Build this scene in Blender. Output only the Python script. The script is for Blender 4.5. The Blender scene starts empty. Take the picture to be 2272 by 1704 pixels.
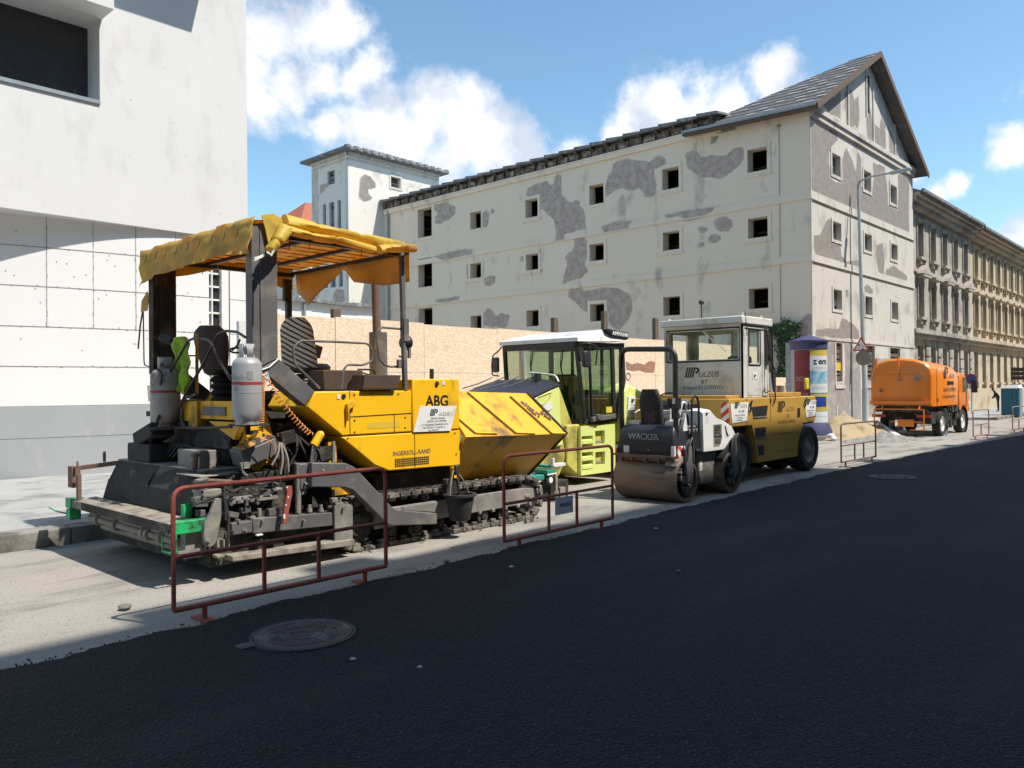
import bpy, math, random
from mathutils import Vector, Matrix
random.seed(7)
sc = bpy.context.scene
COL = sc.collection
R = math.radians
# ---------------------------------------------------------------- camera (photo 2272x1704, focal 1766.6 px)
YAW, PITCH, ROLL, EYE = R(43), R(0.28), R(0.5), 1.8
v0 = Vector((math.cos(YAW)*math.cos(PITCH), math.sin(YAW)*math.cos(PITCH), math.sin(PITCH)))
r0 = Vector((math.sin(YAW), -math.cos(YAW), 0)); u0 = r0.cross(v0)
rr = r0*math.cos(ROLL) - u0*math.sin(ROLL); uu = rr.cross(v0)
CAMP = Vector((0, 0, EYE)); FPX = 1766.6
cd = bpy.data.cameras.new('camera'); cam = bpy.data.objects.new('camera', cd); COL.objects.link(cam)
cam.matrix_world = Matrix(((rr.x, uu.x, -v0.x, 0), (rr.y, uu.y, -v0.y, 0), (rr.z, uu.z, -v0.z, EYE), (0, 0, 0, 1)))
cd.sensor_width = 36; cd.lens = 36*FPX/2272; cd.clip_end = 3000; cd.clip_start = 0.05
sc.camera = cam
# ---------------------------------------------------------------- sun, view
SUN = Vector((0.22, -0.62, 1)).normalized()
sl = bpy.data.lights.new('sun', 'SUN'); sl.energy = 4.5; sl.angle = R(0.53); sl.color = (1, 0.94, 0.84)
so = bpy.data.objects.new('sun', sl); COL.objects.link(so)
so.rotation_euler = SUN.to_track_quat('Z', 'Y').to_euler(); so.location = (0, -20, 40)
sc.view_settings.view_transform = 'Standard'; sc.view_settings.look = 'None'
sc.view_settings.exposure = 0.42; sc.view_settings.gamma = 1; sc.view_settings.use_curve_mapping = False
sc.cycles.max_bounces = 6; sc.cycles.transparent_max_bounces = 12
# ---------------------------------------------------------------- photo pixel -> place in the world
def ray(x, y): return v0 + rr*((x-1136)/FPX) - uu*((y-852)/FPX)
def G(x, y, z=0):
    d = ray(x, y); return CAMP + d*((z-EYE)/d.z)
def PY(x, y, Y):
    d = ray(x, y); return CAMP + d*(Y/d.y)
def PX(x, y, X):
    d = ray(x, y); return CAMP + d*(X/d.x)
# ---------------------------------------------------------------- sky with cumulus
W = bpy.data.worlds.new('World'); sc.world = W; W.use_nodes = True
nt = W.node_tree; nt.nodes.clear(); N = nt.nodes.new; L = nt.links.new
def wn(t, **k):
    n = N(t)
    for a, b in k.items(): setattr(n, a, b)
    return n
def link(a, b): L(a, b)
def wmath(op, a, b=None, c=None, clamp=False):
    n = N('ShaderNodeMath'); n.operation = op; n.use_clamp = clamp
    for i, x in enumerate((a, b, c)):
        if x is None: continue
        if isinstance(x, (int, float)): n.inputs[i].default_value = x
        else: L(x, n.inputs[i])
    return n.outputs[0]
tc = N('ShaderNodeTexCoord'); vec = tc.outputs['Generated']
sky = N('ShaderNodeTexSky'); sky.sky_type = 'NISHITA'; sky.sun_disc = False
sky.sun_elevation = math.asin(SUN.z); sky.sun_rotation = math.atan2(SUN.x, SUN.y)
sky.air_density = 1.0; sky.dust_density = 0.3; sky.ozone_density = 1.6; sky.altitude = 150
blobs = [  # photo px centre, radius px
 (600,90,95),(690,80,85),(760,60,60),(825,150,58),(640,180,70),(720,170,60),(580,240,50),(550,150,80),(780,190,45),
 (730,290,50),(800,280,70),(860,240,75),(940,215,75),(1000,250,85),(1030,300,90),(900,310,100),(1110,320,70),(1180,340,70),(1250,360,70),(820,350,80),(960,370,90),(1100,400,80),(1310,390,60),
 (1420,250,60),(1480,210,60),(1560,200,75),(1620,215,70),(1720,170,55),(1740,140,40),(1770,220,60),(1660,280,80),(1500,290,90),(1400,310,60),
 (2250,320,40),(2120,410,24),(2080,430,26),(2030,390,20),(2270,510,50),(2240,530,35),(2060,450,22),
 (-200,200,200),(200,-300,160),(1500,-500,220),(900,-700,200),(2500,300,140),(2700,450,160),(-500,500,200)]
field = None
for (x, y, r) in blobs:
    d = ray(x, y).normalized()
    n = N('ShaderNodeVectorMath'); n.operation = 'DISTANCE'; L(vec, n.inputs[0]); n.inputs[1].default_value = d
    f = wmath('MULTIPLY_ADD', n.outputs['Value'], -FPX/r, 1.0)
    field = f if field is None else wmath('SMOOTH_MAX', field, f, 0.35)
def wnoise(scale, detail, rough, off=0.0):
    m = N('ShaderNodeMapping'); m.inputs['Location'].default_value = (off, off*.7, off*.3); L(vec, m.inputs[0])
    n = N('ShaderNodeTexNoise'); n.inputs['Scale'].default_value = scale; n.inputs['Detail'].default_value = detail
    n.inputs['Roughness'].default_value = rough; L(m.outputs[0], n.inputs['Vector']); return n.outputs[0]
n1 = wnoise(14, 10, 0.6); n2 = wnoise(34, 8, 0.62, 3.1)
dens = wmath('ADD', field, wmath('MULTIPLY', wmath('SUBTRACT', n1, 0.5), 3.0))
dens = wmath('ADD', dens, wmath('MULTIPLY', wmath('SUBTRACT', n2, 0.5), 0.8))
mr = N('ShaderNodeMapRange'); mr.interpolation_type = 'SMOOTHSTEP'; mr.inputs['From Min'].default_value = -0.22; mr.inputs['From Max'].default_value = 0.80
L(dens, mr.inputs['Value']); alpha = wmath('MULTIPLY', mr.outputs[0], 0.95)
n3 = wnoise(9, 6, 0.55, 7.7)
shade = N('ShaderNodeMapRange'); shade.inputs['From Min'].default_value = 0.42; shade.inputs['From Max'].default_value = 0.56; L(n3, shade.inputs['Value'])
cc = N('ShaderNodeMix'); cc.data_type = 'RGBA'; L(shade.outputs[0], cc.inputs[0])
cc.inputs[6].default_value = (0.60, 0.655, 0.76, 1); cc.inputs[7].default_value = (0.98, 0.98, 1.0, 1)
bgs = N('ShaderNodeBackground'); bgs.inputs['Strength'].default_value = 0.15
tint = N('ShaderNodeMix'); tint.data_type = 'RGBA'; tint.blend_type = 'MULTIPLY'; tint.inputs[0].default_value = 1
L(sky.outputs[0], tint.inputs[6]); tint.inputs[7].default_value = (0.89, 1.045, 1.01, 1); L(tint.outputs[2], bgs.inputs['Color'])
bgc = N('ShaderNodeBackground'); bgc.inputs['Strength'].default_value = 0.9; L(cc.outputs[2], bgc.inputs['Color'])
mx = N('ShaderNodeMixShader'); L(alpha, mx.inputs[0]); L(bgs.outputs[0], mx.inputs[1]); L(bgc.outputs[0], mx.inputs[2])
wo = N('ShaderNodeOutputWorld'); L(mx.outputs[0], wo.inputs['Surface'])
# ---------------------------------------------------------------- materials
MATS = {}
def mat(name, col, col2=None, rough=0.6, metal=0.0, nscale=3.0, namt=0.5, dirt=None, dscale=1.2, damt=0.0, bump=0.0, bscale=40.0, spec=0.5, trans=0.0, coat=0.0, speck=None, speckscale=90, stretch=None):
    m = bpy.data.materials.new(name); m.use_nodes = True; t = m.node_tree; b = t.nodes['Principled BSDF']
    Nn = t.nodes.new; Ll = t.links.new
    c = Nn('ShaderNodeTexCoord'); vec = c.outputs['Object']
    if stretch:
        mp = Nn('ShaderNodeMapping'); mp.inputs['Scale'].default_value = stretch; Ll(vec, mp.inputs[0]); vec2 = mp.outputs[0]
    else: vec2 = vec
    def noise(s, d=6, v=vec):
        n = Nn('ShaderNodeTexNoise'); n.inputs['Scale'].default_value = s; n.inputs['Detail'].default_value = d; n.inputs['Roughness'].default_value = 0.6; Ll(v, n.inputs['Vector']); return n.outputs[0]
    def ramp(v, a, bb):
        n = Nn('ShaderNodeMapRange'); n.inputs['From Min'].default_value = a; n.inputs['From Max'].default_value = bb; Ll(v, n.inputs['Value']); return n.outputs[0]
    def mix(f, a, bb):
        n = Nn('ShaderNodeMix'); n.data_type = 'RGBA'
        Ll(f, n.inputs[0])
        for i, x in ((6, a), (7, bb)):
            if isinstance(x, tuple): n.inputs[i].default_value = (*x, 1)
            else: Ll(x, n.inputs[i])
        return n.outputs[2]
    if col2 is None: col2 = tuple(x*0.8 for x in col)
    cur = mix(ramp(noise(nscale, 8, vec2), 0.5-namt*0.5, 0.5+namt*0.5), col, col2)
    if dirt: cur = mix(ramp(noise(dscale, 10, vec2), 0.62-damt*0.35, 0.72-damt*0.2), cur, dirt)
    if speck: cur = mix(ramp(noise(speckscale, 2), 0.60, 0.68), cur, speck)
    Ll(cur, b.inputs['Base Color'])
    b.inputs['Roughness'].default_value = rough; b.inputs['Metallic'].default_value = metal
    b.inputs['Specular IOR Level'].default_value = spec
    rn = ramp(noise(nscale*2.3, 5), 0.2, 0.8)
    rm = Nn('ShaderNodeMapRange'); rm.inputs['To Min'].default_value = max(0.03, rough-0.1); rm.inputs['To Max'].default_value = min(1, rough+0.12); Ll(rn, rm.inputs['Value']); Ll(rm.outputs[0], b.inputs['Roughness'])
    if coat: b.inputs['Coat Weight'].default_value = coat
    if trans: b.inputs['Transmission Weight'].default_value = trans
    if bump:
        bp = Nn('ShaderNodeBump'); bp.inputs['Strength'].default_value = bump; bp.inputs['Distance'].default_value = 0.02
        Ll(noise(bscale, 4), bp.inputs['Height']); Ll(bp.outputs[0], b.inputs['Normal'])
    MATS[name] = m; return m
def glass(name, col=(0.8, 0.9, 0.85), alpha=0.25):
    m = bpy.data.materials.new(name); m.use_nodes = True; t = m.node_tree; t.nodes.clear()
    g = t.nodes.new('ShaderNodeBsdfGlossy'); g.inputs['Roughness'].default_value = 0.03
    tr = t.nodes.new('ShaderNodeBsdfTransparent'); tr.inputs['Color'].default_value = (*col, 1)
    fr = t.nodes.new('ShaderNodeFresnel'); fr.inputs['IOR'].default_value = 1.5
    mp = t.nodes.new('ShaderNodeMath'); mp.operation = 'MULTIPLY_ADD'; mp.inputs[1].default_value = 0.3; mp.inputs[2].default_value = alpha*0.05
    t.links.new(fr.outputs[0], mp.inputs[0])
    x = t.nodes.new('ShaderNodeMixShader'); t.links.new(mp.outputs[0], x.inputs[0]); t.links.new(tr.outputs[0], x.inputs[1]); t.links.new(g.outputs[0], x.inputs[2])
    o = t.nodes.new('ShaderNodeOutputMaterial'); t.links.new(x.outputs[0], o.inputs[0]); MATS[name] = m; return m
def brickmat(name, c1, c2, mortar, scale=1.0, axis='YZ', bw=0.26, bh=0.075):
    m = mat(name, c1, c2, rough=0.9, nscale=2.0, bump=0.5, bscale=25); t = m.node_tree; b = t.nodes['Principled BSDF']
    tc = t.nodes.new('ShaderNodeTexCoord'); sp = t.nodes.new('ShaderNodeSeparateXYZ'); t.links.new(tc.outputs['Object'], sp.inputs[0])
    cb = t.nodes.new('ShaderNodeCombineXYZ'); t.links.new(sp.outputs[axis[0]], cb.inputs[0]); t.links.new(sp.outputs['Z'], cb.inputs[1])
    br = t.nodes.new('ShaderNodeTexBrick'); br.inputs['Scale'].default_value = scale; br.inputs['Brick Width'].default_value = bw; br.inputs['Row Height'].default_value = bh
    br.inputs['Mortar Size'].default_value = 0.012; br.inputs['Color1'].default_value = (*c1, 1); br.inputs['Color2'].default_value = (*c2, 1); br.inputs['Mortar'].default_value = (*mortar, 1)
    t.links.new(cb.outputs[0], br.inputs['Vector'])
    # smears of old mortar over the bricks
    n = t.nodes.new('ShaderNodeTexNoise'); n.inputs['Scale'].default_value = 3.2; n.inputs['Detail'].default_value = 9; t.links.new(tc.outputs['Object'], n.inputs['Vector'])
    r_ = t.nodes.new('ShaderNodeMapRange'); r_.inputs['From Min'].default_value = 0.42; r_.inputs['From Max'].default_value = 0.60; t.links.new(n.outputs[0], r_.inputs['Value'])
    mx = t.nodes.new('ShaderNodeMix'); mx.data_type = 'RGBA'; t.links.new(r_.outputs[0], mx.inputs[0]); t.links.new(br.outputs[0], mx.inputs[6]); mx.inputs[7].default_value = (*mortar, 1)
    t.links.new(mx.outputs[2], b.inputs['Base Color']); return m
# ---------------------------------------------------------------- mesh builder
ORG = Vector((0, 0, 0))
class MB:
    def __init__(s): s.v = []; s.f = []; s.mi = []; s.cur = 0
    def add(s, vs, fs):
        o = len(s.v); s.v += [tuple(x) for x in vs]; s.f += [tuple(i+o for i in f) for f in fs]; s.mi += [s.cur]*len(fs); return s
    def box(s, x0, y0, z0, x1, y1, z1):
        x0, x1 = min(x0, x1), max(x0, x1); y0, y1 = min(y0, y1), max(y0, y1); z0, z1 = min(z0, z1), max(z0, z1)
        return s.add([(x0,y0,z0),(x1,y0,z0),(x1,y1,z0),(x0,y1,z0),(x0,y0,z1),(x1,y0,z1),(x1,y1,z1),(x0,y1,z1)],
                     [(0,3,2,1),(4,5,6,7),(0,1,5,4),(1,2,6,5),(2,3,7,6),(3,0,4,7)])
    def obox(s, c, size, rot=(0, 0, 0)):
        M = Matrix.Rotation(rot[2], 4, 'Z') @ Matrix.Rotation(rot[1], 4, 'Y') @ Matrix.Rotation(rot[0], 4, 'X')
        a, b, d = (x/2 for x in size); c = Vector(c)
        vs = [c + M @ Vector((x*a, y*b, z*d)) for x, y, z in ((-1,-1,-1),(1,-1,-1),(1,1,-1),(-1,1,-1),(-1,-1,1),(1,-1,1),(1,1,1),(-1,1,1))]
        return s.add(vs, [(0,3,2,1),(4,5,6,7),(0,1,5,4),(1,2,6,5),(2,3,7,6),(3,0,4,7)])
    def bar(s, p, q, w, h, up=(0, 0, 1)):
        p, q = Vector(p), Vector(q); d = (q-p).normalized(); u = Vector(up)
        a = d.cross(u)
        if a.length < 1e-4: a = d.cross(Vector((1, 0, 0)))
        a.normalize(); b = a.cross(d)
        vs = [e + a*i*w/2 + b*j*h/2 for e in (p, q) for i, j in ((-1,-1),(1,-1),(1,1),(-1,1))]
        return s.add(vs, [(0,1,2,3),(7,6,5,4),(0,4,5,1),(1,5,6,2),(2,6,7,3),(3,7,4,0)])
    def prism(s, poly, axis, a, b):
        # poly in the two remaining axes (in x,y,z order), extruded along axis from a to b
        n = len(poly)
        def mk(p, t):
            return {'x': (t, p[0], p[1]), 'y': (p[0], t, p[1]), 'z': (p[0], p[1], t)}[axis]
        vs = [mk(p, a) for p in poly] + [mk(p, b) for p in poly]
        area = sum(poly[i][0]*poly[(i+1) % n][1]-poly[(i+1) % n][0]*poly[i][1] for i in range(n))
        fs = [tuple(range(n)), tuple(range(2*n-1, n-1, -1))] + [(i, i+n, (i+1) % n + n, (i+1) % n) for i in range(n)]
        flip = (area > 0) == ((b > a) if axis != 'y' else (b < a))
        if flip: fs = [tuple(reversed(f)) for f in fs]
        return s.add(vs, [tuple(reversed(f)) for f in fs] if False else fs)
    def loft(s, rings, caps=True, closed=True):
        n = len(rings[0]); vs = [p for r_ in rings for p in r_]; fs = []
        for k in range(len(rings)-1):
            for i in range(n if closed else n-1):
                j = (i+1) % n; fs.append((k*n+i, k*n+j, (k+1)*n+j, (k+1)*n+i))
        if caps and closed: fs += [tuple(range(n-1, -1, -1)), tuple(range((len(rings)-1)*n, len(rings)*n))]
        return s.add(vs, fs)
    def tube(s, pts, r, n=10, caps=True, fillet=0.0, fs=4):
        P = [Vector(p) for p in pts]
        if fillet:
            Q = [P[0]]
            for i in range(1, len(P)-1):
                a, b, c = P[i-1], P[i], P[i+1]; f = min(fillet, (a-b).length*0.45, (c-b).length*0.45)
                p0 = b+(a-b).normalized()*f; p1 = b+(c-b).normalized()*f
                for k in range(fs+1):
                    t = k/fs; Q.append(p0*(1-t)**2 + b*2*t*(1-t) + p1*t*t)
            Q.append(P[-1]); P = Q
        rings = []; prev = None
        for i, p in enumerate(P):
            d = (P[min(i+1, len(P)-1)]-P[max(i-1, 0)]).normalized()
            if prev is None:
                a = d.cross(Vector((0, 0, 1)))
                if a.length < 1e-3: a = d.cross(Vector((1, 0, 0)))
            else:
                a = prev - d*prev.dot(d)
            a.normalize(); prev = a; b = d.cross(a)
            rad = r[i] if isinstance(r, (list, tuple)) else r
            rings.append([p + (a*math.cos(t)+b*math.sin(t))*rad for t in (2*math.pi*k/n for k in range(n))])
        return s.loft(rings, caps)
    def cyl(s, p, q, r0, r1=None, n=24, caps=True):
        return s.tube([p, q], [r0, r0 if r1 is None else r1], n, caps)
    def lathe(s, prof, o, axis='z', n=32, a0=0, a1=2*math.pi):
        # prof: (radius, height along axis)
        o = Vector(o); full = abs(a1-a0-2*math.pi) < 1e-6; m = n if full else n+1; rings = []
        for (rad, h) in prof:
            ring = []
            for k in range(m):
                t = a0+(a1-a0)*k/n; c, d = math.cos(t)*rad, math.sin(t)*rad
                ring.append(o + Vector({'z': (c, d, h), 'y': (d, h, c), 'x': (h, c, d)}[axis]))
            rings.append(ring)
        return s.loft(rings, caps=full and False, closed=full)
    def quad(s, a, b, c, d): return s.add([a, b, c, d], [(0, 1, 2, 3)])
    def plate(s, pts, th):
        # a flat outline (any plane) given thickness along its normal
        P = [Vector(p) for p in pts]; n = Vector((0, 0, 0))
        for i in range(len(P)):
            a, b = P[i], P[(i+1) % len(P)]; n += (a).cross(b)
        n.normalize(); k = len(P)
        vs = P + [p-n*th for p in P]
        return s.add(vs, [tuple(range(k)), tuple(range(2*k-1, k-1, -1))] + [(i, i+k, (i+1) % k + k, (i+1) % k) for i in range(k)])
    def ball(s, c, r, n=12, sz=(1, 1, 1)):
        c = Vector(c); rings = []
        for i in range(1, n//2):
            t = math.pi*i/(n//2); rings.append([c+Vector((math.cos(p)*math.sin(t)*r*sz[0], math.sin(p)*math.sin(t)*r*sz[1], -math.cos(t)*r*sz[2])) for p in (2*math.pi*k/n for k in range(n))])
        return s.loft(rings, True)
    def build(s, name, m, parent=None, bevel=0.0, smooth=True, ang=38):
        me = bpy.data.meshes.new(name)
        off = parent_origin(parent) if parent is not None else Vector((0, 0, 0))
        me.from_pydata([(v[0]-off.x, v[1]-off.y, v[2]-off.z) for v in s.v], [], s.f)
        ms = m if isinstance(m, (list, tuple)) else [m]
        for x in ms: me.materials.append(x if not isinstance(x, str) else MATS[x])
        if len(ms) > 1: me.polygons.foreach_set('material_index', s.mi)
        me.validate()
        if smooth:
            me.polygons.foreach_set('use_smooth', [True]*len(me.polygons)); me.set_sharp_from_angle(angle=R(ang))
        o = bpy.data.objects.new(name, me); COL.objects.link(o)
        if parent is not None: o.parent = parent
        if bevel:
            b = o.modifiers.new('bevel', 'BEVEL'); b.width = bevel; b.segments = 2; b.limit_method = 'ANGLE'; b.angle_limit = R(40)
        return o
def parent_origin(p):
    o = Vector((0, 0, 0))
    while p is not None:
        if p.get('_org'): o += Vector(p['_org'])
        p = p.parent
    return o
THINGS = []
def thing(name, label, cat, loc=(0, 0, 0), group=None):
    # everything under a thing is given in world coordinates and shifted to the thing's base
    o = bpy.data.objects.new(name, None); COL.objects.link(o); o.location = loc; o.empty_display_size = 0.2
    o['label'] = label; o['category'] = cat; o['_org'] = list(loc)
    if group: o['group'] = group
    THINGS.append(o); return o
def tag(o, label, cat, group=None):
    o['label'] = label; o['category'] = cat
    if group: o['group'] = group
    # move the origin of a lone mesh to its base
    me = o.data; n = len(me.vertices)
    if n and o.parent is None:
        xs = [v.co.x for v in me.vertices]; ys = [v.co.y for v in me.vertices]; zs = [v.co.z for v in me.vertices]
        c = Vector(((min(xs)+max(xs))/2, (min(ys)+max(ys))/2, min(zs))); me.transform(Matrix.Translation(-c)); o.location = c
    return o
def struct(o): o['kind'] = 'structure'; return o
def copy_thing(root, loc, label, rotz=None, group=None):
    r_ = root.copy(); COL.objects.link(r_); r_.location = loc; r_['label'] = label
    if rotz is not None: r_.rotation_euler.z = rotz
    if group: r_['group'] = group
    for ch in list(root.children):
        c = ch.copy(); COL.objects.link(c); c.parent = r_
        for g in list(ch.children):
            d = g.copy(); COL.objects.link(d); d.parent = c
    return r_
def text(name, s, m, parent, o, ux, uz, size, ex=0.002, align='CENTER', sx=1.0, bold=0.0, shear=0.0, spacing=1.0):
    # lettering: origin o (baseline), ux = reading direction, uz = up direction
    cu = bpy.data.curves.new(name, 'FONT'); cu.body = s; cu.size = size; cu.extrude = ex; cu.align_x = align; cu.offset = bold; cu.shear = shear; cu.space_character = spacing
    cu.resolution_u = 3
    to = bpy.data.objects.new(name, cu); COL.objects.link(to)
    dg = bpy.context.evaluated_depsgraph_get(); me = bpy.data.meshes.new_from_object(to.evaluated_get(dg))
    bpy.data.objects.remove(to); bpy.data.curves.remove(cu)
    ux = Vector(ux).normalized(); uz = Vector(uz).normalized(); n = ux.cross(uz); off = parent_origin(parent); o = Vector(o)-off
    M = Matrix(((ux.x*sx, uz.x, n.x, o.x), (ux.y*sx, uz.y, n.y, o.y), (ux.z*sx, uz.z, n.z, o.z), (0, 0, 0, 1)))
    me.transform(M); me.materials.clear(); me.materials.append(MATS[m]); me.name = name
    ob = bpy.data.objects.new(name, me); COL.objects.link(ob); ob.parent = parent; return ob
def coil(p, q, r, turns, sag=0.0, n=12):
    p, q = Vector(p), Vector(q); d = (q-p).normalized(); a = d.cross(Vector((0, 0, 1)))
    if a.length < 0.05: a = d.cross(Vector((1, 0, 0)))
    a.normalize(); b = d.cross(a); out = []; T = turns*n
    for i in range(T+1):
        t = i/T; c = p.lerp(q, t); c.z -= sag*4*t*(1-t); g = 2*math.pi*i/n
        out.append(c + (a*math.cos(g)+b*math.sin(g))*r)
    return out
def wall_holes(mb, o, u, n, W_, H_, holes, depth, skip_back=True):
    # wall face with rectangular openings: origin o, u = along, n = outward normal; reveals go inward by depth
    o, u, n = Vector(o), Vector(u), Vector(n); up = Vector((0, 0, 1))
    us = sorted({0.0, W_, *[h[0] for h in holes], *[h[2] for h in holes]}); vs = sorted({0.0, H_, *[h[1] for h in holes], *[h[3] for h in holes]})
    ccw = u.cross(up).dot(n) > 0
    def P(a, b, d=0): return o+u*a+up*b-n*d
    for i in range(len(us)-1):
        for j in range(len(vs)-1):
            cu, cv = (us[i]+us[i+1])/2, (vs[j]+vs[j+1])/2
            if any(h[0] < cu < h[2] and h[1] < cv < h[3] for h in holes): continue
            q = [P(us[i], vs[j]), P(us[i+1], vs[j]), P(us[i+1], vs[j+1]), P(us[i], vs[j+1])]
            mb.quad(*(q if ccw else q[::-1]))
    for a, b, c, d in holes:
        for (p, q) in (((a, b), (c, b)), ((c, b), (c, d)), ((c, d), (a, d)), ((a, d), (a, b))):
            f = [P(*p), P(*p, depth), P(*q, depth), P(*q)]
            mb.quad(*(f if ccw else f[::-1]))
    return mb
# ================================================================ MATERIALS
mat('asphalt', (0.0155,0.0180,0.0240), (0.0095,0.0112,0.0150), rough=0.82, nscale=30, namt=0.3, dirt=(0.030,0.029,0.032), dscale=0.7, damt=0.35, stretch=(0.25,1,1), bump=0.9, bscale=75, speck=(0.065,0.066,0.07), speckscale=70, spec=0.25)
def asphalt_extra():
    m = MATS['asphalt']; t = m.node_tree; b = t.nodes['Principled BSDF']
    tc = t.nodes.new('ShaderNodeTexCoord'); v = t.nodes.new('ShaderNodeTexVoronoi'); v.inputs['Scale'].default_value = 48; t.links.new(tc.outputs['Object'], v.inputs['Vector'])
    n = t.nodes.new('ShaderNodeTexNoise'); n.inputs['Scale'].default_value = 9; n.inputs['Detail'].default_value = 8; t.links.new(tc.outputs['Object'], n.inputs['Vector'])
    a = t.nodes.new('ShaderNodeMath'); a.operation = 'MULTIPLY_ADD'; a.inputs[1].default_value = 0.8; t.links.new(v.outputs['Distance'], a.inputs[0]); t.links.new(n.outputs[0], a.inputs[2])
    bp = t.nodes.new('ShaderNodeBump'); bp.inputs['Strength'].default_value = 1.0; bp.inputs['Distance'].default_value = 0.02; t.links.new(a.outputs[0], bp.inputs['Height']); t.links.new(bp.outputs[0], b.inputs['Normal'])
asphalt_extra()
mat('old_road', (0.40,0.37,0.32), (0.27,0.25,0.22), rough=0.92, nscale=0.9, namt=0.5, dirt=(0.14,0.135,0.125), dscale=1.1, damt=0.30, stretch=(0.35,1,1), bump=0.5, bscale=55, speck=(0.15,0.14,0.13), speckscale=45)
mat('pavement', (0.40,0.40,0.39), (0.29,0.29,0.285), rough=0.92, nscale=0.7, dirt=(0.2,0.2,0.2), dscale=1.3, damt=0.3, bump=0.3, bscale=60)
mat('kerb_stone', (0.30,0.285,0.25), (0.17,0.16,0.14), rough=0.9, nscale=2.0, dirt=(0.08,0.075,0.07), dscale=2.3, damt=0.5, bump=0.6, bscale=18)
mat('white_concrete', (0.70,0.695,0.69), (0.655,0.65,0.645), rough=0.85, nscale=1.1, dirt=(0.60,0.595,0.59), dscale=1.6, damt=0.25, bump=0.18, bscale=14, stretch=(1,1,0.5))
mat('white_panel', (0.80,0.79,0.775), (0.76,0.75,0.735), rough=0.8, nscale=0.8, bump=0.05, bscale=10)
mat('plinth_concrete', (0.37,0.385,0.40), (0.33,0.345,0.36), rough=0.8, nscale=0.9, dirt=(0.42,0.42,0.42), dscale=2.4, damt=0.05, stretch=(1,1,0.35))
mat('seam', (0.34,0.33,0.34), rough=0.9)
mat('smoked_glass', (0.03,0.03,0.035), (0.045,0.045,0.05), rough=0.25)
mat('plaster', (0.84,0.71,0.555), (0.78,0.655,0.51), rough=0.93, nscale=0.5, namt=0.6, dirt=(0.48,0.425,0.34), dscale=0.9, damt=0.14, bump=0.25, bscale=9, stretch=(1,1,0.45))
mat('plaster_light', (0.62,0.59,0.53), (0.54,0.51,0.455), rough=0.93, nscale=0.8, dirt=(0.38,0.35,0.31), dscale=1.1, damt=0.3, bump=0.25, bscale=9, stretch=(1,1,0.6))
brickmat('bare_brick', (0.43,0.28,0.22), (0.34,0.23,0.185), (0.50,0.43,0.375), axis='YZ')
brickmat('bare_brick_gable', (0.27,0.225,0.20), (0.215,0.185,0.165), (0.29,0.27,0.25), axis='XZ')
mat('torn_render', (0.60,0.53,0.44), (0.46,0.41,0.34), rough=0.95, nscale=5, bump=0.5, bscale=20)
mat('old_render', (0.34,0.315,0.30), (0.25,0.235,0.225), rough=0.95, nscale=1.2, dirt=(0.42,0.39,0.36), dscale=2.0, damt=0.35, bump=0.7, bscale=12)
mat('eave_brick', (0.20,0.15,0.12), (0.07,0.055,0.05), rough=0.95, nscale=4, namt=0.3, dirt=(0.38,0.34,0.29), dscale=3, damt=0.4, bump=1.0, bscale=14)
mat('roof_slate', (0.20,0.21,0.22), (0.13,0.135,0.145), rough=0.8, nscale=2.5, dirt=(0.33,0.32,0.31), dscale=2.6, damt=0.3, bump=0.4, bscale=20)
mat('light_tile', (0.55,0.53,0.50), (0.4,0.38,0.36), rough=0.8, nscale=3)
mat('old_wood', (0.17,0.12,0.085), (0.10,0.075,0.055), rough=0.9, nscale=5, stretch=(1,1,6), bump=0.4, bscale=30)
mat('dark_inside', (0.02,0.02,0.02), rough=0.95)
mat('inside_wall', (0.34,0.27,0.20), (0.24,0.19,0.145), rough=0.95)
mat('window_grey', (0.22,0.23,0.24), (0.14,0.15,0.16), rough=0.5)
mat('window_paint', (0.36,0.34,0.31), (0.25,0.235,0.21), rough=0.7)
mat('zinc', (0.30,0.36,0.40), (0.22,0.26,0.29), rough=0.5, metal=0.3, nscale=3)
mat('red_tile', (0.42,0.13,0.07), (0.30,0.09,0.05), rough=0.85, nscale=3, bump=0.5, bscale=8)
mat('far_grey_facade', (0.50,0.455,0.385), (0.37,0.335,0.29), rough=0.92, nscale=0.5, dirt=(0.24,0.21,0.185), dscale=0.8, damt=0.45, bump=0.3, bscale=10)
mat('far_yellow_facade', (0.56,0.47,0.335), (0.48,0.40,0.285), rough=0.92, nscale=0.5, dirt=(0.33,0.27,0.19), dscale=0.8, damt=0.3, bump=0.3, bscale=10)
mat('street_front', (0.30,0.28,0.25), (0.24,0.22,0.2), rough=0.9)
mat('osb', (0.80,0.62,0.45), (0.72,0.54,0.38), rough=0.75, nscale=3, namt=0.4)
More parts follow.
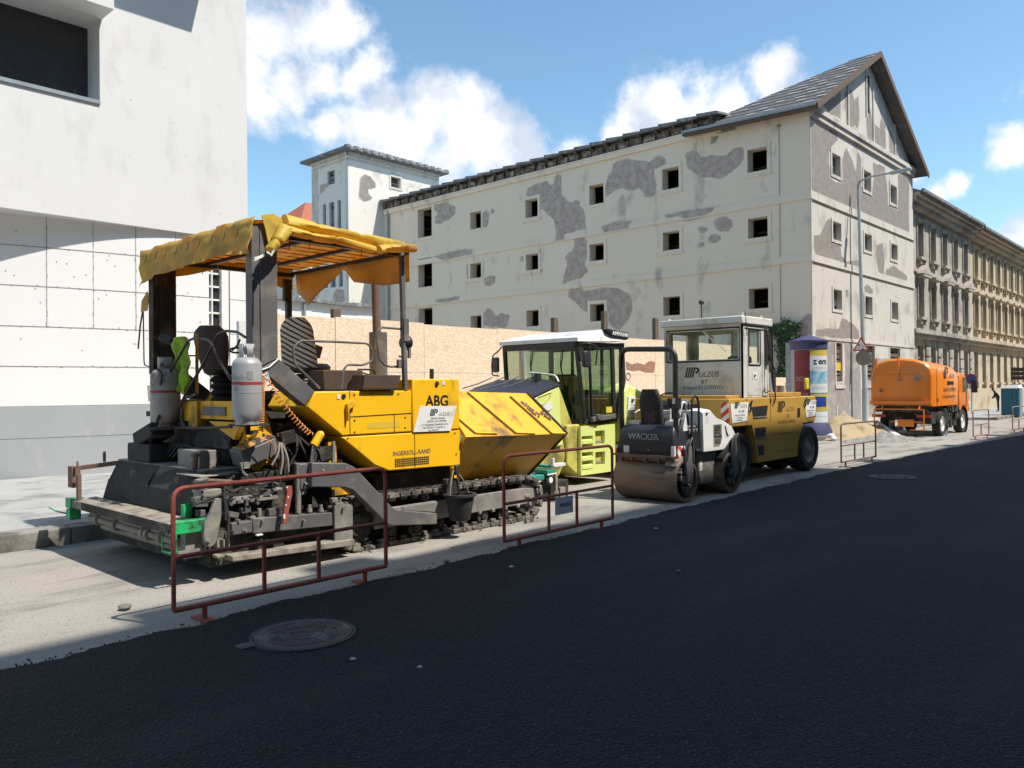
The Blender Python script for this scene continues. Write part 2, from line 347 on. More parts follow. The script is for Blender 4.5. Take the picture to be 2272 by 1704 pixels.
def osb_chips():
    m = MATS['osb']; t = m.node_tree; b = t.nodes['Principled BSDF']; tc = t.nodes.new('ShaderNodeTexCoord'); prev = b.inputs['Base Color'].links[0].from_socket
    for ang, sx, lo, hi, col in ((0.5,(20,20,60),.25,.75,(0.88,0.74,0.58)),(-0.7,(24,24,70),.2,.8,(0.64,0.46,0.32)),(1.4,(18,18,54),.2,.8,(0.85,0.75,0.60))):
        mp = t.nodes.new('ShaderNodeMapping'); mp.inputs['Rotation'].default_value = (0,ang,0); mp.inputs['Scale'].default_value = sx; t.links.new(tc.outputs['Object'], mp.inputs[0])
        v = t.nodes.new('ShaderNodeTexVoronoi'); v.inputs['Scale'].default_value = 1.0; t.links.new(mp.outputs[0], v.inputs['Vector'])
        s = t.nodes.new('ShaderNodeSeparateColor'); t.links.new(v.outputs['Color'], s.inputs[0]); g = t.nodes.new('ShaderNodeMapRange'); g.inputs['From Min'].default_value = .62; g.inputs['From Max'].default_value = .95; g.inputs['To Max'].default_value = .8; t.links.new(s.outputs[0], g.inputs['Value'])
        x = t.nodes.new('ShaderNodeMix'); x.data_type = 'RGBA'; t.links.new(g.outputs[0], x.inputs[0]); t.links.new(prev, x.inputs[6]); x.inputs[7].default_value = (*col,1); prev = x.outputs[2]
    t.links.new(prev, b.inputs['Base Color'])
osb_chips()
mat('sand', (0.42,0.33,0.20), (0.33,0.25,0.15), rough=0.97, nscale=2, bump=0.6, bscale=30, dirt=(0.22,0.16,0.10), dscale=2, damt=0.25)
mat('gravel_grey', (0.30,0.29,0.27), (0.18,0.175,0.165), rough=0.97, nscale=9, namt=0.2, bump=0.8, bscale=45)
# ================================================================ GROUND
def edge_y(x):
    pts = [(-40,5.3),(-5,5.75),(1.5,5.92),(4.6,6.02),(17.3,6.39),(24,6.25),(31.8,5.9),(60,5.6),(260,5.5)]
    for (a, b), (c, d) in zip(pts, pts[1:]):
        if a <= x <= c: return b+(d-b)*(x-a)/(c-a)
    return 5.9
m = MB(); m.quad((-200,-200,-0.004), (600,-200,-0.004), (600,600,-0.004), (-200,600,-0.004))
struct(m.build('ground', 'old_road', smooth=False))
m = MB(); xs = [-40+0.0]; x = -40.0
while x < 250: x += 0.05 if -1 < x < 12 else (0.12 if x < 24 else (2 if x > 40 else 0.5)); xs.append(x)
row = [(x, edge_y(x)+random.uniform(-.022,.022)+0.03*math.sin(x*2.1)+0.028*math.sin(x*5.7+1)+.015*math.sin(x*13)) for x in xs]
n = len(row)
vs = [(x, -4.6, 0.034) for x, y in row]+[(x, y-0.06, 0.034) for x, y in row]+[(x, y, 0.0) for x, y in row]
m.add(vs, [(i, i+1, n+i+1, n+i) for i in range(n-1)]+[(n+i, n+i+1, 2*n+i+1, 2*n+i) for i in range(n-1)])
struct(m.build('road', 'asphalt', smooth=False))
m = MB(); m.box(-40,10.62,-.02, 44.9,17.6,0.12); m.box(45,9.6,-.02,200,13.6,0.12)
struct(m.build('pavement', 'pavement', smooth=False))
m = MB(); m.box(-40,-9.2,-.02,200,-4.85,0.14); m.box(-40,-4.85,-.02,200,-4.62,0.15)
struct(m.build('opposite_pavement', 'pavement', smooth=False))
m = MB(); x = -12.0
while x < 44:
    l = random.uniform(.9,1.15); h = 0.20 if x < 9 else 0.14
    dy = random.uniform(-.012,.012); m.box(x+.006,10.28+dy,-.02,x+l-.006,10.61,h+random.uniform(-.008,.008)); x += l
x = 45
while x < 110: m.box(x+.01,9.3,-.02,x+1.0,9.59,.14); x += 1.02
struct(m.build('kerb', 'kerb_stone', bevel=0.02, smooth=False))
# loose crumbs of asphalt along the edge of the new layer
m = MB()
for i in range(450):
    x = 0.5+random.random()**1.6*17; y = edge_y(x)+abs(random.gauss(0,.045)); s = random.uniform(.003,.006)
    m.obox((x,y,s*.6),(s*2,s*1.7,s*1.3),(random.random()*3,random.random()*3,random.random()*3))
o = m.build('asphalt_crumbs', 'asphalt', smooth=False); o['kind'] = 'stuff'; o['label'] = 'black crumbs of fresh asphalt scattered along the edge of the new road layer'; o['category'] = 'crumbs'
mat('pebble', (0.2,0.19,0.17), (0.12,0.115,0.11), rough=0.9, nscale=9)
def rock(m, x, y, z, s, fl=0.6):
    rings = []
    for k in range(5):
        t = math.pi*(k+0.5)/5; rings.append([(x+math.cos(p)*math.sin(t)*s*random.uniform(.8,1.2), y+math.sin(p)*math.sin(t)*s*random.uniform(.8,1.2), z+s*fl*(0.9-math.cos(t))) for p in (2*math.pi*j/7 for j in range(7))])
    m.loft(rings)
mat('light_pebble', (0.42,0.41,0.40), (0.3,0.3,0.3), rough=0.8)
for (px,py,s,mt,lb) in ((277,1343,.055,'pebble','dark fist sized stone on the dusty strip left of the nearest barrier'),(783,1465,.022,'light_pebble','tiny pale stone chip on the black asphalt right below the big manhole cover'),
    (1135,1260,.028,'light_pebble','flat whitish chip on asphalt between the two nearest barriers'),(932,1482,.018,'light_pebble','small grey chip on open asphalt well right of the big manhole cover'),
    (991,1240,.035,'pebble','small dark lump lying on the grey strip under the paver track'),(1505,1270,.03,'pebble','brown flat chip alone in the middle of the dark asphalt'),(1455,1175,.03,'light_pebble','pale chip on the asphalt in front of the small twin drum roller')):
    g = G(px,py,.034 if py>1160 and mt!='x' else 0); m = MB(); rock(m,g.x,g.y,(0.034 if g.y<edge_y(g.x) else 0),s,.45); tag(m.build('stone',mt),lb,'stone')
# ================================================================ MANHOLES
mat('cast_iron', (0.075,0.062,0.062), (0.045,0.04,0.042), rough=0.62, nscale=5, dirt=(0.17,0.15,0.14), dscale=4, damt=0.3, bump=0.5, bscale=60)
mat('ring_concrete', (0.075,0.07,0.07), (0.05,0.048,0.05), rough=0.8, nscale=6)
def manhole(c, rad, label):
    t = thing('manhole_cover', label, 'manhole cover', (c.x, c.y, 0.03), 'iron manhole covers in the fresh asphalt')
    m = MB(); m.lathe([(rad*1.02,0.0),(rad*1.02,.016),(rad*.965,.016),(rad*.955,.009)], (c.x,c.y,.03), n=56); m.build('frame','ring_concrete',t)
    m = MB(); prof = [(rad*.945,.007),(rad*.94,.016),(rad*.8,.017),(rad*.79,.012),(rad*.73,.012),(rad*.72,.017),(rad*.42,.017),(rad*.41,.011),(rad*.36,.011),(rad*.35,.017),(.001,.018)]
    m.lathe(prof, (c.x,c.y,.03), n=56)
    for k in range(28):
        a = 2*math.pi*k/28; m.obox((c.x+math.cos(a)*rad*.57, c.y+math.sin(a)*rad*.57, .0485), (rad*.2,.018,.005), (0,0,a))
    for k in range(10):
        a = 2*math.pi*k/10; m.obox((c.x+math.cos(a)*rad*.18, c.y+math.sin(a)*rad*.18, .0495), (rad*.2,.014,.004), (0,0,a+.6))
    m.build('lid','cast_iron',t)
    return t
c = G(673,1409,.034); t = manhole(c, .365, 'round brown iron manhole cover close to the camera, sunk in black asphalt')
m = MB(); m.box(c.x-.46,c.y+.02,.032,c.x-.345,c.y+.13,.044); m.build('hinge','cast_iron',t,bevel=.005)
manhole(G(1980,1059,.034), .42, 'far flat manhole cover in the asphalt beyond the third barrier')
# ================================================================ WHITE MODERN BUILDING
wb = thing('white_building', 'modern white concrete building with deep window and grey plinth on the left', 'building', (5,17.2,0))
WY = 17.2
m = MB()
zt = 15.0
wall_holes(m, (-14,WY,5.28), (1,0,0), (0,-1,0), 23.42, zt-5.28, [(10,7.72-5.28,20.17,9.42-5.28)], 0.7)
m.quad((9.42,WY,5.28),(9.42,30,5.28),(9.42,30,zt),(9.42,WY,zt)); m.quad((-14,WY,zt),(9.42,WY,zt),(9.42,30,zt),(-14,30,zt))
m.quad((-14,WY,5.28),(-14,19.4,5.28),(9.42,19.4,5.28),(9.42,WY,5.28)); m.quad((-14,30,0),(-14,30,zt),(9.42,30,zt),(9.42,30,0))
m.build('upper_wall','white_concrete',wb,smooth=False)
def wy(x): return 17.27 + (0.55*((8.4-x)/4.0)**2 if x < 8.4 else 0)
m = MB(); xs = [8.5]+[8.4-0.34*i for i in range(1,40)]; xs.append(-9); xs = [min(x,8.5) for x in xs]
ring = [(x, min(wy(x), 19.2)) for x in xs]
for (a,b),(c_,d) in zip(ring, ring[1:]): m.quad((c_,d,1.48),(a,b,1.48),(a,b,5.3),(c_,d,5.3))
m.quad((9.0,17.27,1.48),(9.4,17.27,1.48),(9.4,17.27,5.28),(9.0,17.27,5.28)); m.quad((9.4,17.27,0),(9.4,30,0),(9.4,30,5.28),(9.4,17.27,5.28))
m.quad((8.5,17.27,1.48),(8.5,17.6,1.48),(8.5,17.6,5.3),(8.5,17.27,5.3)); m.box(8.82,17.30,1.48,9.0,17.6,5.28)
m.build('lower_wall','white_panel',wb,smooth=True,ang=20)
m = MB()
for z in (1.52,2.31,3.10,3.90,4.68):
    for (a,b),(c_,d) in zip(ring[:14], ring[1:15]): m.bar((a,b-.004,z),(c_,d-.004,z),.006,.011)
    m.bar((9.0,17.268,z),(9.4,17.268,z),.006,.011)
for i,x in enumerate((7.75,6.92,6.11,5.29,4.48,3.6,2.8)):
    zb = 3.1 if i != 4 else 2.9
    m.bar((x,wy(x)-.004,zb),(x,wy(x)-.004,5.3),.010 if i%2 else .006,.006,(0,1,0))
for z in (2.31,3.10,3.90,4.68):
    for i in range(26):
        x = 8.3-i*.2+random.uniform(-.04,.04)
        if random.random()<.7: m.obox((x,wy(x)-.002,z+random.uniform(-.012,.012)),(random.uniform(.02,.05),.005,random.uniform(.015,.03)))
for i in range(40):
    x = random.uniform(4,8.3); z = random.uniform(2.4,5.2); m.obox((x,wy(x)-.001,z),(.022,.004,.03))
for i,x in enumerate((7.75,6.92,6.11,5.29,4.48)):
    for k in range(9):
        z = 3.15+k*.24; m.obox((x+random.uniform(-.01,.01),wy(x)-.003,z),(.018,.004,random.uniform(.04,.09)))
jn = m.build('panel_joints','seam',wb,smooth=False); jn['kind'] = 'stuff'
m = MB()
for (a,b),(c_,d) in zip(ring, ring[1:]): m.quad((c_,d-.03,0),(a,b-.03,0),(a,b-.03,1.5),(c_,d-.03,1.5)); m.quad((c_,d-.03,1.5),(a,b-.03,1.5),(a,b+.02,1.5),(c_,d+.02,1.5))
m.quad((8.5,17.24,0),(9.43,17.24,0),(9.43,17.24,1.5),(8.5,17.24,1.5)); m.quad((8.5,17.24,1.5),(9.43,17.24,1.5),(9.43,17.29,1.5),(8.5,17.29,1.5))
for (a,b),(c_,d) in zip(ring[:14], ring[1:15]): m.bar((a,b-.034,.9),(c_,d-.034,.9),.006,.012)
m.build('plinth','plinth_concrete',wb,smooth=True,ang=20)
m = MB(); m.box(8.52,17.42,1.5,8.8,17.45,5.26); m.build('glass_block_window','smoked_glass',wb)
m = MB()
for k in range(12): m.box(8.53,17.36,1.75+k*.3,8.79,17.42,1.79+k*.3)
m.box(8.60,17.35,1.5,8.63,17.42,5.26); m.build('window_bars','white_panel',wb)
fr = MB(); fr.box(-4,17.86,7.72,6.17,17.9,9.42); w = fr.build('window','smoked_glass',wb)
m = MB(); m.box(-4,17.16,7.66,6.17,17.88,7.735); m.build('sill','zinc',w); m = MB(); m.box(-4,17.7,7.74,6.17,17.8,7.82); m.build('frame','plaster_light',w)
m = MB(); m.box(-4,16.56,9.42,6.22,17.19,9.6); m.build('window_hood','white_concrete',wb)
m = MB(); m.box(-4,15.9,11.85,8.56,17.19,12.3); m.build('balcony_slab','white_concrete',wb)
m = MB()
for i in range(24):
    x = random.uniform(3,9.2); z = random.uniform(5.5,9.1)
    if x < 6.4 and 7.5 < z < 9.8: continue
    s = random.uniform(.006,.013); m.obox((x,17.199,z),(s*1.2,.006,s*1.6),(0,random.random(),0))
m.build('pock_marks','seam',wb,smooth=False)
# ================================================================ OPPOSITE SIDE OF THE STREET (behind the camera: casts the road's shadow)
hs = [(-45,-24,19.5),(-24,5.5,20.9),(5.5,7.1,20.2),(7.1,15.7,20.8),(15.7,17.7,21.1),(17.7,21.9,22.2),(21.9,40,20.4),(40,90,20.0)]
for i,(a,b,h) in enumerate(hs):
    t = thing('apartment_house', ['ochre','brown','narrow white','grey','cream','blue','pink','pale green'][i]+' apartment house across the street behind the viewer', 'building', ((a+b)/2,-9,0), 'apartment houses across the street')
    holes = []; x = 1.2
    while x < (b-a)-1.8:
        for f in range(6): holes.append((x, 1.0+f*3.8, x+1.1, 3.2+f*3.8))
        x += 2.6
    holes = [q for q in holes if q[3] < h-1]
    m = MB(); wall_holes(m, (b,-6.2,0), (-1,0,0), (0,1,0), b-a, h, holes, .3); m.box(a,-18,0,b-.001,-6.55,h-.01); m.box(a,-6.8,h,b,-5.9,h+.25) if False else m.box(a,-18,h,b,-6.2,h+.02)
    m.build('wall','street_front',t,smooth=False)
    m = MB()
    for k in range(int((b-a)/6)):
        x = a+2+k*6.1; m.box(x,-6.9,h,x+.8,-6.3,h+random.uniform(.6,1.2))
    m.build('chimney','street_front',t,smooth=False)
# ================================================================ OLD WAREHOUSE WITH GABLE
def jag(P, amt, rnd, sub=3):
    out = []
    for i in range(len(P)):
        a, b = P[i], P[(i+1) % len(P)]
        out.append(a)
        w = min(amt, .22*(b-a).length/sub)
        for k in range(1, sub): out.append(a.lerp(b, k/sub) + Vector((rnd.uniform(-w,w), rnd.uniform(-w,w), rnd.uniform(-w,w))))
    return out
def patches(name, mt, parent, polys, T, plane, c, proud=.004, amt=.055):
    rnd = random.Random(3)
    for pl in polys:
        m = MB()
        P = [(PX if plane == 'X' else PY)(*T(*p), c) for p in pl]; P = jag(P, amt, rnd, 5)
        for p in P:
            if plane == 'X': p.x = c-proud
            else: p.y = c-proud
        nn = Vector((0,0,0))
        for i in range(len(P)): nn += P[i].cross(P[(i+1)%len(P)])
        if (nn.x if plane == 'X' else nn.y) > 0: P = P[::-1]
        m.plate(P, .003); fp = m.build(name, mt, parent, smooth=False)
        cen = sum(P, Vector((0,0,0)))/len(P); m = MB(); Q = []
        for i, p in enumerate(P):
            d_ = p-cen; q_ = p+d_.normalized()*(.03+.06*max(0,math.sin(i*.37))); 
            if plane == 'X': q_.x = c-proud*.45
            else: q_.y = c-proud*.45
            Q.append(q_)
        m.plate(Q, .0015); m.build('broken_edge', 'torn_render', parent, smooth=False)
TA = lambda x, y: (620+x*.28932, 280+y*.28932)
TB = lambda x, y: (1140+x*.31949, 230+y*.31949)
TC = lambda x, y: (1540+x*.42190, 100+y*.42190)
TD = lambda x, y: (1720+x*.25915, 650+y*.25915)
X0, Y0, YE = 31.9, 13.1, 46.0
wh = thing('warehouse', 'derelict cream warehouse with peeling plaster, small square windows and pointed gable', 'building', (X0,Y0,0))
sq = []
for yc in (15.38, 19.63, 23.9, 28.2, 32.5):
    for (zb, zt_) in ((10.92,11.9),(8.1,8.95),(5.08,5.95)): sq.append((yc-.45, zb, yc+.43, zt_))
tall = [(36.27,zb,37.56,zt_) for zb, zt_ in ((11.04,12.8),(8.0,9.76),(4.95,6.72))]
holes = [(a-Y0,b,c_-Y0,d) for a,b,c_,d in sq+tall]
m = MB(); wall_holes(m, (X0,Y0,0), (0,1,0), (-1,0,0), YE-Y0, 13.12, holes, .5)
m.build('long_wall','plaster',wh,smooth=False)
gw = []
for x in (34.15,37.92,41.6):
    for zb, zt_ in ((10.82,11.72),(8.03,8.8),(5.05,5.9)): gw.append((x,zb,x+.93,zt_))
gw_g = [(34.4,1.95,35.15,3.62),(38.1,1.95,39.2,3.62),(41.3,1.95,42.9,3.62)]; gw_b = [(34.5,.4,35.25,.92)]
gh = [(a-X0,b,c_-X0,d) for a,b,c_,d in gw+gw_g+gw_b]
m = MB(); wall_holes(m, (X0,Y0,0), (1,0,0), (0,-1,0), 13.3, 13.15, gh, .35)
# attic triangle with a slit window
ap = (38.7,17.0)
m.add([(X0,Y0,13.15),(X0+13.3,Y0,13.15),(ap[0],Y0,ap[1])],[(0,1,2)])
m.build('gable_wall','plaster_light',wh,smooth=False)
m = MB(); m.box(X0+.35,Y0+12,0,X0+.5,YE,13) if False else None
m.quad((45.2,Y0,0),(45.2,YE,0),(45.2,YE,13.1),(45.2,Y0,13.1)); m.quad((X0,YE,0),(45.2,YE,0),(45.2,YE,13.1),(X0,YE,13.1))
for z in (3.9,7.0,9.9): m.box(X0+.52,Y0+.37,z,45.1,YE-.1,z+.25)
m.box(X0+6,Y0+.4,0,X0+6.2,YE-.1,13); m.box(X0+.5,Y0+.4,13.3,45.1,YE-.1,13.5)
for y in [Y0+.7+k*1.4 for k in range(30)]:
    for z in (6.75,9.65,12.6): m.box(X0+.6,y,z-.0,X0+5.9,y+.16,z+.22)
m.build('inner_floors','inside_wall',wh,smooth=False)
# mouldings
m = MB()
for z0_,z1_ in ((9.40,9.70),(6.87,7.14)):
    q = MB(); q.box(X0-.05,Y0-.049,z0_,X0-.001,40.8,z1_); q.box(X0-.07,Y0-.069,z0_-.03,X0-.002,40.8,z0_+.02); q.build('string_course','plaster',wh,smooth=False)
    q = MB(); q.box(X0-.045,Y0-.05,z0_,X0+13.3,Y0-.001,z1_); q.box(X0-.065,Y0-.07,z0_-.03,X0+13.3,Y0-.002,z0_+.02); q.build('string_course','plaster_light',wh,smooth=False)
q = MB(); q.box(X0-.13,17.0,12.98,X0-.001,40.8,13.2); q.box(X0-.18,17.0,13.2,X0-.001,40.8,13.27); q.build('eave_moulding','plaster',wh,smooth=False)
m.box(X0-.04,Y0-.04,3.70,X0+13.3,Y0-.001,3.80)
m.box(X0-.08,Y0-.12,12.72,X0+13.3,Y0-.001,12.95); m.box(X0-.1,Y0-.2,12.95,X0+13.35,Y0-.002,13.15)
for (x,z0_,z1_,w) in ((36.0,13.2,15.35,.12),(38.3,14.3,16.6,.1),(39.2,13.2,16.5,.12),(42.3,13.2,14.85,.12)): m.box(x,Y0-.06,z0_,x+w,Y0-.001,z1_)
m.box(X0-.045,Y0-.045,3.8,X0+.0,Y0-.001,12.6)
m.build('gable_moulding','plaster_light',wh,smooth=False)
m = MB(); m.box(38.5,Y0-.005,14.5,38.85,Y0+.02,16.3); m.build('slit_window','dark_inside',wh)
# square windows: surround + broken frame
rnd = random.Random(5)
for i,(a,b,c_,d) in enumerate(sq+tall):
    s = MB(); g = .16
    if i not in (6,12) and i < 15:
        s.box(X0-.03,a-g,b-g,X0-.001,a,d+g); s.box(X0-.03,c_,b-g,X0-.001,c_+g,d+g); s.box(X0-.03,a,b-g,X0-.001,c_,b); s.box(X0-.03,a,d,X0-.001,c_,d+g); s.box(X0-.06,a-g-.05,b-g-.06,X0-.001,c_+g+.05,b-g)
    else: s.box(X0-.03,a-.05,b-g,X0-.001,c_+.05,b)
    w = s.build('window','plaster',wh,smooth=False)
    s = MB(); s.bar((X0+.42,a,b+.03),(X0+.42,c_,b+.03),.06,.05)
    if rnd.random()<.5: s.bar((X0+.42,a+.03,b),(X0+.42,a+.03,d),.05,.05)
    zz = b+(d-b)*rnd.uniform(.3,.45); s.bar((X0+1.2,a-.6,zz),(X0+1.2,c_+.6,zz+.04),.12,.1)
    s.build('broken_frame','old_wood',w,smooth=False)
for i,(a,b,c_,d) in enumerate(gw+gw_g+gw_b):
    s = MB(); g = .13
    if i < 9: s.box(a-g,Y0-.035,b-g,a,Y0-.001,d+g); s.box(c_,Y0-.035,b-g,c_+g,Y0-.001,d+g); s.box(a,Y0-.035,b-g,c_,Y0-.001,b); s.box(a,Y0-.035,d,c_,Y0-.001,d+g)
    else: s.box(a-.14,Y0-.03,b-.2,a-.02,Y0-.001,d); s.box(a-.14,Y0-.05,b-.3,c_+.2,Y0-.001,b-.14)
    w = s.build('window','plaster_light',wh,smooth=False)
    s = MB(); yy = Y0+.22
    if i < 9:
        for k in range(5): x = a+(c_-a)*k/4; s.bar((x,yy,b),(x,yy,d),.03,.03,(0,1,0))
        for k in range(5): z = b+(d-b)*k/4; s.bar((a,yy,z),(c_,yy,z),.03,.03)
        for k in range(6):
            kx, kz = rnd.randrange(4), rnd.randrange(4); s.box(a+(c_-a)*kx/4,yy-.003,b+(d-b)*kz/4,a+(c_-a)*(kx+1)/4,yy+.003,b+(d-b)*(kz+1)/4)
        s.build('window_grid','window_grey',w,smooth=False)
    else:
        for k in range(7):
            z = b+(d-b)*(k+.5)/7; s.bar((a,Y0+.12,z+rnd.uniform(-.03,.03)),(c_,Y0+.12,z+rnd.uniform(-.03,.03)),.025,(d-b)/7*rnd.uniform(.45,.85))
        s.build('boarding','old_wood',w,smooth=False)
mat('yellow_paint', (0.75,0.52,0.05), (0.65,0.42,0.04), rough=0.6)
p = PY(*TD(515,595),Y0+.06); q_ = PY(*TD(560,665),Y0+.06); m = MB(); m.box(p.x,Y0+.05,q_.z,q_.x,Y0+.07,p.z); m.build('yellow_notice','yellow_paint',wh)
# eaves
m = MB(); m.box(X0+.02,17.2,13.10,X0+.3,YE,13.74)
for y in [17.4+.75*k for k in range(32)]:
    m.box(X0-.10,y,13.34,X0+.1,y+.5*random.uniform(.4,1.3),13.62)
m.build('eave_masonry','eave_brick',wh,smooth=False)
m = MB(); y = 17.0
while y < 40.2:
    l = 1.02; tl = .10
    m.add([(X0-.42,y,13.70),(X0-.42,y+l,13.73),(X0+1.5,y+l,13.98),(X0+1.5,y,13.98),(X0-.45,y,13.80),(X0-.45,y+l,13.89),(X0+1.5,y+l,14.10),(X0+1.5,y,14.06)],
          [(0,3,2,1),(4,5,6,7),(0,1,5,4),(1,2,6,5),(2,3,7,6),(3,0,4,7)]); y += l-.03
m.box(X0+1.4,17,13.9,45.4,YE,14.0)
m.build('eave_slabs','roof_slate',wh,smooth=False)
y = 17.3
while y < 40: m = MB(); m.box(X0-.34,y,13.60,X0+.2,y+.12,13.71); m.build('rafter','old_wood',wh,smooth=False); y += .95
# steep roof over the gable end
E0 = Vector((31.25,12.55,12.95)); E1 = Vector((31.25,18.6,13.15)); A0 = Vector((38.7,12.55,17.25)); A1 = Vector((38.7,13.7,17.25)); F0 = Vector((46.0,12.55,12.95)); F1 = Vector((46.0,18.6,13.1))
def slab(m, P, th): m.plate(P, th)
m = MB(); m.plate([E0,A0,A1,E1][::-1] if (A0-E0).cross(E1-E0).z < 0 else [E0,A0,A1,E1], .14); m.plate([F0,F1,A1,A0], .14)
m.plate([E1,A1,F1], .1)
mat('gable_slate', (0.125,0.125,0.13), (0.085,0.085,0.09), rough=0.8, nscale=6, dirt=(0.2,0.19,0.18), dscale=2.6, damt=0.2, bump=0.5, bscale=25)
rf = m.build('roof','gable_slate',wh,smooth=False)
m = MB(); nrm = (A0-E0).cross(E1-E0).normalized(); nrm = nrm if nrm.z > 0 else -nrm
rws = 13
for i in range(1,rws):
    t = i/rws; P0 = E0.lerp(A0,t); P1 = E1.lerp(A1,t); ln = (P1-P0).length; d = (P1-P0).normalized(); ud = (A0-E0).normalized()
    s = .25+.3*(i%2)
    while s < ln-.2:
        if random.random()<.72:
            c_ = P0+d*s+nrm*.008; m.add([c_-d*.20-ud*.06+nrm*.01, c_+d*.20-ud*.06+nrm*.01, c_+d*.20+ud*.06+nrm*.01, c_-d*.20+ud*.06+nrm*.01],[(0,1,2,3)])
        s += .85
m.build('light_tiles','light_tile',rf,smooth=False)
m = MB()
for i in range(1,14):
    t = (i-.5)/13; P0 = E0.lerp(A0,t)+nrm*.01; P1 = E1.lerp(A1,t)+nrm*.01; m.bar(P0,P1,.02,.015)
m.build('tile_courses','gable_slate',rf,smooth=False)
m = MB(); m.bar(E0+Vector((0,-.03,-.1)),A0+Vector((0,-.03,-.1)),.05,.26,(0,0,1)); m.bar(F0+Vector((0,-.03,-.1)),A0+Vector((0,-.031,-.1)),.05,.26,(0,0,1)); m.bar(E0+Vector((.1,0,-.14)),E1+Vector((.1,0,-.14)),.3,.05); m.build('barge_board','old_wood',wh,smooth=False)
m = MB(); m.tube([E0+Vector((-.06,0,-.02)),E1+Vector((-.06,0,-.02))],.07,8); m.build('gutter','zinc',wh)
m = MB(); m.tube([(X0-.12,40.35,13.3),(X0-.12,40.35,.2)],.07,8); m.build('downpipe','zinc',wh)
m = MB(); m.tube([(X0-.03,14.4,12.6),(X0-.03,14.4,.2)],.012,5); m.obox((X0-.05,14.4,12.62),(.08,.12,.1)); m.build('cable','seam',wh)
LB = [[(90,640),(100,590),(150,560),(235,540),(255,575),(275,560),(285,510),(305,495),(330,505),(332,580),(330,640),(370,680),(400,690),(430,668),(450,680),(455,710),(480,730),(490,770),(497,868),(430,880),(400,895),(355,905),(342,942),(290,948),(298,900),(285,830),(275,800),(245,770),(215,735),(185,735),(180,665),(120,650)],
[(640,560),(665,500),(685,470),(690,420),(740,395),(800,388),(860,398),(940,410),(985,370),(1020,362),(1050,385),(1057,420),(1020,435),(975,455),(970,500),(985,560),(985,600),(975,635),(945,643),(905,640),(895,610),(870,580),(800,600),(750,585),(700,605),(645,645)],
[(1195,375),(1205,345),(1240,325),(1275,335),(1310,380),(1365,360),(1430,365),(1480,360),(1520,315),(1580,298),(1600,330),(1595,380),(1570,420),(1500,480),(1440,512),(1400,515),(1360,505),(1320,512),(1270,480),(1210,450),(1200,410),(1210,390)],
[(415,930),(480,930),(507,965),(508,1060),(490,1110),(508,1160),(470,1210),(400,1225),(345,1245),(348,1190),(370,1130),(375,1095),(360,1070),(368,1050),(405,1025),(425,990)],
[(380,1310),(395,1285),(450,1280),(490,1300),(540,1295),(600,1290),(660,1278),(730,1285),(790,1320),(815,1360),(822,1420),(800,1490),(760,1530),(735,1568),(700,1560),(660,1520),(650,1400),(600,1375),(530,1380),(515,1450),(480,1430),(430,1380),(385,1345)],
[(1395,830),(1420,795),(1470,785),(1505,810),(1515,850),(1490,885),(1440,885),(1410,855)],[(1350,935),(1370,918),(1430,920),(1438,940),(1400,965),(1360,955)],[(1285,870),(1310,858),(1342,862),(1340,882),(1300,888)],[(1292,970),(1320,965),(1318,988),(1295,990)],
[(1945,1590),(1990,1520),(2040,1465),(2065,1465),(2068,1620),(1960,1610)],[(144,1160),(200,1150),(195,1172),(150,1172)],[(48,1065),(66,1060),(66,1085),(50,1088)]]
LA = [[(1190,600),(1270,585),(1345,620),(1345,670),(1300,715),(1235,745),(1195,735),(1200,690),(1215,670),(1190,640)],[(1560,670),(1585,645),(1605,680),(1600,760),(1580,775),(1558,760)],[(1625,640),(1645,635),(1648,660),(1628,665)],
[(1575,1170),(1610,1150),(1655,1155),(1650,1200),(1610,1225),(1580,1215)],[(1570,1440),(1600,1400),(1630,1410),(1660,1460),(1700,1435),(1760,1450),(1750,1520),(1730,1545),(1565,1525)],[(1435,1080),(1450,1050),(1450,1170),(1440,1160)]]
patches('fallen_plaster','bare_brick',wh,LB,TB,'X',X0); patches('fallen_plaster','bare_brick',wh,LA,TA,'X',X0)
patches('torn_band','bare_brick',wh,[[(610,850),(690,830),(812,820),(790,870),(700,880),(630,893)],[(1050,775),(1180,750),(1290,735),(1395,720),(1370,750),(1310,785),(1190,805),(1155,780),(1120,785),(1070,795)],[(290,948),(298,890),(350,890),(342,942)]],TB,'X',X0-.052,amt=.02)
patches('torn_band','bare_brick',wh,[[(1185,1000),(1270,975),(1400,950),(1480,950),(1470,985),(1350,1005),(1265,1025)],[(1205,1330),(1380,1305),(1370,1335),(1200,1350)]],TA,'X',X0-.053,amt=.02)
patches('stained_plaster','old_render',wh,[[(1405,165),(1480,150),(1555,140),(1540,175),(1440,205),(1410,205)],[(1375,235),(1420,225),(1400,270),(1372,275)]],TB,'X',X0)
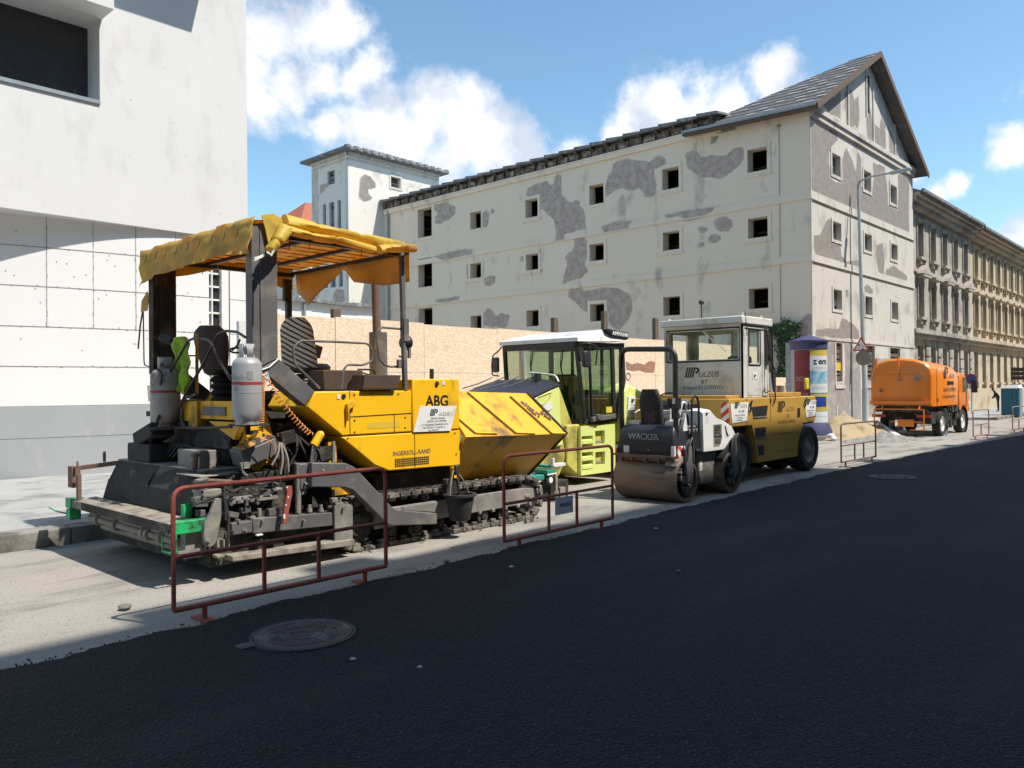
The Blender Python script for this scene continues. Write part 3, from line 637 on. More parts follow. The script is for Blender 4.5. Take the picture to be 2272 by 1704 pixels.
LG = [[(612,420),(650,420),(700,450),(750,460),(755,500),(725,530),(710,560),(712,700),(770,730),(785,700),(780,600),(800,540),(830,600),(850,665),(860,560),(880,600),(878,740),(900,780),(935,790),(945,700),(940,620),(1000,640),(1015,740),(1020,840),(1070,870),(1075,760),(1072,680),(1130,700),(1130,1010),(1040,980),(960,950),(860,885),(760,835),(700,820),(660,780),(615,757)],
[(632,1000),(660,1000),(700,920),(722,915),(722,1040),(770,1055),(775,1110),(810,1140),(860,1130),(880,1150),(885,1190),(800,1165),(730,1130),(640,1100),(630,1060)],
[(960,1050),(990,1040),(1000,1110),(1000,1230),(970,1190),(955,1100)],[(1010,1180),(1050,1160),(1120,1215),(1120,1245),(1000,1235)],
[(640,1500),(700,1490),(762,1490),(775,1440),(840,1470),(865,1500),(870,1545),(760,1545),(640,1528)],[(795,1290),(810,1285),(812,1320),(800,1330)],[(895,1270),(915,1260),(940,1290),(938,1310),(900,1300)]]
patches('fallen_plaster','bare_brick_gable',wh,LG,TC,'Y',Y0)
patches('bare_attic','bare_brick_gable',wh,[[(650,300),(720,255),(740,280),(770,240),(770,390),(740,370),(715,360),(690,330)],[(790,250),(812,230),(830,240),(840,290),(865,270),(870,390),(860,440),(845,420),(830,435),(800,410)],[(925,330),(938,400),(975,440),(985,380),(1005,420),(1008,560),(980,545),(915,500),(905,400)],[(1020,420),(1065,540),(1070,590),(1030,570)]],TC,'Y',Y0)
patches('bare_render','old_render',wh,[[(430,412),(512,412),(512,700),(520,760),(590,780),(600,690),(590,430),(660,440),(700,520),(730,700),(735,1085),(700,1080),(640,1075),(520,1090),(440,1080),(430,900)],[(790,745),(860,745),(865,700),(860,560),(960,560),(980,700),(990,900),(960,1040),(800,1060)]],TD,'Y',Y0)
# tower
TX, TY = 29.13, 40.85
tw = MB(); th_ = [(1.41,14.75-1,2.27,15.7-1)]
tz = 16.5
wall_holes(tw,(TX,TY,0),(1,0,0),(0,-1,0),7.5,tz,[(32.43-TX,14.92,33.23-TX,15.6)],.3)
hx = [(42.3,14.8,43.1,15.68),(43.3,12.0,43.65,13.68),(42.38,11.85,42.92,13.68),(41.66,11.78,42.03,13.66),(43.15,8.3,43.6,9.5),(42.28,8.26,42.85,9.55),(41.52,8.22,41.95,9.5),(43.15,5.4,43.55,7.0),(42.3,5.4,42.82,7.0),(41.5,5.4,41.95,7.0)]
wall_holes(tw,(TX,TY,0),(0,1,0),(-1,0,0),4.0,tz,[(a-TY,b,c_-TY,d) for a,b,c_,d in hx],.25)
tw.quad((TX,44.85,0),(36.6,44.85,0),(36.6,44.85,tz),(TX,44.85,tz)); tw.quad((36.63,TY,0),(36.63,TY,tz),(36.63,44.85,tz),(36.63,44.85,0)); tw.box(TX+.4,TY+.4,4,36.5,44.7,4.2); tw.box(TX+.3,TY+.4,10,36.5,44.7,10.3)
mat('tower_plaster', (0.74,0.70,0.63), (0.69,0.65,0.58), rough=0.93, nscale=0.8, dirt=(0.5,0.47,0.41), dscale=1.1, damt=0.15, bump=0.25, bscale=9)
t = tw.build('tower','tower_plaster',wh,smooth=False)
s = MB(); s.box(TX-.06,TY-.06,tz-.45,36.6,TY-.001,tz-.35); s.box(TX-.12,TY-.12,tz-.2,36.6,TY-.001,tz); s.box(TX-.06,TY-.061,tz-.45,TX-.001,44.85,tz-.35); s.box(TX-.12,TY-.121,tz-.2,TX-.002,44.85,tz); s.box(TX-.03,TY+.0,4,TX-.001,TY+.25,tz-.5); s.box(TX-.03,44.2,4,TX-.001,44.85,tz-.5)
s.box(32.30,TY-.04,14.78,33.38,TY-.001,14.92); s.box(32.30,TY-.04,15.6,33.38,TY-.001,15.72); s.box(32.30,TY-.04,14.92,32.43,TY-.001,15.6); s.box(33.23,TY-.04,14.92,33.38,TY-.001,15.6)
s.build('cornice','plaster_light',t,smooth=False)
s = MB(); ov = .55; zr = tz+.02
s.add([(TX-ov,TY-ov,zr),(37.1,TY-ov,zr),(37.1,45.4,zr),(TX-ov,45.4,zr),(TX-ov,TY-ov,zr+.16),(37.1,TY-ov,zr+.16),(37.1,45.4,zr+.16),(TX-ov,45.4,zr+.16),(32.5,42.8,zr+1.2),(33.6,42.8,zr+1.2)],
  [(0,3,2,1),(0,1,5,4),(1,2,6,5),(2,3,7,6),(3,0,4,7),(4,5,9,8),(5,6,9),(6,7,8,9),(7,4,8)])
x = TX-.5
while x < 37: s.box(x,TY-ov-.04,zr+.05,x+.3,TY-ov+.3,zr+.24); x += .62
s.build('tower_roof','roof_slate',t,smooth=False)
s = MB()
for (a,b,c_,d) in hx:
    for k in range(3): y = a+(c_-a)*(k+.5)/3; s.bar((TX+.15,y,b),(TX+.15,y,d),.03,.03,(0,1,0))
    nn = int((d-b)/.22)
    for k in range(nn):
        z = b+(d-b)*(k+.5)/nn; s.bar((TX+.15,a,z),(TX+.15,c_,z),.03,.03)
        for j in range(2):
            if rnd.random()<.6: y = a+(c_-a)*j/2; s.box(TX+.148,y,z-.11,TX+.152,y+(c_-a)/2,z+.11)
for k in range(4): s.bar((32.43+.2*k,TY+.2,14.92),(32.43+.2*k,TY+.2,15.6),.03,.03,(0,1,0)); s.bar((32.43,TY+.2,15+.2*k),(33.23,TY+.2,15+.2*k),.03,.03)
s.build('tower_window_grid','window_grey',t,smooth=False)
patches('tower_fallen_plaster','bare_brick',t,[[(310,500),(315,455),(358,440),(362,450),(400,445),(350,480),(318,515)],[(420,1280),(440,1250),(490,1260),(500,1330),(490,1370),(440,1365),(415,1320)]],TA,'X',TX)
patches('tower_fallen_plaster','bare_brick_gable',t,[[(615,480),(625,400),(655,370),(700,390),(735,440),(735,475),(680,480),(680,510),(710,550),(690,570),(640,575),(610,540)]],TA,'Y',TY)
# ================================================================ LONG FAR BUILDING
def far_building(name, label, x0, x1, y, mt, bays, step, first, ztop, ornate):
    t = thing(name, label, 'building', (x0,y,0)); holes = []; cs = [first+step*i for i in range(bays)]
    for c_ in cs:
        for zb, zt_ in ((8.8,10.72),(5.5,7.4),(1.9,3.95)): holes.append((c_-.5-x0,zb,c_+.5-x0,zt_))
    m = MB(); wall_holes(m,(x0,y,0),(1,0,0),(0,-1,0),x1-x0,ztop-.4,holes,.3); m.quad((x0,y,0),(x0,y+12,0),(x0,y+12,ztop-.4),(x0,y,ztop-.4)) ; m.box(x0,y+3,0,x1,y+12,ztop-.5)
    m.build('wall',mt,t,smooth=False)
    m = MB(); m.box(x0,y-.75,ztop-.42,x1,y,ztop-.25); m.box(x0,y-.55,ztop-.6,x1,y-.001,ztop-.42); m.box(x0,y-.3,ztop-.9,x1,y-.001,ztop-.6)
    m.box(x0,y-.5,4.55,x1,y-.001,4.75); m.box(x0,y-.35,4.35,x1,y-.001,4.55); m.box(x0,y-.12,.0,x1,y-.001,1.5)
    if ornate:
        m.box(x0,y-.1,7.95,x1,y-.001,8.1)
        for c_ in [x0+.25]+[q+step/2 for q in cs]:
            for z in (1.6,2.2,2.8,3.4,3.95): m.box(c_-.4,y-.09,z,c_+.4,y-.001,z+.5)
    m.build('cornice',mt,t,smooth=False)
    m = MB(); m.add([(x0,y-.9,ztop-.25),(x1,y-.9,ztop-.25),(x1,y+5,ztop+2.3),(x0,y+5,ztop+2.3),(x0,y+5,ztop-.3),(x1,y+5,ztop-.3)],[(0,1,2,3),(0,4,5,1),(0,3,4),(1,5,2)]); m.box(x0,y-.95,ztop-.27,x1,y-.8,ztop-.12)
    m.build('roof','roof_slate',t,smooth=False)
    proto = {}
    for i,c_ in enumerate(cs):
        for zb, zt_, k in ((8.8,10.72,0),(5.5,7.4,1),(1.9,3.95,2)):
            key = (k, ornate and i % 2 == 0)
            if key not in proto:
                s = MB(); s.box(-.62,-.28,zb-.14,.62,-.001,zb)
                if k < 2:
                    s.box(-.62,-.07,zb,-.5,-.001,zt_+.1); s.box(.5,-.07,zb,.62,-.001,zt_+.1); s.box(-.45,-.2,zb-.4,-.3,-.001,zb-.14); s.box(.3,-.2,zb-.4,.45,-.001,zb-.14)
                if k == 1:
                    s.box(-.75,-.4,zt_+.3,.75,-.001,zt_+.45)
                    if ornate and i % 2 == 0: s.prism([(-.85,zt_+.45),(.85,zt_+.45),(0,zt_+.98)],'y',-.42,-.002)
                if k == 0: s.box(-.6,-.12,zt_+.05,.6,-.001,zt_+.2)
                w = s.build('window',mt,None,smooth=False); r_ = MB()
                r_.bar((0,.2,zb),(0,.2,zt_),.06,.05,(0,1,0)); r_.bar((-.5,.2,zb+(zt_-zb)*.68),(.5,.2,zb+(zt_-zb)*.68),.05,.06); r_.bar((-.46,.2,zb),(-.46,.2,zt_),.06,.06,(0,1,0)); r_.bar((.46,.2,zb),(.46,.2,zt_),.06,.06,(0,1,0))
                f_ = r_.build('sash','window_paint',None,smooth=False); f_.parent = w; r_ = MB(); r_.box(-.5,.22,zb,.5,.24,zt_); g_ = r_.build('pane','smoked_glass',None,smooth=False); g_.parent = w
                proto[key] = w; w.parent = t; w.location = (c_-x0,0,0)
            else:
                w = proto[key].copy(); COL.objects.link(w); w.parent = t; w.location = (c_-x0,0,0)
                for ch in list(proto[key].children): d = ch.copy(); COL.objects.link(d); d.parent = w
far_building('ornate_building','weathered grey-cream ornate building with pedimented windows right of the warehouse',45.25,58.4,13.5,'far_grey_facade',5,2.35,47.7,12.2,True)
far_building('yellow_building','long yellow ochre building far down the street at the right edge',58.4,124,13.5,'far_yellow_facade',30,2.12,59.7,12.1,False)
# ================================================================ HOUSES BEHIND
t = thing('red_roof_house','distant house with a red tiled roof just left of the tower','house',(38,60,0))
m = MB(); m.box(37.6,60,0,52,70,15.2); m.build('wall','plaster_light',t,smooth=False)
a = PY(672,500,60); b_ = PY(700,478,60)
m = MB(); m.add([(37.0,59.3,15.0),(52.5,59.3,15.0),(52.5,65,19.4),(41.5,65,19.4),(37.0,71,15.0),(52.5,71,15.0)],[(0,1,2,3),(2,5,4,3),(0,3,4),(1,5,2),(0,4,5,1)]); m.build('roof','red_tile',t,smooth=False)
t = thing('low_white_house','sunlit low white house with a dark ragged eave seen under the paver canopy','house',(20,30,0))
m = MB(); m.box(12,30,0,23,36,5.6); m.build('wall','white_panel',t,smooth=False)
m = MB()
for k in range(22): m.box(12+k*.5,29.75,5.58+random.uniform(-.05,.05),12.48+k*.5,36,5.72+random.uniform(-.03,.03))
m.build('roof','roof_slate',t,smooth=False)
m = MB(); m.tube([(19.0,29.9,5.6),(19.0,29.9,0)],.06,8); m.build('downpipe','zinc',t)
# ================================================================ HOARDING
t = thing('hoarding','tall site hoarding of tan chipboard sheets behind the parked machines','fence',(20,14,0))
FY = 14.0; rnd = random.Random(9); xs = [7.62-.0]+[9.62+2.42*k for k in range(9)]
for i in range(len(xs)-1):
    a, b_ = xs[i], xs[i+1]
    for (z0_, z1_) in ((.12,2.17),(2.17,3.3)):
        dz = rnd.uniform(-.015,.02); m = MB(); m.box(a+.006,FY-.012+rnd.uniform(-.004,.004),z0_+.004,b_-.006,FY+.006,z1_-.004+(dz if z1_>3 else 0)); m.build('board','osb',t,smooth=False)
m = MB(); m.box(7.45,FY-.05,.1,7.6,FY+.05,3.1); m.build('end_panel','white_concrete',t)
for (x, z) in ((9.7,3.48),(16.85,3.72),(19.15,4.05),(21.9,4.0),(25.5,3.6),(28.3,3.9),(13,3.3)):
    m = MB(); m.box(x-.09,FY+.03,0,x+.09,FY+.15,z); m.build('post','old_wood',t,smooth=False)
mat('rust_brown', (0.28,0.11,0.07), (0.40,0.24,0.18), rough=0.8, nscale=9)
rp = [(1048,325),(1090,345),(1130,335),(1180,350),(1225,320),(1255,330),(1250,400),(1200,402),(1150,385),(1100,392),(1055,380)]
E1_ = lambda x, y: (1060+x*.31348, 700+y*.31348)
m = MB(); P = [PY(*E1_(*p), FY-.02) for p in rp]; P = jag(P,.02,rnd,2)
for p in P: p.y = FY-.02
m.plate(P[::-1] if sum((P[i].x*P[(i+1)%len(P)].z-P[(i+1)%len(P)].x*P[i].z) for i in range(len(P)))<0 else P, .003); m.build('paint_smear','rust_brown',t,smooth=False)
def ringpts(c, r, n=20): return [(c[0]+math.cos(2*math.pi*k/n)*r, c[1], c[2]+math.sin(2*math.pi*k/n)*r) for k in range(n+1)]
c_ = PY(1394,835,FY-.02); m = MB(); m.tube(ringpts((c_.x,FY-.02,c_.z),.11),.008,5); m.build('ring_mark','dark_inside',t)
# ================================================================ MACHINE MATERIALS
mat('paver_yellow', (0.97,0.55,0.010), (0.91,0.49,0.010), rough=0.42, nscale=1.4, dirt=(0.42,0.24,0.04), dscale=3.5, damt=0.12, coat=0.15, stretch=(1,1,0.3))
mat('paver_yellow_worn', (0.88,0.46,0.012), (0.74,0.37,0.015), rough=0.5, nscale=3, dirt=(0.12,0.08,0.035), dscale=1.8, damt=0.28)
mat('machine_grey', (0.15,0.142,0.146), (0.11,0.105,0.108), rough=0.55, nscale=2.5, dirt=(0.22,0.20,0.18), dscale=4, damt=0.3, metal=0.1)
mat('dusty_steel', (0.25,0.24,0.22), (0.15,0.14,0.13), rough=0.7, nscale=4, dirt=(0.30,0.27,0.23), dscale=5, damt=0.45, bump=0.3, bscale=30)
mat('tar_black', (0.016,0.015,0.014), (0.035,0.031,0.028), rough=0.75, nscale=4, dirt=(0.11,0.10,0.085), dscale=4, damt=0.35, bump=0.6, bscale=35)
mat('track_grit', (0.055,0.05,0.045), (0.12,0.105,0.09), rough=0.95, nscale=8, dirt=(0.26,0.235,0.20), dscale=7, damt=0.5, bump=1.0, bscale=45)
mat('black_paint', (0.016,0.016,0.018), (0.028,0.028,0.03), rough=0.45, nscale=6)
mat('black_rubber', (0.025,0.024,0.024), (0.05,0.047,0.045), rough=0.85, nscale=6, bump=0.2, bscale=30)
mat('bottle_grey', (0.42,0.42,0.43), (0.33,0.33,0.34), rough=0.38, nscale=3, dirt=(0.2,0.18,0.17), dscale=5, damt=0.25, metal=0.15)
mat('old_white_bottle', (0.40,0.37,0.33), (0.30,0.275,0.25), rough=0.6, nscale=4, dirt=(0.16,0.13,0.11), dscale=4, damt=0.4)
mat('red_band', (0.42,0.04,0.05), (0.3,0.03,0.04), rough=0.6)
mat('hivis', (0.42,0.62,0.05), (0.28,0.42,0.03), rough=0.85, nscale=14, namt=0.3, bump=0.6, bscale=12)
mat('green_paint', (0.02,0.55,0.17), (0.015,0.3,0.1), rough=0.5, dirt=(0.04,0.05,0.04), dscale=9, damt=0.4)
mat('red_rust', (0.40,0.085,0.055), (0.28,0.065,0.048), rough=0.7, nscale=9, dirt=(0.16,0.07,0.05), dscale=14, damt=0.2, bump=0.3, bscale=80)
mat('orange_coil', (0.75,0.30,0.08), rough=0.5)
mat('chrome', (0.7,0.7,0.72), rough=0.15, metal=0.9)
mat('plank', (0.33,0.29,0.24), (0.24,0.21,0.175), rough=0.9, nscale=6, dirt=(0.14,0.12,0.11), dscale=6, damt=0.35)
mat('rust_pipe', (0.20,0.12,0.09), (0.14,0.09,0.07), rough=0.8, nscale=7)
mat('tray_brown', (0.10,0.06,0.04), (0.06,0.04,0.03), rough=0.7, nscale=5)
mat('seat_brown', (0.10,0.06,0.06), (0.07,0.045,0.045), rough=0.85, stretch=(1,1,14), nscale=3)
mat('sign_white', (0.82,0.82,0.80), (0.76,0.76,0.74), rough=0.45, dirt=(0.6,0.58,0.53), dscale=5, damt=0.15)
mat('ink', (0.015,0.016,0.018), rough=0.5)
mat('ink_teal', (0.01,0.035,0.045), rough=0.5)
mat('ink_grey', (0.30,0.32,0.34), rough=0.5)
mat('decal_grey', (0.16,0.13,0.09), (0.12,0.1,0.07), rough=0.5)
def tarpmat(name, c1, c2, tl):
    m = mat(name, c1, c2, rough=0.5, nscale=2.5, dirt=(0.42,0.30,0.11), dscale=3.2, damt=0.35, bump=0.25, bscale=7); t = m.node_tree; b = t.nodes['Principled BSDF']
    tr = t.nodes.new('ShaderNodeBsdfTranslucent'); tr.inputs['Color'].default_value = (*tl, 1)
    mx = t.nodes.new('ShaderNodeMixShader'); mx.inputs[0].default_value = 0.42; o = t.nodes['Material Output']
    t.links.new(b.outputs[0], mx.inputs[1]); t.links.new(tr.outputs[0], mx.inputs[2]); t.links.new(mx.outputs[0], o.inputs['Surface'])
tarpmat('tarp', (0.74,0.56,0.14), (0.62,0.45,0.10), (0.85,0.45,0.06))
tarpmat('tarp_yellow', (0.85,0.72,0.14), (0.78,0.60,0.08), (0.85,0.45,0.04))
def stripes(name, a, b, scale, axis=(0.6,0.3,1.0), thr=0.5, dist=0.6):
    m = bpy.data.materials.new(name); m.use_nodes = True; t = m.node_tree; p = t.nodes['Principled BSDF']; p.inputs['Roughness'].default_value = 0.8
    tc = t.nodes.new('ShaderNodeTexCoord'); mp = t.nodes.new('ShaderNodeVectorMath'); mp.operation = 'DOT_PRODUCT'; mp.inputs[1].default_value = axis
    t.links.new(tc.outputs['Object'], mp.inputs[0])
    n = t.nodes.new('ShaderNodeTexNoise'); n.inputs['Scale'].default_value = 5; t.links.new(tc.outputs['Object'], n.inputs['Vector'])
    a1 = t.nodes.new('ShaderNodeMath'); a1.operation = 'MULTIPLY_ADD'; a1.inputs[1].default_value = dist/scale; t.links.new(n.outputs[0], a1.inputs[0]); t.links.new(mp.outputs['Value'], a1.inputs[2])
    a2 = t.nodes.new('ShaderNodeMath'); a2.operation = 'MULTIPLY'; a2.inputs[1].default_value = scale; t.links.new(a1.outputs[0], a2.inputs[0])
    fr = t.nodes.new('ShaderNodeMath'); fr.operation = 'FRACT'; t.links.new(a2.outputs[0], fr.inputs[0])
    g = t.nodes.new('ShaderNodeMath'); g.operation = 'GREATER_THAN'; g.inputs[1].default_value = thr; t.links.new(fr.outputs[0], g.inputs[0])
    mx = t.nodes.new('ShaderNodeMix'); mx.data_type = 'RGBA'; t.links.new(g.outputs[0], mx.inputs[0]); mx.inputs[6].default_value = (*a, 1); mx.inputs[7].default_value = (*b, 1)
    t.links.new(mx.outputs[2], p.inputs['Base Color']); MATS[name] = m
stripes('zebra_towel', (0.035,0.03,0.03), (0.85,0.83,0.78), 17, (0.5,-0.25,1.0), thr=0.36)
stripes('red_white', (0.75,0.72,0.68), (0.6,0.05,0.04), 5.5, (0.8,0.8,1.0), dist=0)
stripes('seat_stripe', (0.13,0.085,0.08), (0.075,0.05,0.05), 34, (0.0,0.0,1.0), dist=0.3)
T3 = lambda x, y: (290+x*.30289, 450+y*.30289)
T4 = lambda x, y: (140+x*.25316, 850+y*.25316)
T5 = lambda x, y: (560+x*.31646, 800+y*.31646)
def q3(x, y, Y=7.2): return PY(*T3(x,y), Y)
def q4(x, y, Y=7.2): return PY(*T4(x,y), Y)
def q5(x, y, Y=7.2): return PY(*T5(x,y), Y)
def xz(P): return [(p.x, p.z) for p in P]
def logo(name, m, parent, o, ux, uz, s, ex=.0015, bars=3):
    # company mark: slanted bars followed by a slanted P with an open bowl
    ux, uz = Vector(ux).normalized(), Vector(uz).normalized(); nn = ux.cross(uz); o = Vector(o); b = MB()
    def pl(pts): b.plate([o+ux*(x+y*.28)*s+uz*y*s+nn*ex for x, y in pts], ex)
    for k in range(bars): pl([(k*.25,0),(k*.25+.18,0),(k*.25+.18,1),(k*.25,1)])
    x = bars*.25
    pl([(x,0),(x+.2,0),(x+.2,1),(x,1)])
    arc = [(x+.18+.52*math.sin(t), .66-.34*math.cos(t)) for t in [math.pi*(.12+.88*k/10) for k in range(11)]]
    arci = [(x+.18+.27*math.sin(t), .70-.15*math.cos(t)) for t in [math.pi*(.12+.88*k/10) for k in range(11)]]
    for i in range(10): pl([arc[i],arc[i+1],arci[i+1],arci[i]])
    return b.build(name, m, parent, smooth=False)
# ================================================================ ASPHALT PAVER
pv = thing('asphalt_paver', 'big yellow asphalt paver with tarpaulin canopy, crawler tracks and black screed, nearest machine', 'paver', (5.8,8.5,0))
N0, F0_ = 7.2, 9.75      # near and far sides
# --- body
m = MB()
prof = [(4.58,1.64),(4.69,1.785),(6.0,1.785),(6.0,1.30),(5.02,1.30)]
m.prism([(4.60,1.62),(4.70,1.78),(5.995,1.78),(5.995,1.30),(5.03,1.30)],'y',N0,8.0)
m.prism([(5.02,1.285),(6.77,1.285),(6.77,.85),(5.66,.87),(5.46,.95)],'y',N0,8.0)
m.prism([(4.60,1.62),(4.70,1.78),(5.995,1.78),(6.77,1.285),(6.77,.85),(5.66,.87)],'y',9.05,F0_-.1)
m.box(5.2,8.0,.75,6.7,9.1,1.55)
body = m.build('body','paver_yellow',pv,bevel=.012)
m = MB(); m.box(6.003,N0-.012,1.295,6.755,9.7,1.915); m.build('engine_box','paver_yellow',pv,bevel=.015)
m = MB(); dk = MATS
for a, b_ in (((5.13,1.30),(5.13,1.78)),((5.14,1.50),(5.99,1.515)),((5.74,1.30),(5.74,1.505)),((6.04,.87),(6.04,1.28))): m.bar((a[0],N0-.0015,a[1]),(b_[0],N0-.0015,b_[1]),.004,.009,(0,1,0)) if abs(a[0]-b_[0])<.01 else m.bar((a[0],N0-.0015,a[1]),(b_[0],N0-.0015,b_[1]),.004,.009)
for x, z in ((5.19,1.74),(5.80,1.74),(5.19,1.46),(5.90,1.47),(5.19,1.33),(5.90,1.35),(6.68,1.25),(5.10,1.27),(6.7,.99)): m.cyl((x,N0-.008,z),(x,N0,z),.009,n=8)
m.build('door_seams','black_paint',body)
def vent_grille(m, x0,z0,x1,z1,nx,nz,y):
    for i in range(nx):
        for j in range(nz):
            a = x0+(x1-x0)*i/nx; b = z0+(z1-z0)*j/nz; m.box(a+.004,y,b+.004,a+(x1-x0)/nx-.004,y+.004,b+(z1-z0)/nz-.003)
m = MB(); vent_grille(m,5.74,.90,6.26,1.0,17,4,N0-.003); m.build('grille','black_paint',body,smooth=False)
m = MB(); m.cyl((5.05,N0-.01,1.725),(5.05,N0-.001,1.725),.026,n=16); m.build('filler_hole','black_paint',body)
m = MB(); m.cyl((6.38,N0-.03,1.86),(6.38,N0-.012,1.86),.026,n=16); m.cyl((6.38,N0-.035,1.86),(6.38,N0-.03,1.86),.013,n=12); m.build('lock','black_rubber',body)
m = MB(); m.box(4.965,N0-.006,1.695,5.005,N0-.001,1.745); m.box(6.47,N0-.018,1.84,6.51,N0-.0125,1.885); m.build('lamp_lens','sign_white',body,bevel=.004)
m = MB(); P = [(660,420),(655,300),(680,275),(700,285),(715,300),(710,315),(680,330),(665,420)]
m.prism([(5.075,1.46),(5.068,1.64),(5.12,1.685),(5.16,1.665),(5.185,1.63),(5.13,1.60),(5.095,1.585),(5.09,1.46)],'y',N0-.05,N0-.001); m.build('tow_bracket','paver_yellow_worn',body,bevel=.005)
m = MB(); m.box(5.36,N0-.002,1.36,5.82,N0-.0005,1.43); m.build('faded_panel','yellow_paint',body)
text('model_letters','ABG','ink',body,(6.385,N0-.0135,1.59),(1,0,0),(0,0,1),.185,bold=.004)
text('maker_letters','INGERSOLL-RAND','decal_grey',body,(6.0,N0-.0005,1.035),(1,0,0),(0,0,1),.072,sx=.96,bold=.001)
m = MB(); c0 = [q5(1130,502,N0-.02),q5(1392,492,N0-.02),q5(1434,318,N0-.02),q5(1178,318,N0-.02)]
for p in c0: p.y = N0-.017
m.plate(c0,.003); sg = m.build('company_board','sign_white',pv,smooth=False)
bx = 6.35
logo('mark','ink_teal',sg,(6.26,N0-.018,1.475),(1,0,0),(0,0,1),.08)
text('board_name','ULZUS','ink_grey',sg,(6.405,N0-.018,1.475),(1,0,0),(0,0,1),.055,align='LEFT')
for i,(s_,z,w) in enumerate((('BESZERZÉSI','',0),)): pass
for s_, x, z, sz in (('RÉSZVÉNYTÁRSASÁG',6.39,1.437,.024),('KÖZMŰ- ÉS ÚTÉPÍTÉS',6.37,1.40,.032),('1112 Budapest, Repülőtéri út 4.',6.34,1.362,.034),('Tel: 249-56-11, 246-05-12',6.33,1.326,.034),('Fax: 249-50-15',6.32,1.296,.028)):
    text('board_line',s_,'ink_grey',sg,(x,N0-.018,z),(1,0,0),(0,0,1),sz)
# lower yellow frame under the skirt, dark chassis
m = MB(); m.prism([(5.60,.80),(6.28,.83),(6.28,.66),(5.60,.58)],'y',7.42,7.5); m.prism([(4.9,1.02),(5.2,1.02),(5.5,.62),(5.1,.62)],'y',7.45,7.5)
m.build('lower_frame','paver_yellow_worn',pv,bevel=.006)
m = MB(); m.box(4.9,7.75,.35,8.2,9.2,.95); m.prism([(4.3,1.5),(5.05,1.28),(5.7,.84),(5.7,.5),(4.7,.5),(4.3,.9)],'y',7.6,9.4); m.box(5.6,7.35,.60,6.75,7.7,.82)
m.build('chassis','tar_black',pv)
# --- operator platform
m = MB(); m.box(3.98,7.6,1.50,5.1,9.7,1.56); m.box(4.85,7.3,1.70,6.0,9.65,1.79)
m.build('platform','tar_black',pv)
m = MB()
c_ = [q3(345,1440,8.9),q3(440,1600,8.9)]
m.box(3.93,8.30,1.47,4.0,9.05,1.68); m.box(3.9,8.22,1.38,4.02,8.42,1.69); m.box(3.94,7.45,1.50,4.0,8.28,1.69)
m.prism([(8.05,1.48),(7.35,1.48),(7.5,1.30)],'x',3.94,4.0) ; m.build('rear_beam','paver_yellow_worn',pv,bevel=.006)
m = MB(); m.box(3.925,7.65,1.54,3.938,8.15,1.63); m.build('beam_plate','machine_grey',pv)
m = MB(); m.prism([(4.02,1.60),(4.26,1.62),(4.4,1.15),(4.16,.95),(4.02,1.2)],'y',7.45,7.5); m.box(4.05,7.5,.9,4.15,7.62,1.7); m.prism([(4.25,1.28),(4.55,1.05),(4.55,.98),(4.1,.98)],'y',7.5,7.56)
m.box(4.1,7.35,1.15,4.22,7.42,1.25); m.build('hinge_plate','paver_yellow_worn',pv,bevel=.006)
m = MB()   # dark machinery heap between screed and body
rnd = random.Random(21)
m.box(4.0,7.7,.5,4.9,9.5,1.45); m.box(3.95,7.6,1.2,4.05,8.3,1.4)
for k in range(26):
    p = Vector((rnd.uniform(4.1,4.9),rnd.uniform(7.3,7.65),rnd.uniform(.7,1.4))); m.obox(p,(rnd.uniform(.05,.22),rnd.uniform(.04,.12),rnd.uniform(.05,.2)),(0,rnd.uniform(-.5,.5),0))
m.build('machinery','tar_black',pv,bevel=.004)
m = MB()
for k in range(9):
    a = Vector((rnd.uniform(4.15,4.75),7.38+rnd.uniform(-.05,.1),1.35)); b_ = Vector((rnd.uniform(4.2,4.9),7.3+rnd.uniform(-.05,.15),rnd.uniform(.75,.95))); c_ = a.lerp(b_,.5)+Vector((rnd.uniform(-.2,.2),-.1,rnd.uniform(-.1,.1)))
    m.tube([a,c_,b_],.013,7,fillet=.15)
m.build('hydraulic_hoses','black_rubber',pv)
m = MB()
for a, b_ in ((q4(1895,520,7.25),q4(1830,720,7.2)),(q4(1905,520,7.25),q4(1905,800,7.2)),(q4(1915,520,7.25),q4(1975,780,7.2))):
    m.tube([a,a.lerp(b_,.5)+Vector((.02,-.02,0)),b_],.012,8,fillet=.1)
m.build('grey_hoses','dusty_steel',pv)
m = MB(); a = q5(475,520,7.25); b_ = q5(430,595,7.25); c_ = q5(415,710,7.25); m.cyl(a,b_,.045,n=16); m.ball(a,.045)
m.build('lift_ram_cover','paver_yellow',pv); m = MB(); m.cyl(b_,c_,.022,n=14); m.build('lift_ram','chrome',pv)
m = MB(); m.bar(q5(550,570,7.3),q5(555,715,7.3),.1,.05,(0,1,0)); m.build('guide_post','paver_yellow_worn',pv); m = MB(); m.bar(q5(566,565,7.27),q5(566,718,7.27),.03,.035,(0,1,0)); m.build('guide_rail','dusty_steel',pv)
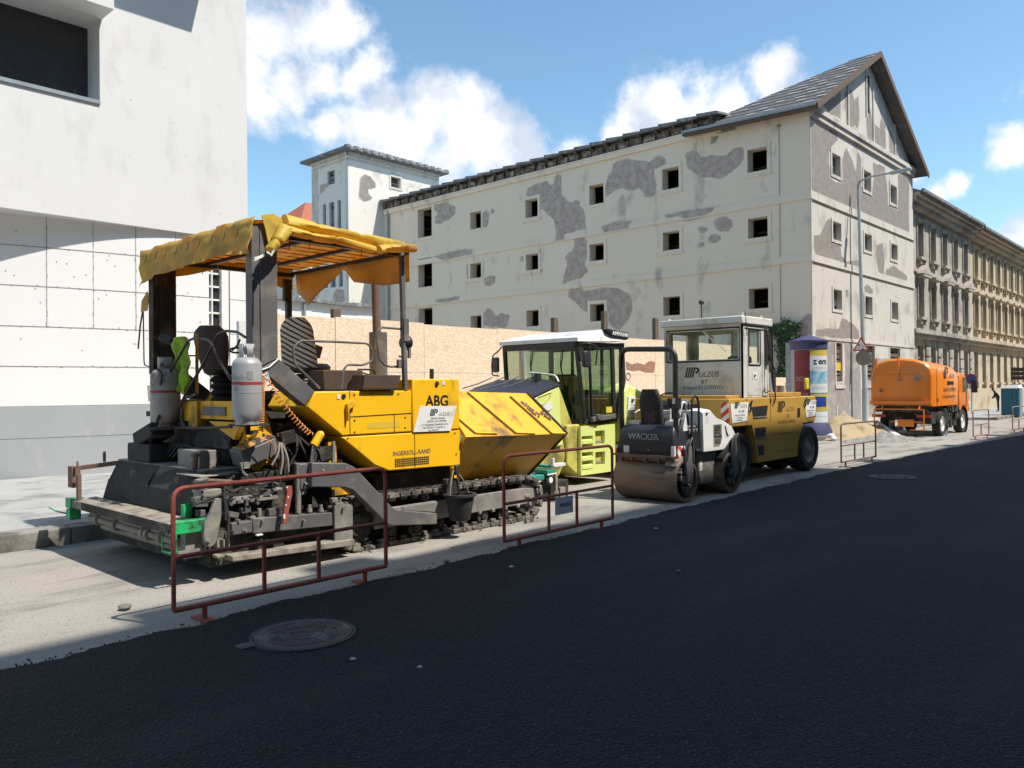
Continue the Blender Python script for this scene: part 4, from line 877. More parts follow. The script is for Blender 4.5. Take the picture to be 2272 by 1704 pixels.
# --- hopper
def hop(sgn, Ymid, Yin):
    m = MB()
    ring = lambda x0, xt, xb: [(x0,Ymid,1.20 if x0<7 else 1.15),(xt,Yin,1.77 if x0<7 else 1.72),(xt,Yin+.06*sgn,1.70),(x0,Ymid+.06*sgn,1.16),(xb,Yin+.06*sgn,.55),(xb,Yin,.53)]
    m.loft([ring(6.78,6.79,6.79),ring(8.70,8.02,8.02)] if False else [[(6.78,Ymid,1.20),(6.79,Yin,1.77),(6.79,Yin+.05*sgn,1.74),(6.8,Ymid+.07*sgn,1.19),(6.8,Yin+.05*sgn,.60),(6.79,Yin,.56)],
        [(8.70,Ymid,1.15),(8.05+.42,Yin,1.72),(8.05+.42,Yin+.05*sgn,1.69),(8.62,Ymid+.07*sgn,1.15),(8.40,Yin+.05*sgn,.56),(8.42,Yin,.53)]])
    return m
m = hop(1,7.1,7.62); h1 = m.build('hopper_wing','paver_yellow_worn',pv)
m = hop(-1,9.85,9.35); h2 = m.build('hopper_wing','paver_yellow_worn',pv)
m = MB(); m.box(6.85,7.7,.5,8.35,9.3,.62); m.box(6.77,7.3,.9,6.84,9.6,1.5); m.build('hopper_floor','tar_black',pv)
m = MB(); m.prism([(7.1,1.15),(7.62,1.74),(7.70,1.74),(7.2,1.15),(7.72,.52),(7.62,.52)],'x',8.5,8.56) if False else None
m = MB(); m.tube([(8.49,7.62,1.73),(8.73,7.09,1.16),(8.44,7.62,.52)],.022,8); m.bar((8.47,7.6,.6),(8.47,9.4,.6),.03,.35); m.build('hopper_edge','black_rubber',pv)
# rubber edged ribs across the lit slope of the wing
def onw(u, v, off=.006):    # u along X at mid edge 0..1, v 0 bottom (mid edge) .. 1 top
    x0 = 6.78+(8.70-6.78)*u; x1 = 6.79+(8.47-6.79)*u; z0_ = 1.20-.05*u; z1_ = 1.77-.05*u
    return Vector((x0+(x1-x0)*v, 7.1+.52*v, z0_+(z1_-z0_)*v)) + Vector((0,-.74,.67))*off
def hopuv(x, y):            # photo pixel on the wing -> u, v
    best = None
    d = ray(*T5(x,y)); n_ = Vector((0,-.74,.67)).normalized(); P0 = onw(0,0,0); t = (P0-CAMP).dot(n_)/d.dot(n_); p = CAMP+d*t
    v = (p.y-7.1)/.52; x0 = 6.78; u = 0.5
    for _ in range(5):
        a = 6.78+(6.79-6.78)*v; b_ = 8.70+(8.47-8.70)*v; u = (p.x-a)/(b_-a)
    return u, v
m = MB()
for pts in ([(1505,212),(1845,497),(1977,497)],[(1447,410),(1562,508),(1712,508)],[(1805,230),(2098,492),(2188,490)]):
    Q = [onw(*hopuv(*p),.012) for p in pts]; m.bar(Q[0],Q[1],.022,.03,(0,-.74,.67)); m.bar(Q[1],Q[2],.022,.03,(0,-.74,.67))
m.build('rib','paver_yellow',h1,bevel=.004)
m = MB()
for pts in ([(1502,218),(1842,503)],[(1445,416),(1560,514)],[(1802,236),(2095,498)]):
    Q = [onw(*hopuv(*p),.008) for p in pts]; m.bar(Q[0],Q[1],.010,.014,(0,-.74,.67)); m.build('rib_edge','rust_pipe',h1); m = MB()
ua = onw(*hopuv(1880,300)); ub = onw(*hopuv(2050,420)); ux = (ub-ua).normalized(); nn = Vector((0,-.74,.67)).normalized(); uz = nn.cross(ux)
text('model_name','titan','rust_pipe',h1,onw(*hopuv(1872,285),.016),ux,uz,.17,align='LEFT',sx=1.1,bold=.004,ex=.005)
ua = onw(*hopuv(2012,345),.016); text('model_number','323','rust_pipe',h1,ua,ux,uz,.105,align='LEFT',sx=1.25,bold=.004,ex=.005)
m = MB(); m.plate([hp for hp in (Vector((7.15,7.095+.37,.78)),)*0] or [Vector((7.1,7.42,.75)),Vector((8.1,7.42,.73)),Vector((8.2,7.25,.95)),Vector((7.25,7.25,1.0))],.003) if False else None
# --- mudguard shelf over the track, oil cooler cap on engine box, exhaust
m = MB(); m.cyl((6.42,8.6,1.92),(6.42,8.6,1.965),.11,n=20); m.tube([(6.3,8.6,1.95),(6.33,8.6,2.02),(6.4,8.6,2.0),(6.45,8.5,1.97)],.012,7,fillet=.03); m.box(6.68,7.6,1.92,6.70,7.66,2.05)
m.build('engine_cap','black_paint',pv)
m = MB(); P = PY(*T3(1812,950),8.9); m.cyl((P.x,8.9,1.75),(P.x,8.9,P.z),.125,n=24); m.build('muffler','machine_grey',pv)
m = MB(); m.cyl((P.x-.02,8.9,P.z-.02),(P.x-.04,8.9,3.33),.058,n=16); m.build('exhaust_pipe','rust_pipe',pv)
# --- canopy frame
def post_near(y0, y1, nm):
    m = MB()
    m.prism([(4.07,2.02),(4.07,3.46),(4.26,3.46),(4.26,2.11),(4.27,2.11)][:4],'y',y0,y1)
    return m
for (y0,y1) in ((7.2,7.34),(9.50,9.64)):
    m = MB(); m.box(3.99,y0+.012,2.0,4.075,y1,3.45); m.prism([(4.075,2.03),(4.075,3.46),(4.265,3.46),(4.265,2.12)],'y',y0,y1)
    m.prism([(4.06,2.01),(4.27,2.115),(4.69,1.785),(4.57,1.63)],'y',y0-.004,y1); m.box(4.03,y0+.02,1.5,4.1,y1-.02,2.02)
    m.build('canopy_post','machine_grey' if y0 < 8 else 'tar_black',pv,bevel=.008)  # far post in near-black: the shade under the canopy is put into its colour
m = MB(); m.tube([(4.05,7.19,1.99),(4.16,7.185,2.03),(4.27,7.185,2.12)],.008,6); m.build('weld_bead','sign_white',pv)
def tube(name, pts, r, mt, fil=.06, n=8, par=None): 
    b = MB(); b.tube(pts, r, n, fillet=fil); return b.build(name, mt, par or pv)
m = MB(); m.bar((5.92,7.22,1.78),(5.88,7.22,3.38),.05,.05,(0,1,0)); m.bar((5.92,7.22,2.35),(5.92,7.22,2.62),.075,.075,(0,1,0)); m.build('canopy_post','machine_grey',pv,bevel=.004)
m = MB(); m.bar((5.85,9.6,1.78),(5.85,9.6,3.3),.07,.07,(0,1,0)); m.bar((5.80,9.6,3.0),(5.80,9.6,3.3),.05,.06,(0,1,0)); m.build('canopy_post','black_paint',pv,bevel=.004)
m = MB()
for x in (4.12,4.75,5.4,5.98): m.bar((x,7.25,3.40),(x,9.7,3.40),.05,.04)
for y in (7.3,9.68): m.bar((4.1,y,3.375),(5.98,y,3.375),.05,.05)
for k in range(1,11): m.bar((4.12,7.3+k*.22,3.43),(5.98,7.3+k*.22,3.43),.008,.008)
m.build('canopy_frame','black_paint',pv,smooth=False)
# tarpaulin roof: gently sagging sheet
rnd = random.Random(4)
def sheet(name, fn, nu, nv, mt, par, th=.006):
    m = MB(); V = [[fn(i/nu, j/nv) for j in range(nv+1)] for i in range(nu+1)]
    vs = [p for r_ in V for p in r_]; m.add(vs, [(i*(nv+1)+j,(i+1)*(nv+1)+j,(i+1)*(nv+1)+j+1,i*(nv+1)+j+1) for i in range(nu) for j in range(nv)])
    o = m.build(name, mt, par, ang=60); sm = o.modifiers.new('thick','SOLIDIFY'); sm.thickness = th; return o
def wob(a, b, s=1.0): return (math.sin(a*7.3+b*3.1)+math.sin(a*13.7-b*5.2+1)+.6*math.sin(a*29+b*17))*s
rf_ = sheet('tarpaulin', lambda u, v: Vector((4.0+2.05*u, 7.18+2.55*v, 3.47+.012*wob(u*2,v*2)-.03*math.sin(v*math.pi*6)**2)), 20, 24, 'tarp', pv)
# rear flap (hangs at the back, short near corner, long at far corner)
def rearflap(u, v):   # u: near->far, v: top->bottom
    y = 7.12+2.62*u; top = 3.50-.02*u; bot = 3.12+.015*math.sin(u*9)+.05*math.sin(math.pi*min(1,u*1.25))-.07*max(0,u-.8)/.2
    z = top+(bot-top)*v; return Vector((3.96-.05*v+.016*wob(u*3,v*2), y, z))
sheet('rear_flap', rearflap, 30, 6, 'tarp', pv)
P_ = [PX(*T3(*p),3.93) for p in ((850,385),(905,200),(925,95),(700,150),(400,245),(95,385),(92,580),(135,578),(200,540),(300,505),(400,460),(520,405),(640,350),(760,378))]
m = MB(); m.plate(P_,.006); 
# front flap and far-side flap, translucent
def frontflap(u, v):
    y = 7.25+2.45*u; top = 3.42; d = .36-.10*max(0,u-.2)/.25 if u < .45 else (.26-.2*(u-.45)/.1 if u < .55 else (.06+.42*((u-.55)/.3) if u < .85 else .48-.2*(u-.85)/.15))
    return Vector((6.02+.03*math.sin(u*14)*v, y, top-max(.06,d)*v))
sheet('front_flap', frontflap, 34, 6, 'tarp', pv)
def farflap(u, v):
    x = 3.98+2.02*u; d = .26+.05*math.sin(u*8)-.1*math.sin(u*math.pi)**2; return Vector((x, 9.73+.02*math.sin(u*13)*v, 3.49-d*v))
sheet('side_flap', farflap, 24, 5, 'tarp', pv)
# rolled up near side
def rolled(name, path, r, mt, seed, n=14):
    rr_ = random.Random(seed); P = [Vector(p) for p in path]; Q = []
    for a, b_ in zip(P, P[1:]):
        for k in range(8): Q.append(a.lerp(b_, k/8))
    Q.append(P[-1]); m = MB(); rings = []
    for i, p in enumerate(Q):
        d = (Q[min(i+1,len(Q)-1)]-Q[max(i-1,0)]).normalized(); a = d.cross(Vector((0,0,1)))
        if a.length < .1: a = d.cross(Vector((1,0,0)))
        a.normalize(); b_ = d.cross(a); base = (r[0]+(r[1]-r[0])*i/(len(Q)-1)) if isinstance(r,tuple) else r
        if any(abs(i/(len(Q)-1)-t) < .03 for t in (.28,.62)): base *= .74
        rings.append([p+(a*math.cos(t)*1.25+b_*math.sin(t)*.85)*base*(1+.13*math.sin(3*t+i*.22)+rr_.uniform(-.025,.025)) for t in (2*math.pi*k/n for k in range(n))])
    m.loft(rings); return m.build(name, mt, pv, ang=50)
rolled('rolled_side_tarp', [q3(1120,140,7.16),q3(1400,200,7.14),q3(1700,265,7.14),q3(1990,320,7.16)], (.085,.06), 'tarp_yellow', 1)
rolled('rolled_side_tarp', [q3(1130,195,7.08),q3(1350,250,7.07),q3(1520,275,7.07),q3(1780,345,7.08)], (.05,.045), 'tarp_yellow', 2)
rolled('rolled_side_tarp', [q3(1820,345,7.08),q3(1900,330,7.06),q3(2000,330,7.06),q3(2070,335,7.08)], .055, 'tarp_yellow', 3)
rolled('tied_tarp_end', [q3(1125,190,7.1),q3(1080,270,7.06),q3(1020,345,7.05)], (.075,.05), 'tarp_yellow', 4)
P_ = [q3(*p,7.17) for p in ((955,90),(1040,80),(1100,115),(1130,170),(1050,240),(1005,300),(985,200))]
m = MB(); m.plate(P_,.012); m.build('corner_tarp','tarp_yellow',pv,smooth=False)
m = MB(); 
for dz in (0,.02,.04): m.tube([q3(985,375+dz*300,7.1),q3(940,395+dz*300,7.1),q3(905,405+dz*500,7.08)],.007,5)
m.tube([q3(1000,360,7.05),q3(1030,385,7.0),q3(1050,345,7.0)],.012,6); m.build('tie_cord','sign_white',pv)
m = MB()
for k in range(12):
    a = q3(rnd.uniform(600,1150),rnd.uniform(420,520),7.6) if k < 3 else Vector((rnd.uniform(4.1,5.9),rnd.choice((7.2,9.6)),3.36)); m.tube([a,a+Vector((rnd.uniform(-.02,.02),0,-rnd.uniform(.06,.14)))],.004,4)
for k in range(9): y = 7.3+k*.27; m.tube([(3.90,y,3.40),(3.895,y+.02,3.33),(3.89,y+.045,3.31)],.004,4)
m.tube([PX(*T3(98,740),4.0),PX(*T3(70,900),4.0),PX(*T3(55,1070),4.0)],.01,5); m.build('cords','tar_black',pv)
m = MB(); m.plate([PX(*T3(*p),4.0) for p in ((125,650),(135,700),(125,790),(80,800),(85,720))],.01); m.build('side_flap','tarp',pv)
tube('far_rod',[PX(*T3(92,800),4.0),PX(*T3(98,1190),4.0),PX(*T3(140,1200),4.0)],.008,'black_paint')
# --- rails
tube('guard_rail',[q3(1385,1360,7.25),q3(1200,1180,7.25),q3(1190,1060,7.25),q3(1240,1010,7.25),q3(1500,1018,7.25),q3(1740,1030,7.25),q3(1775,1090,7.25),q3(1770,1160,7.25),q3(1700,1190,7.25),q3(1590,1185,7.25),q3(1560,1220,7.25),q3(1545,1360,7.25)],.013,'machine_grey',.05)
tube('guard_rail',[q3(1990,1200,7.25),q3(1880,1200,7.25),q3(1820,1150,7.25),q3(1800,950,7.25),q3(1830,912,7.25),q3(1990,925,7.25)],.013,'machine_grey',.05)
tube('guard_rail',[PX(*T3(*p),3.9) for p in ((480,1400),(380,1440),(365,1590),(400,1650),(480,1655))] ,.014,'machine_grey',.05)
tube('guard_rail',[PX(*T3(*p),3.85) for p in ((360,1500),(400,1400),(520,1200),(640,960),(690,938),(780,945),(840,985))] ,.014,'black_paint',.05)
tube('guard_rail',[PX(*T3(*p),3.8) for p in ((155,1480),(200,1380),(300,1220),(420,1010),(470,990),(560,1000),(600,1040),(660,1180),(740,1300))] ,.014,'black_paint',.05)
tube('guard_rail',[PX(*T3(*p),3.8) for p in ((155,1480),(150,1600),(190,1645),(560,1650),(740,1640))] ,.014,'black_paint',.05)
tube('grab_handle',[q3(740,1080,7.7),q3(780,1050,7.7),q3(800,1000,7.7)],.012,'black_paint',.03)
tube('hand_wheel',[q3(725+50+50*math.cos(t),1080+18*math.sin(t),7.8) for t in [2*math.pi*k/14 for k in range(15)]],.01,'black_paint',0)
tube('antenna_rod',[q3(895,560,7.22),q3(893,900,7.22)],.012,'black_paint',0)
tube('chain_rod',[q3(918,590,7.25),q3(922,800,7.25)],.014,'dusty_steel',0)
tube('thin_rail',[q3(500,1120,9.3),q3(300,1120,9.3)],.009,'black_paint',0)
tube('small_rail',[q3(1655,1260,7.7),q3(1660,1220,7.7),q3(1780,1222,7.7),q3(1790,1260,7.7)],.01,'black_paint',.03)
# --- seats
def seat(name, X, Yc, zc, back, cushion, label, zebra=False):
    m = MB(); hh = .36; rings = []
    for k in range(9):
        t = k/8; w = .15+.06*math.sin(min(1,t*1.2)*math.pi*.55) if not zebra else .22-.03*t
        w *= (1-.45*max(0,(t-.75)/.25)**2); z = zc+.06+hh*(1.6 if zebra else 1.42)*t; x = X-.20-.14*t; d = .05
        rings.append([(x+d*math.cos(a)*1.0, Yc+w*math.copysign(abs(math.sin(a))**.6,math.sin(a)), z) for a in [2*math.pi*j/14 for j in range(14)]])
    rot = Matrix.Translation((X,Yc,0)) @ Matrix.Rotation(R(38),4,'Z') @ Matrix.Translation((-X,-Yc,0)); rings = [[rot @ Vector(p) for p in r_] for r_ in rings]
    m.loft(rings); s = m.build('seat_back', back, pv, ang=60)
    m = MB(); m.lathe([(.02,.0),(.20,.0),(.25,.03),(.26,.07),(.22,.11),(.02,.12)],(X+.04,Yc,zc),n=20); m.build('seat_cushion',cushion,s,ang=60)
    m = MB(); pr = []
    for k in range(9): pr += [(.17 if k%2 else .13, -.33+k*.04)]
    m.lathe([(.02,-.34)]+pr+[(.02,0)],(X+.02,Yc,zc),n=18); m.build('bellows','black_rubber',s)
    return s
seat('l',4.62,9.05,1.98,'seat_stripe','tar_black','')
seat('r',5.30,8.32,2.0,'zebra_towel','machine_grey','',True)
m = MB(); m.obox(q3(1345,1090,8.3),(.1,.16,.14),(0,.3,0)); m.tube([q3(1345,1070,8.3),q3(1375,1050,8.3),q3(1380,1080,8.3),q3(1350,1130,8.3)],.014,7,fillet=.03); m.build('head_rest_pack','rust_pipe',pv,bevel=.02)
m = MB()
for k in range(7): a = q3(rnd.uniform(1240,1300),1250+k*22,8.0); b_ = q3(rnd.uniform(1420,1470),1240+k*20+rnd.uniform(-20,20),8.0); m.bar(a,b_,.03,.02)
m.build('seat_rails','dusty_steel',pv)
m = MB(); m.box(5.08,7.62,1.79,5.62,7.9,2.02); m.build('control_desk','tray_brown',pv,bevel=.01)
m = MB(); m.box(5.5,8.3,1.79,6.1,8.7,2.03); m.build('console_box','paver_yellow_worn',pv,bevel=.01)
m = MB(); P_ = [q3(*p,7.4) for p in ((1620,1262),(1885,1265),(1850,1365),(1600,1365))]; m.plate(P_,.25); m.build('cab_tray','tray_brown',pv,bevel=.006)
m = MB(); P_ = [q3(*p,7.38) for p in ((1795,1262),(1885,1264),(1830,1305))]; m.plate(P_,.004); m.build('paper','sign_white',pv)
m = MB(); c_ = q3(2015,1025,7.25); m.lathe([(.02,-.05),(.07,-.045),(.085,0),(.085,.03),(.07,.05),(.02,.05)],c_,'x',20); m.tube([c_+Vector((0,0,-.08)),c_+Vector((-.06,0,-.17)),c_+Vector((-.1,0,-.16))],.012,6); m.build('work_lamp','black_paint',pv)
m = MB(); m.obox(q3(2040,1100,7.2),(.03,.03,.12)); m.obox(q3(1965,1180,7.2),(.04,.04,.1)); m.build('clamp','machine_grey',pv)
m = MB(); m.obox(q3(300,1010,9.2),(.22,.2,.09),(.2,.3,.4)); m.build('tool_bag','black_rubber',pv,bevel=.02)
m = MB(); m.box(4.02,8.9,1.56,4.3,9.2,1.7); m.box(4.3,8.2,1.56,4.45,8.5,1.66); m.build('foot_step','dusty_steel',pv,bevel=.01)
tube('orange_upright',[PX(*T3(485,1400),4.1),PX(*T3(485,960),4.1)],.018,'paver_yellow_worn',0)
# --- tow arm, bracket
m = MB(); A_ = [(405,715),(640,718),(700,745),(750,795),(960,1020),(1000,1045),(1280,1070),(1280,1145),(960,1155),(925,1135),(690,905),(640,888),(400,885)]
m.prism(xz([q5(*p,7.12) for p in A_]),'y',7.08,7.2); m.build('tow_arm','machine_grey',pv,bevel=.01)
m = MB(); m.prism(xz([q5(*p,7.25) for p in ((910,1035),(1280,990),(1280,1062),(1000,1045))]),'y',7.2,7.26); m.build('arm_bracket','dusty_steel',pv,bevel=.006)
m = MB()
for p in ((500,770),(665,755),(665,1000),(1065,1035)): c_ = q5(*p,7.07); m.cyl(c_,c_+Vector((0,.03,0)),.014,n=8)
m.build('arm_bolt','dusty_steel',pv)
# --- crawler tracks
def track(y0, y1):
    t = MB(); zc, r_ = .30, .27; xa, xb = 5.28, 8.10; path = []
    for k in range(9): a = math.pi/2+math.pi*k/8; path.append((xa+r_*math.cos(a), zc+r_*math.sin(a)))
    for k in range(9): a = -math.pi/2+math.pi*k/8; path.append((xb+(r_+.0)*math.cos(a), zc+r_*math.sin(a)-0.0))
    # resample
    L_ = []; pts = path+[path[0]]; tot = sum(math.dist(pts[i],pts[i+1]) for i in range(len(pts)-1)); n = 44; s = 0; i = 0; acc = 0
    for k in range(n):
        d = tot*k/n
        while acc+math.dist(pts[i],pts[i+1]) < d: acc += math.dist(pts[i],pts[i+1]); i += 1
        f = (d-acc)/math.dist(pts[i],pts[i+1]); p = (pts[i][0]+(pts[i+1][0]-pts[i][0])*f, pts[i][1]+(pts[i+1][1]-pts[i][1])*f); an = math.atan2(pts[i+1][1]-pts[i][1],pts[i+1][0]-pts[i][0]); L_.append((p,an))
    for (p, an) in L_:
        t.obox((p[0],(y0+y1)/2,p[1]),(tot/n*.86,y1-y0,.05),(0,-an,0))
        o_ = Vector((math.sin(an),0,-math.cos(an)))
        t.obox((p[0]+o_.x*-.0+o_.x*.0,(y0+y1)/2,p[1]),(tot/n*.3,(y1-y0)*.97,.075),(0,-an,0))
        t.obox((p[0]-o_.x*.03,y0+.05,p[1]-o_.z*.03),(tot/n*.5,.05,.07),(0,-an,0))
    o = t.build('crawler_track','track_grit',pv,smooth=False,bevel=.008)
    for x in (xa,xb): m = MB(); m.cyl((x,y0+.05,zc),(x,y1-.03,zc),.215,n=28); m.cyl((x,y0+.02,zc),(x,y0+.06,zc),.12,n=20); m.build('sprocket','tar_black',o)
    for x in [5.75+.38*k for k in range(6)]: m = MB(); m.cyl((x,y0+.06,.145),(x,y1-.04,.145),.095,n=18); m.cyl((x,y0+.03,.145),(x,y0+.07,.145),.04,n=12); m.build('track_roller','tar_black',o)
    m = MB()
    m.cyl((6.3,y0+.06,.5),(6.3,y1-.04,.5),.05,n=14); m.build('track_roller','tar_black',o)
    m = MB(); m.prism([(5.5,.22),(8.05,.22),(8.22,.30),(8.2,.42),(8.0,.44),(5.5,.44)],'y',y0+.01,y0+.05)
    for x in [6.9+.24*k for k in range(6)]: m.box(x,y0-.003,.19,x+.05,y0+.04,.235)
    m.box(8.02,y0-.006,.31,8.12,y0+.01,.35)
    m.build('track_frame','dusty_steel',o,bevel=.006)
    return o
track(7.25,7.58); track(9.35,9.68)
# clods of mud stuck on the tracks
m = MB(); rnd = random.Random(8)
for k in range(50):
    x = rnd.uniform(5.1,8.3); top = rnd.random() < .45; z = rnd.uniform(.57,.62) if top else rnd.uniform(.01,.06); y = rnd.uniform(7.22,7.5) if top else rnd.uniform(7.10,7.28)
    s = rnd.uniform(.008,.024); m.obox((x,y,z),(s*2,s*1.6,s*1.3),(rnd.random()*3,rnd.random()*3,rnd.random()*3))
o = m.build('mud_clods','track_grit',pv,smooth=False); o['kind'] = 'stuff'
m = MB(); c_ = PY(*T5(1415,1000),7.12)
m.lathe([(.12,-.19),(.125,-.18),(.175,.09),(.205,.10),(.205,.125),(.16,.125),(.155,.08),(.11,-.15),(.0,-.155)],(c_.x,7.02,c_.z),n=28); m.build('rubber_bucket','black_rubber',pv)
tube('bucket_handle',[(c_.x-.16,7.02,c_.z+.11),(c_.x-.1,7.06,c_.z+.3),(c_.x,7.12,c_.z+.42),(c_.x+.08,7.06,c_.z+.3),(c_.x+.16,7.02,c_.z+.11)],.008,'dusty_steel',.05)
m = MB(); m.box(c_.x-.12,7.12,c_.z+.1,c_.x+.1,7.2,c_.z+.3); m.obox((c_.x+.02,7.1,c_.z+.4),(.05,.05,.12)); m.build('hook_block','tar_black',pv,bevel=.01)
m = MB(); m.box(6.60,7.15,.62,6.66,7.2,.84); m.build('hanger','paver_yellow',pv)
# --- screed
scd = MB(); scd.box(3.55,7.25,.12,4.35,9.8,.62); scd.box(3.75,7.3,.6,4.4,9.75,.98); scd.box(3.45,7.5,.15,3.6,9.6,.5)
scd.build('screed','tar_black',pv,bevel=.01)
m = MB(); m.box(3.62,7.5,.985,4.35,9.6,1.02); m.build('screed_deck','dusty_steel',pv)
for (y0,y1) in ((7.42,8.42),(8.46,9.5)):
    m = MB()
    pts = [(3.62,y0,1.0),(3.60,y1,1.0),(3.50,y1,.80),(3.48,y0,.80)]; m.plate([Vector(p) for p in pts][::-1],.02)
    pts = [(3.49,y0,.81),(3.49,y1,.81),(3.44,y1+.06,.56),(3.46,y0-.02,.56)]; m.plate([Vector(p) for p in pts][::-1],.015)
    r_ = m.build('rubber_apron','black_rubber',pv,smooth=False)
    m = MB()
    for k in range(3): m.bar((3.545,y0+.45+k*.05,.94),(3.52,y0+.45+k*.05,.87),.012,.006,(1,0,0)); m.build('faded_mark','plank',r_); m = MB()
m = MB(); m.add([(3.16,7.22,.50),(3.42,7.22,.52),(3.42,9.72,.52),(3.16,9.72,.50),(3.16,7.22,.585),(3.42,7.22,.60),(3.42,9.72,.60),(3.16,9.72,.585)],[(0,3,2,1),(4,5,6,7),(0,1,5,4),(1,2,6,5),(2,3,7,6),(3,0,4,7)])
wk = m.build('walkway','plank',pv,bevel=.006)
m = MB(); m.bar((3.158,7.22,.545),(3.158,9.4,.545),.01,.085); m.build('walkway_edge','tar_black',wk)
m = MB(); m.bar((3.3,7.35,.44),(3.3,9.5,.44),.05,.05); m.cyl((3.28,7.3,.40),(3.28,9.5,.40),.035,n=14)
for y in (7.6,7.9,8.0,8.7,9.2): m.cyl((3.28,y,.40),(3.28,y+.06,.40),.06,n=16)
m.cyl((3.36,7.3,.32),(3.36,9.3,.32),.045,n=14); m.build('screed_pipe','dusty_steel',pv)
# near-end green end box with open frame below
m = MB(); a = (3.18,3.50)
m.box(3.17,7.12,.50,3.52,7.21,.615); m.box(3.17,7.12,.33,3.19,7.15,.50); m.box(3.165,7.38,.33,3.18,7.40,.5); m.box(3.165,7.15,.31,3.18,7.40,.335); m.box(3.33,7.3,.62,3.42,7.36,.74)
m.build('end_bracket','green_paint',pv,bevel=.006)
m = MB(); m.box(3.20,7.13,.32,3.47,7.15,.345); m.box(3.455,7.13,.345,3.475,7.16,.5); m.box(3.30,7.2,.25,3.46,7.3,.5); m.build('end_frame','dusty_steel',pv)
m = MB(); m.box(3.14,9.70,.49,3.30,9.86,.60); m.obox((3.2,9.78,.42),(.12,.12,.12)); m.tube([(3.15,9.85,.42),(3.05,9.9,.46),(3.0,9.95,.5)],.01,6); m.build('end_bracket','green_paint',pv,bevel=.01)
# far pole assembly
m = MB(); a = PX(*T4(90,780),3.2); m.bar((3.2,a.y,.93),(3.6,9.5,.985),.05,.05); m.box(3.16,a.y-.08,.72,3.25,a.y+.06,.96); m.bar((3.2,a.y-.17,.56),(3.2,a.y-.17,.88),.04,.06,(0,1,0)); m.tube([(3.2,a.y-.14,.95),(3.2,a.y-.13,1.02)],.014,6); m.tube([(3.45,9.55,1.0),(3.45,9.55,1.12)],.018,6)
m.build('side_arm','rust_pipe',pv,bevel=.005)
# boxes on the screed deck
m = MB(); m.box(3.62,8.75,1.02,3.92,9.35,1.22); m.build('deck_box','black_rubber',pv,bevel=.02)
m = MB(); m.obox((3.75,8.95,1.32),(.26,.5,.16),(-.28,0,0)); m.build('deck_box','black_rubber',pv,bevel=.02)
m = MB(); m.obox((3.78,7.95,1.08),(.2,.5,.24),(0,0,0)); bx_ = m.build('burner_box','dusty_steel',pv,bevel=.015)
m = MB(); m.lathe([(.0,-.01),(.045,-.01),(.055,0),(.055,.01)],(3.672,7.80,1.06),'x',18); m.build('burner_hole','tar_black',bx_)
m = MB(); c_ = q4(1700,600,7.3); m.obox(c_+Vector((0,.05,0)),(.40,.24,.17),(.1,-.32,0)); cs_ = m.build('screed_console','machine_grey',pv,bevel=.012)
m = MB(); m.obox(c_+Vector((-.02,.03,.09)),(.38,.2,.012),(.1,-.32,0)); m.build('console_lid','chrome',cs_)
m = MB(); m.tube([q4(1560,700,7.2),q4(1580,790,7.2),q4(1610,810,7.2)],.014,7,fillet=.03); m.obox(q4(1600,720,7.2),(.06,.05,.06)); m.tube([q4(1840,500,7.2),q4(1870,560,7.15),q4(1850,620,7.15)],.007,6,fillet=.03); m.build('console_cable','dusty_steel',pv)
m = MB()
for k in range(4): a = PX(*T4(860,640),3.8)+Vector((0,-.1*k,0)); m.tube([a,a+Vector((.05,-.15,.15)),a+Vector((.1,-.28,.12)),a+Vector((.1,-.32,-.1)),a+Vector((.05,-.1,-.14))],.014,7,fillet=.08)
m.tube([PX(*T4(940,640),3.95),PX(*T4(1240,530),4.1)],.05,12); m.build('deck_hoses','black_rubber',pv)
m = MB(); m.tube([PX(*T4(1160,640),3.62),PX(*T4(1145,850),3.62)],.028,10); m.lathe([(.0,.0),(.045,0),(.045,.03),(.0,.04)],PX(*T4(1160,645),3.62),n=12); m.tube([q4(1190,850,7.3),q4(1600,870,7.3),q4(2040,830,7.3)],.02,8); m.build('crank_rod','rust_pipe',pv)
# near side of the screed
m = MB(); m.prism(xz([q4(*p,7.12) for p in ((1320,1005),(1370,1010),(1372,1150),(1340,1330),(1320,1400),(1275,1438),(1225,1410),(1215,1340),(1228,1210),(1275,1150),(1300,1060))]),'y',7.08,7.13); lv = m.build('lever_plate','dusty_steel',pv,bevel=.006)
m = MB(); c_ = q4(1270,1380,7.07); m.cyl(c_,c_+Vector((0,.03,0)),.028,n=16); m.cyl(c_-Vector((0,.012,0)),c_,.015,n=10); m.build('bolt','dusty_steel',lv)
def p4box(x0,y0,x1,y1,Y,dp,mt,name='screed_block',bev=.008,par=None):
    a, b_ = q4(x0,y1,Y), q4(x1,y0,Y); m = MB(); m.box(a.x,Y,a.z,b_.x,Y+dp,b_.z); return m.build(name,mt,par or pv,bevel=bev)
def p5box(x0,y0,x1,y1,Y,dp,mt,name='screed_block',bev=.008,par=None):
    a, b_ = q5(x0,y1,Y), q5(x1,y0,Y); m = MB(); m.box(a.x,Y,a.z,b_.x,Y+dp,b_.z); return m.build(name,mt,par or pv,bevel=bev)
cb = p4box(1480,968,1885,1065,7.18,.25,'dusty_steel','valve_box')
for x, y in ((1468,1005),(1468,1060),(1535,1040),(1605,1025),(1605,1060),(1645,1030),(1700,1015),(1700,1050)): m = MB(); c_ = q4(x,y,7.16); m.cyl(c_-Vector((0,.02,0)),c_+Vector((0,.02,0)),.016,n=10); m.build('knob','machine_grey',cb)
p4box(1480,1205,1660,1335,7.14,.3,'machine_grey','slide_beam'); 
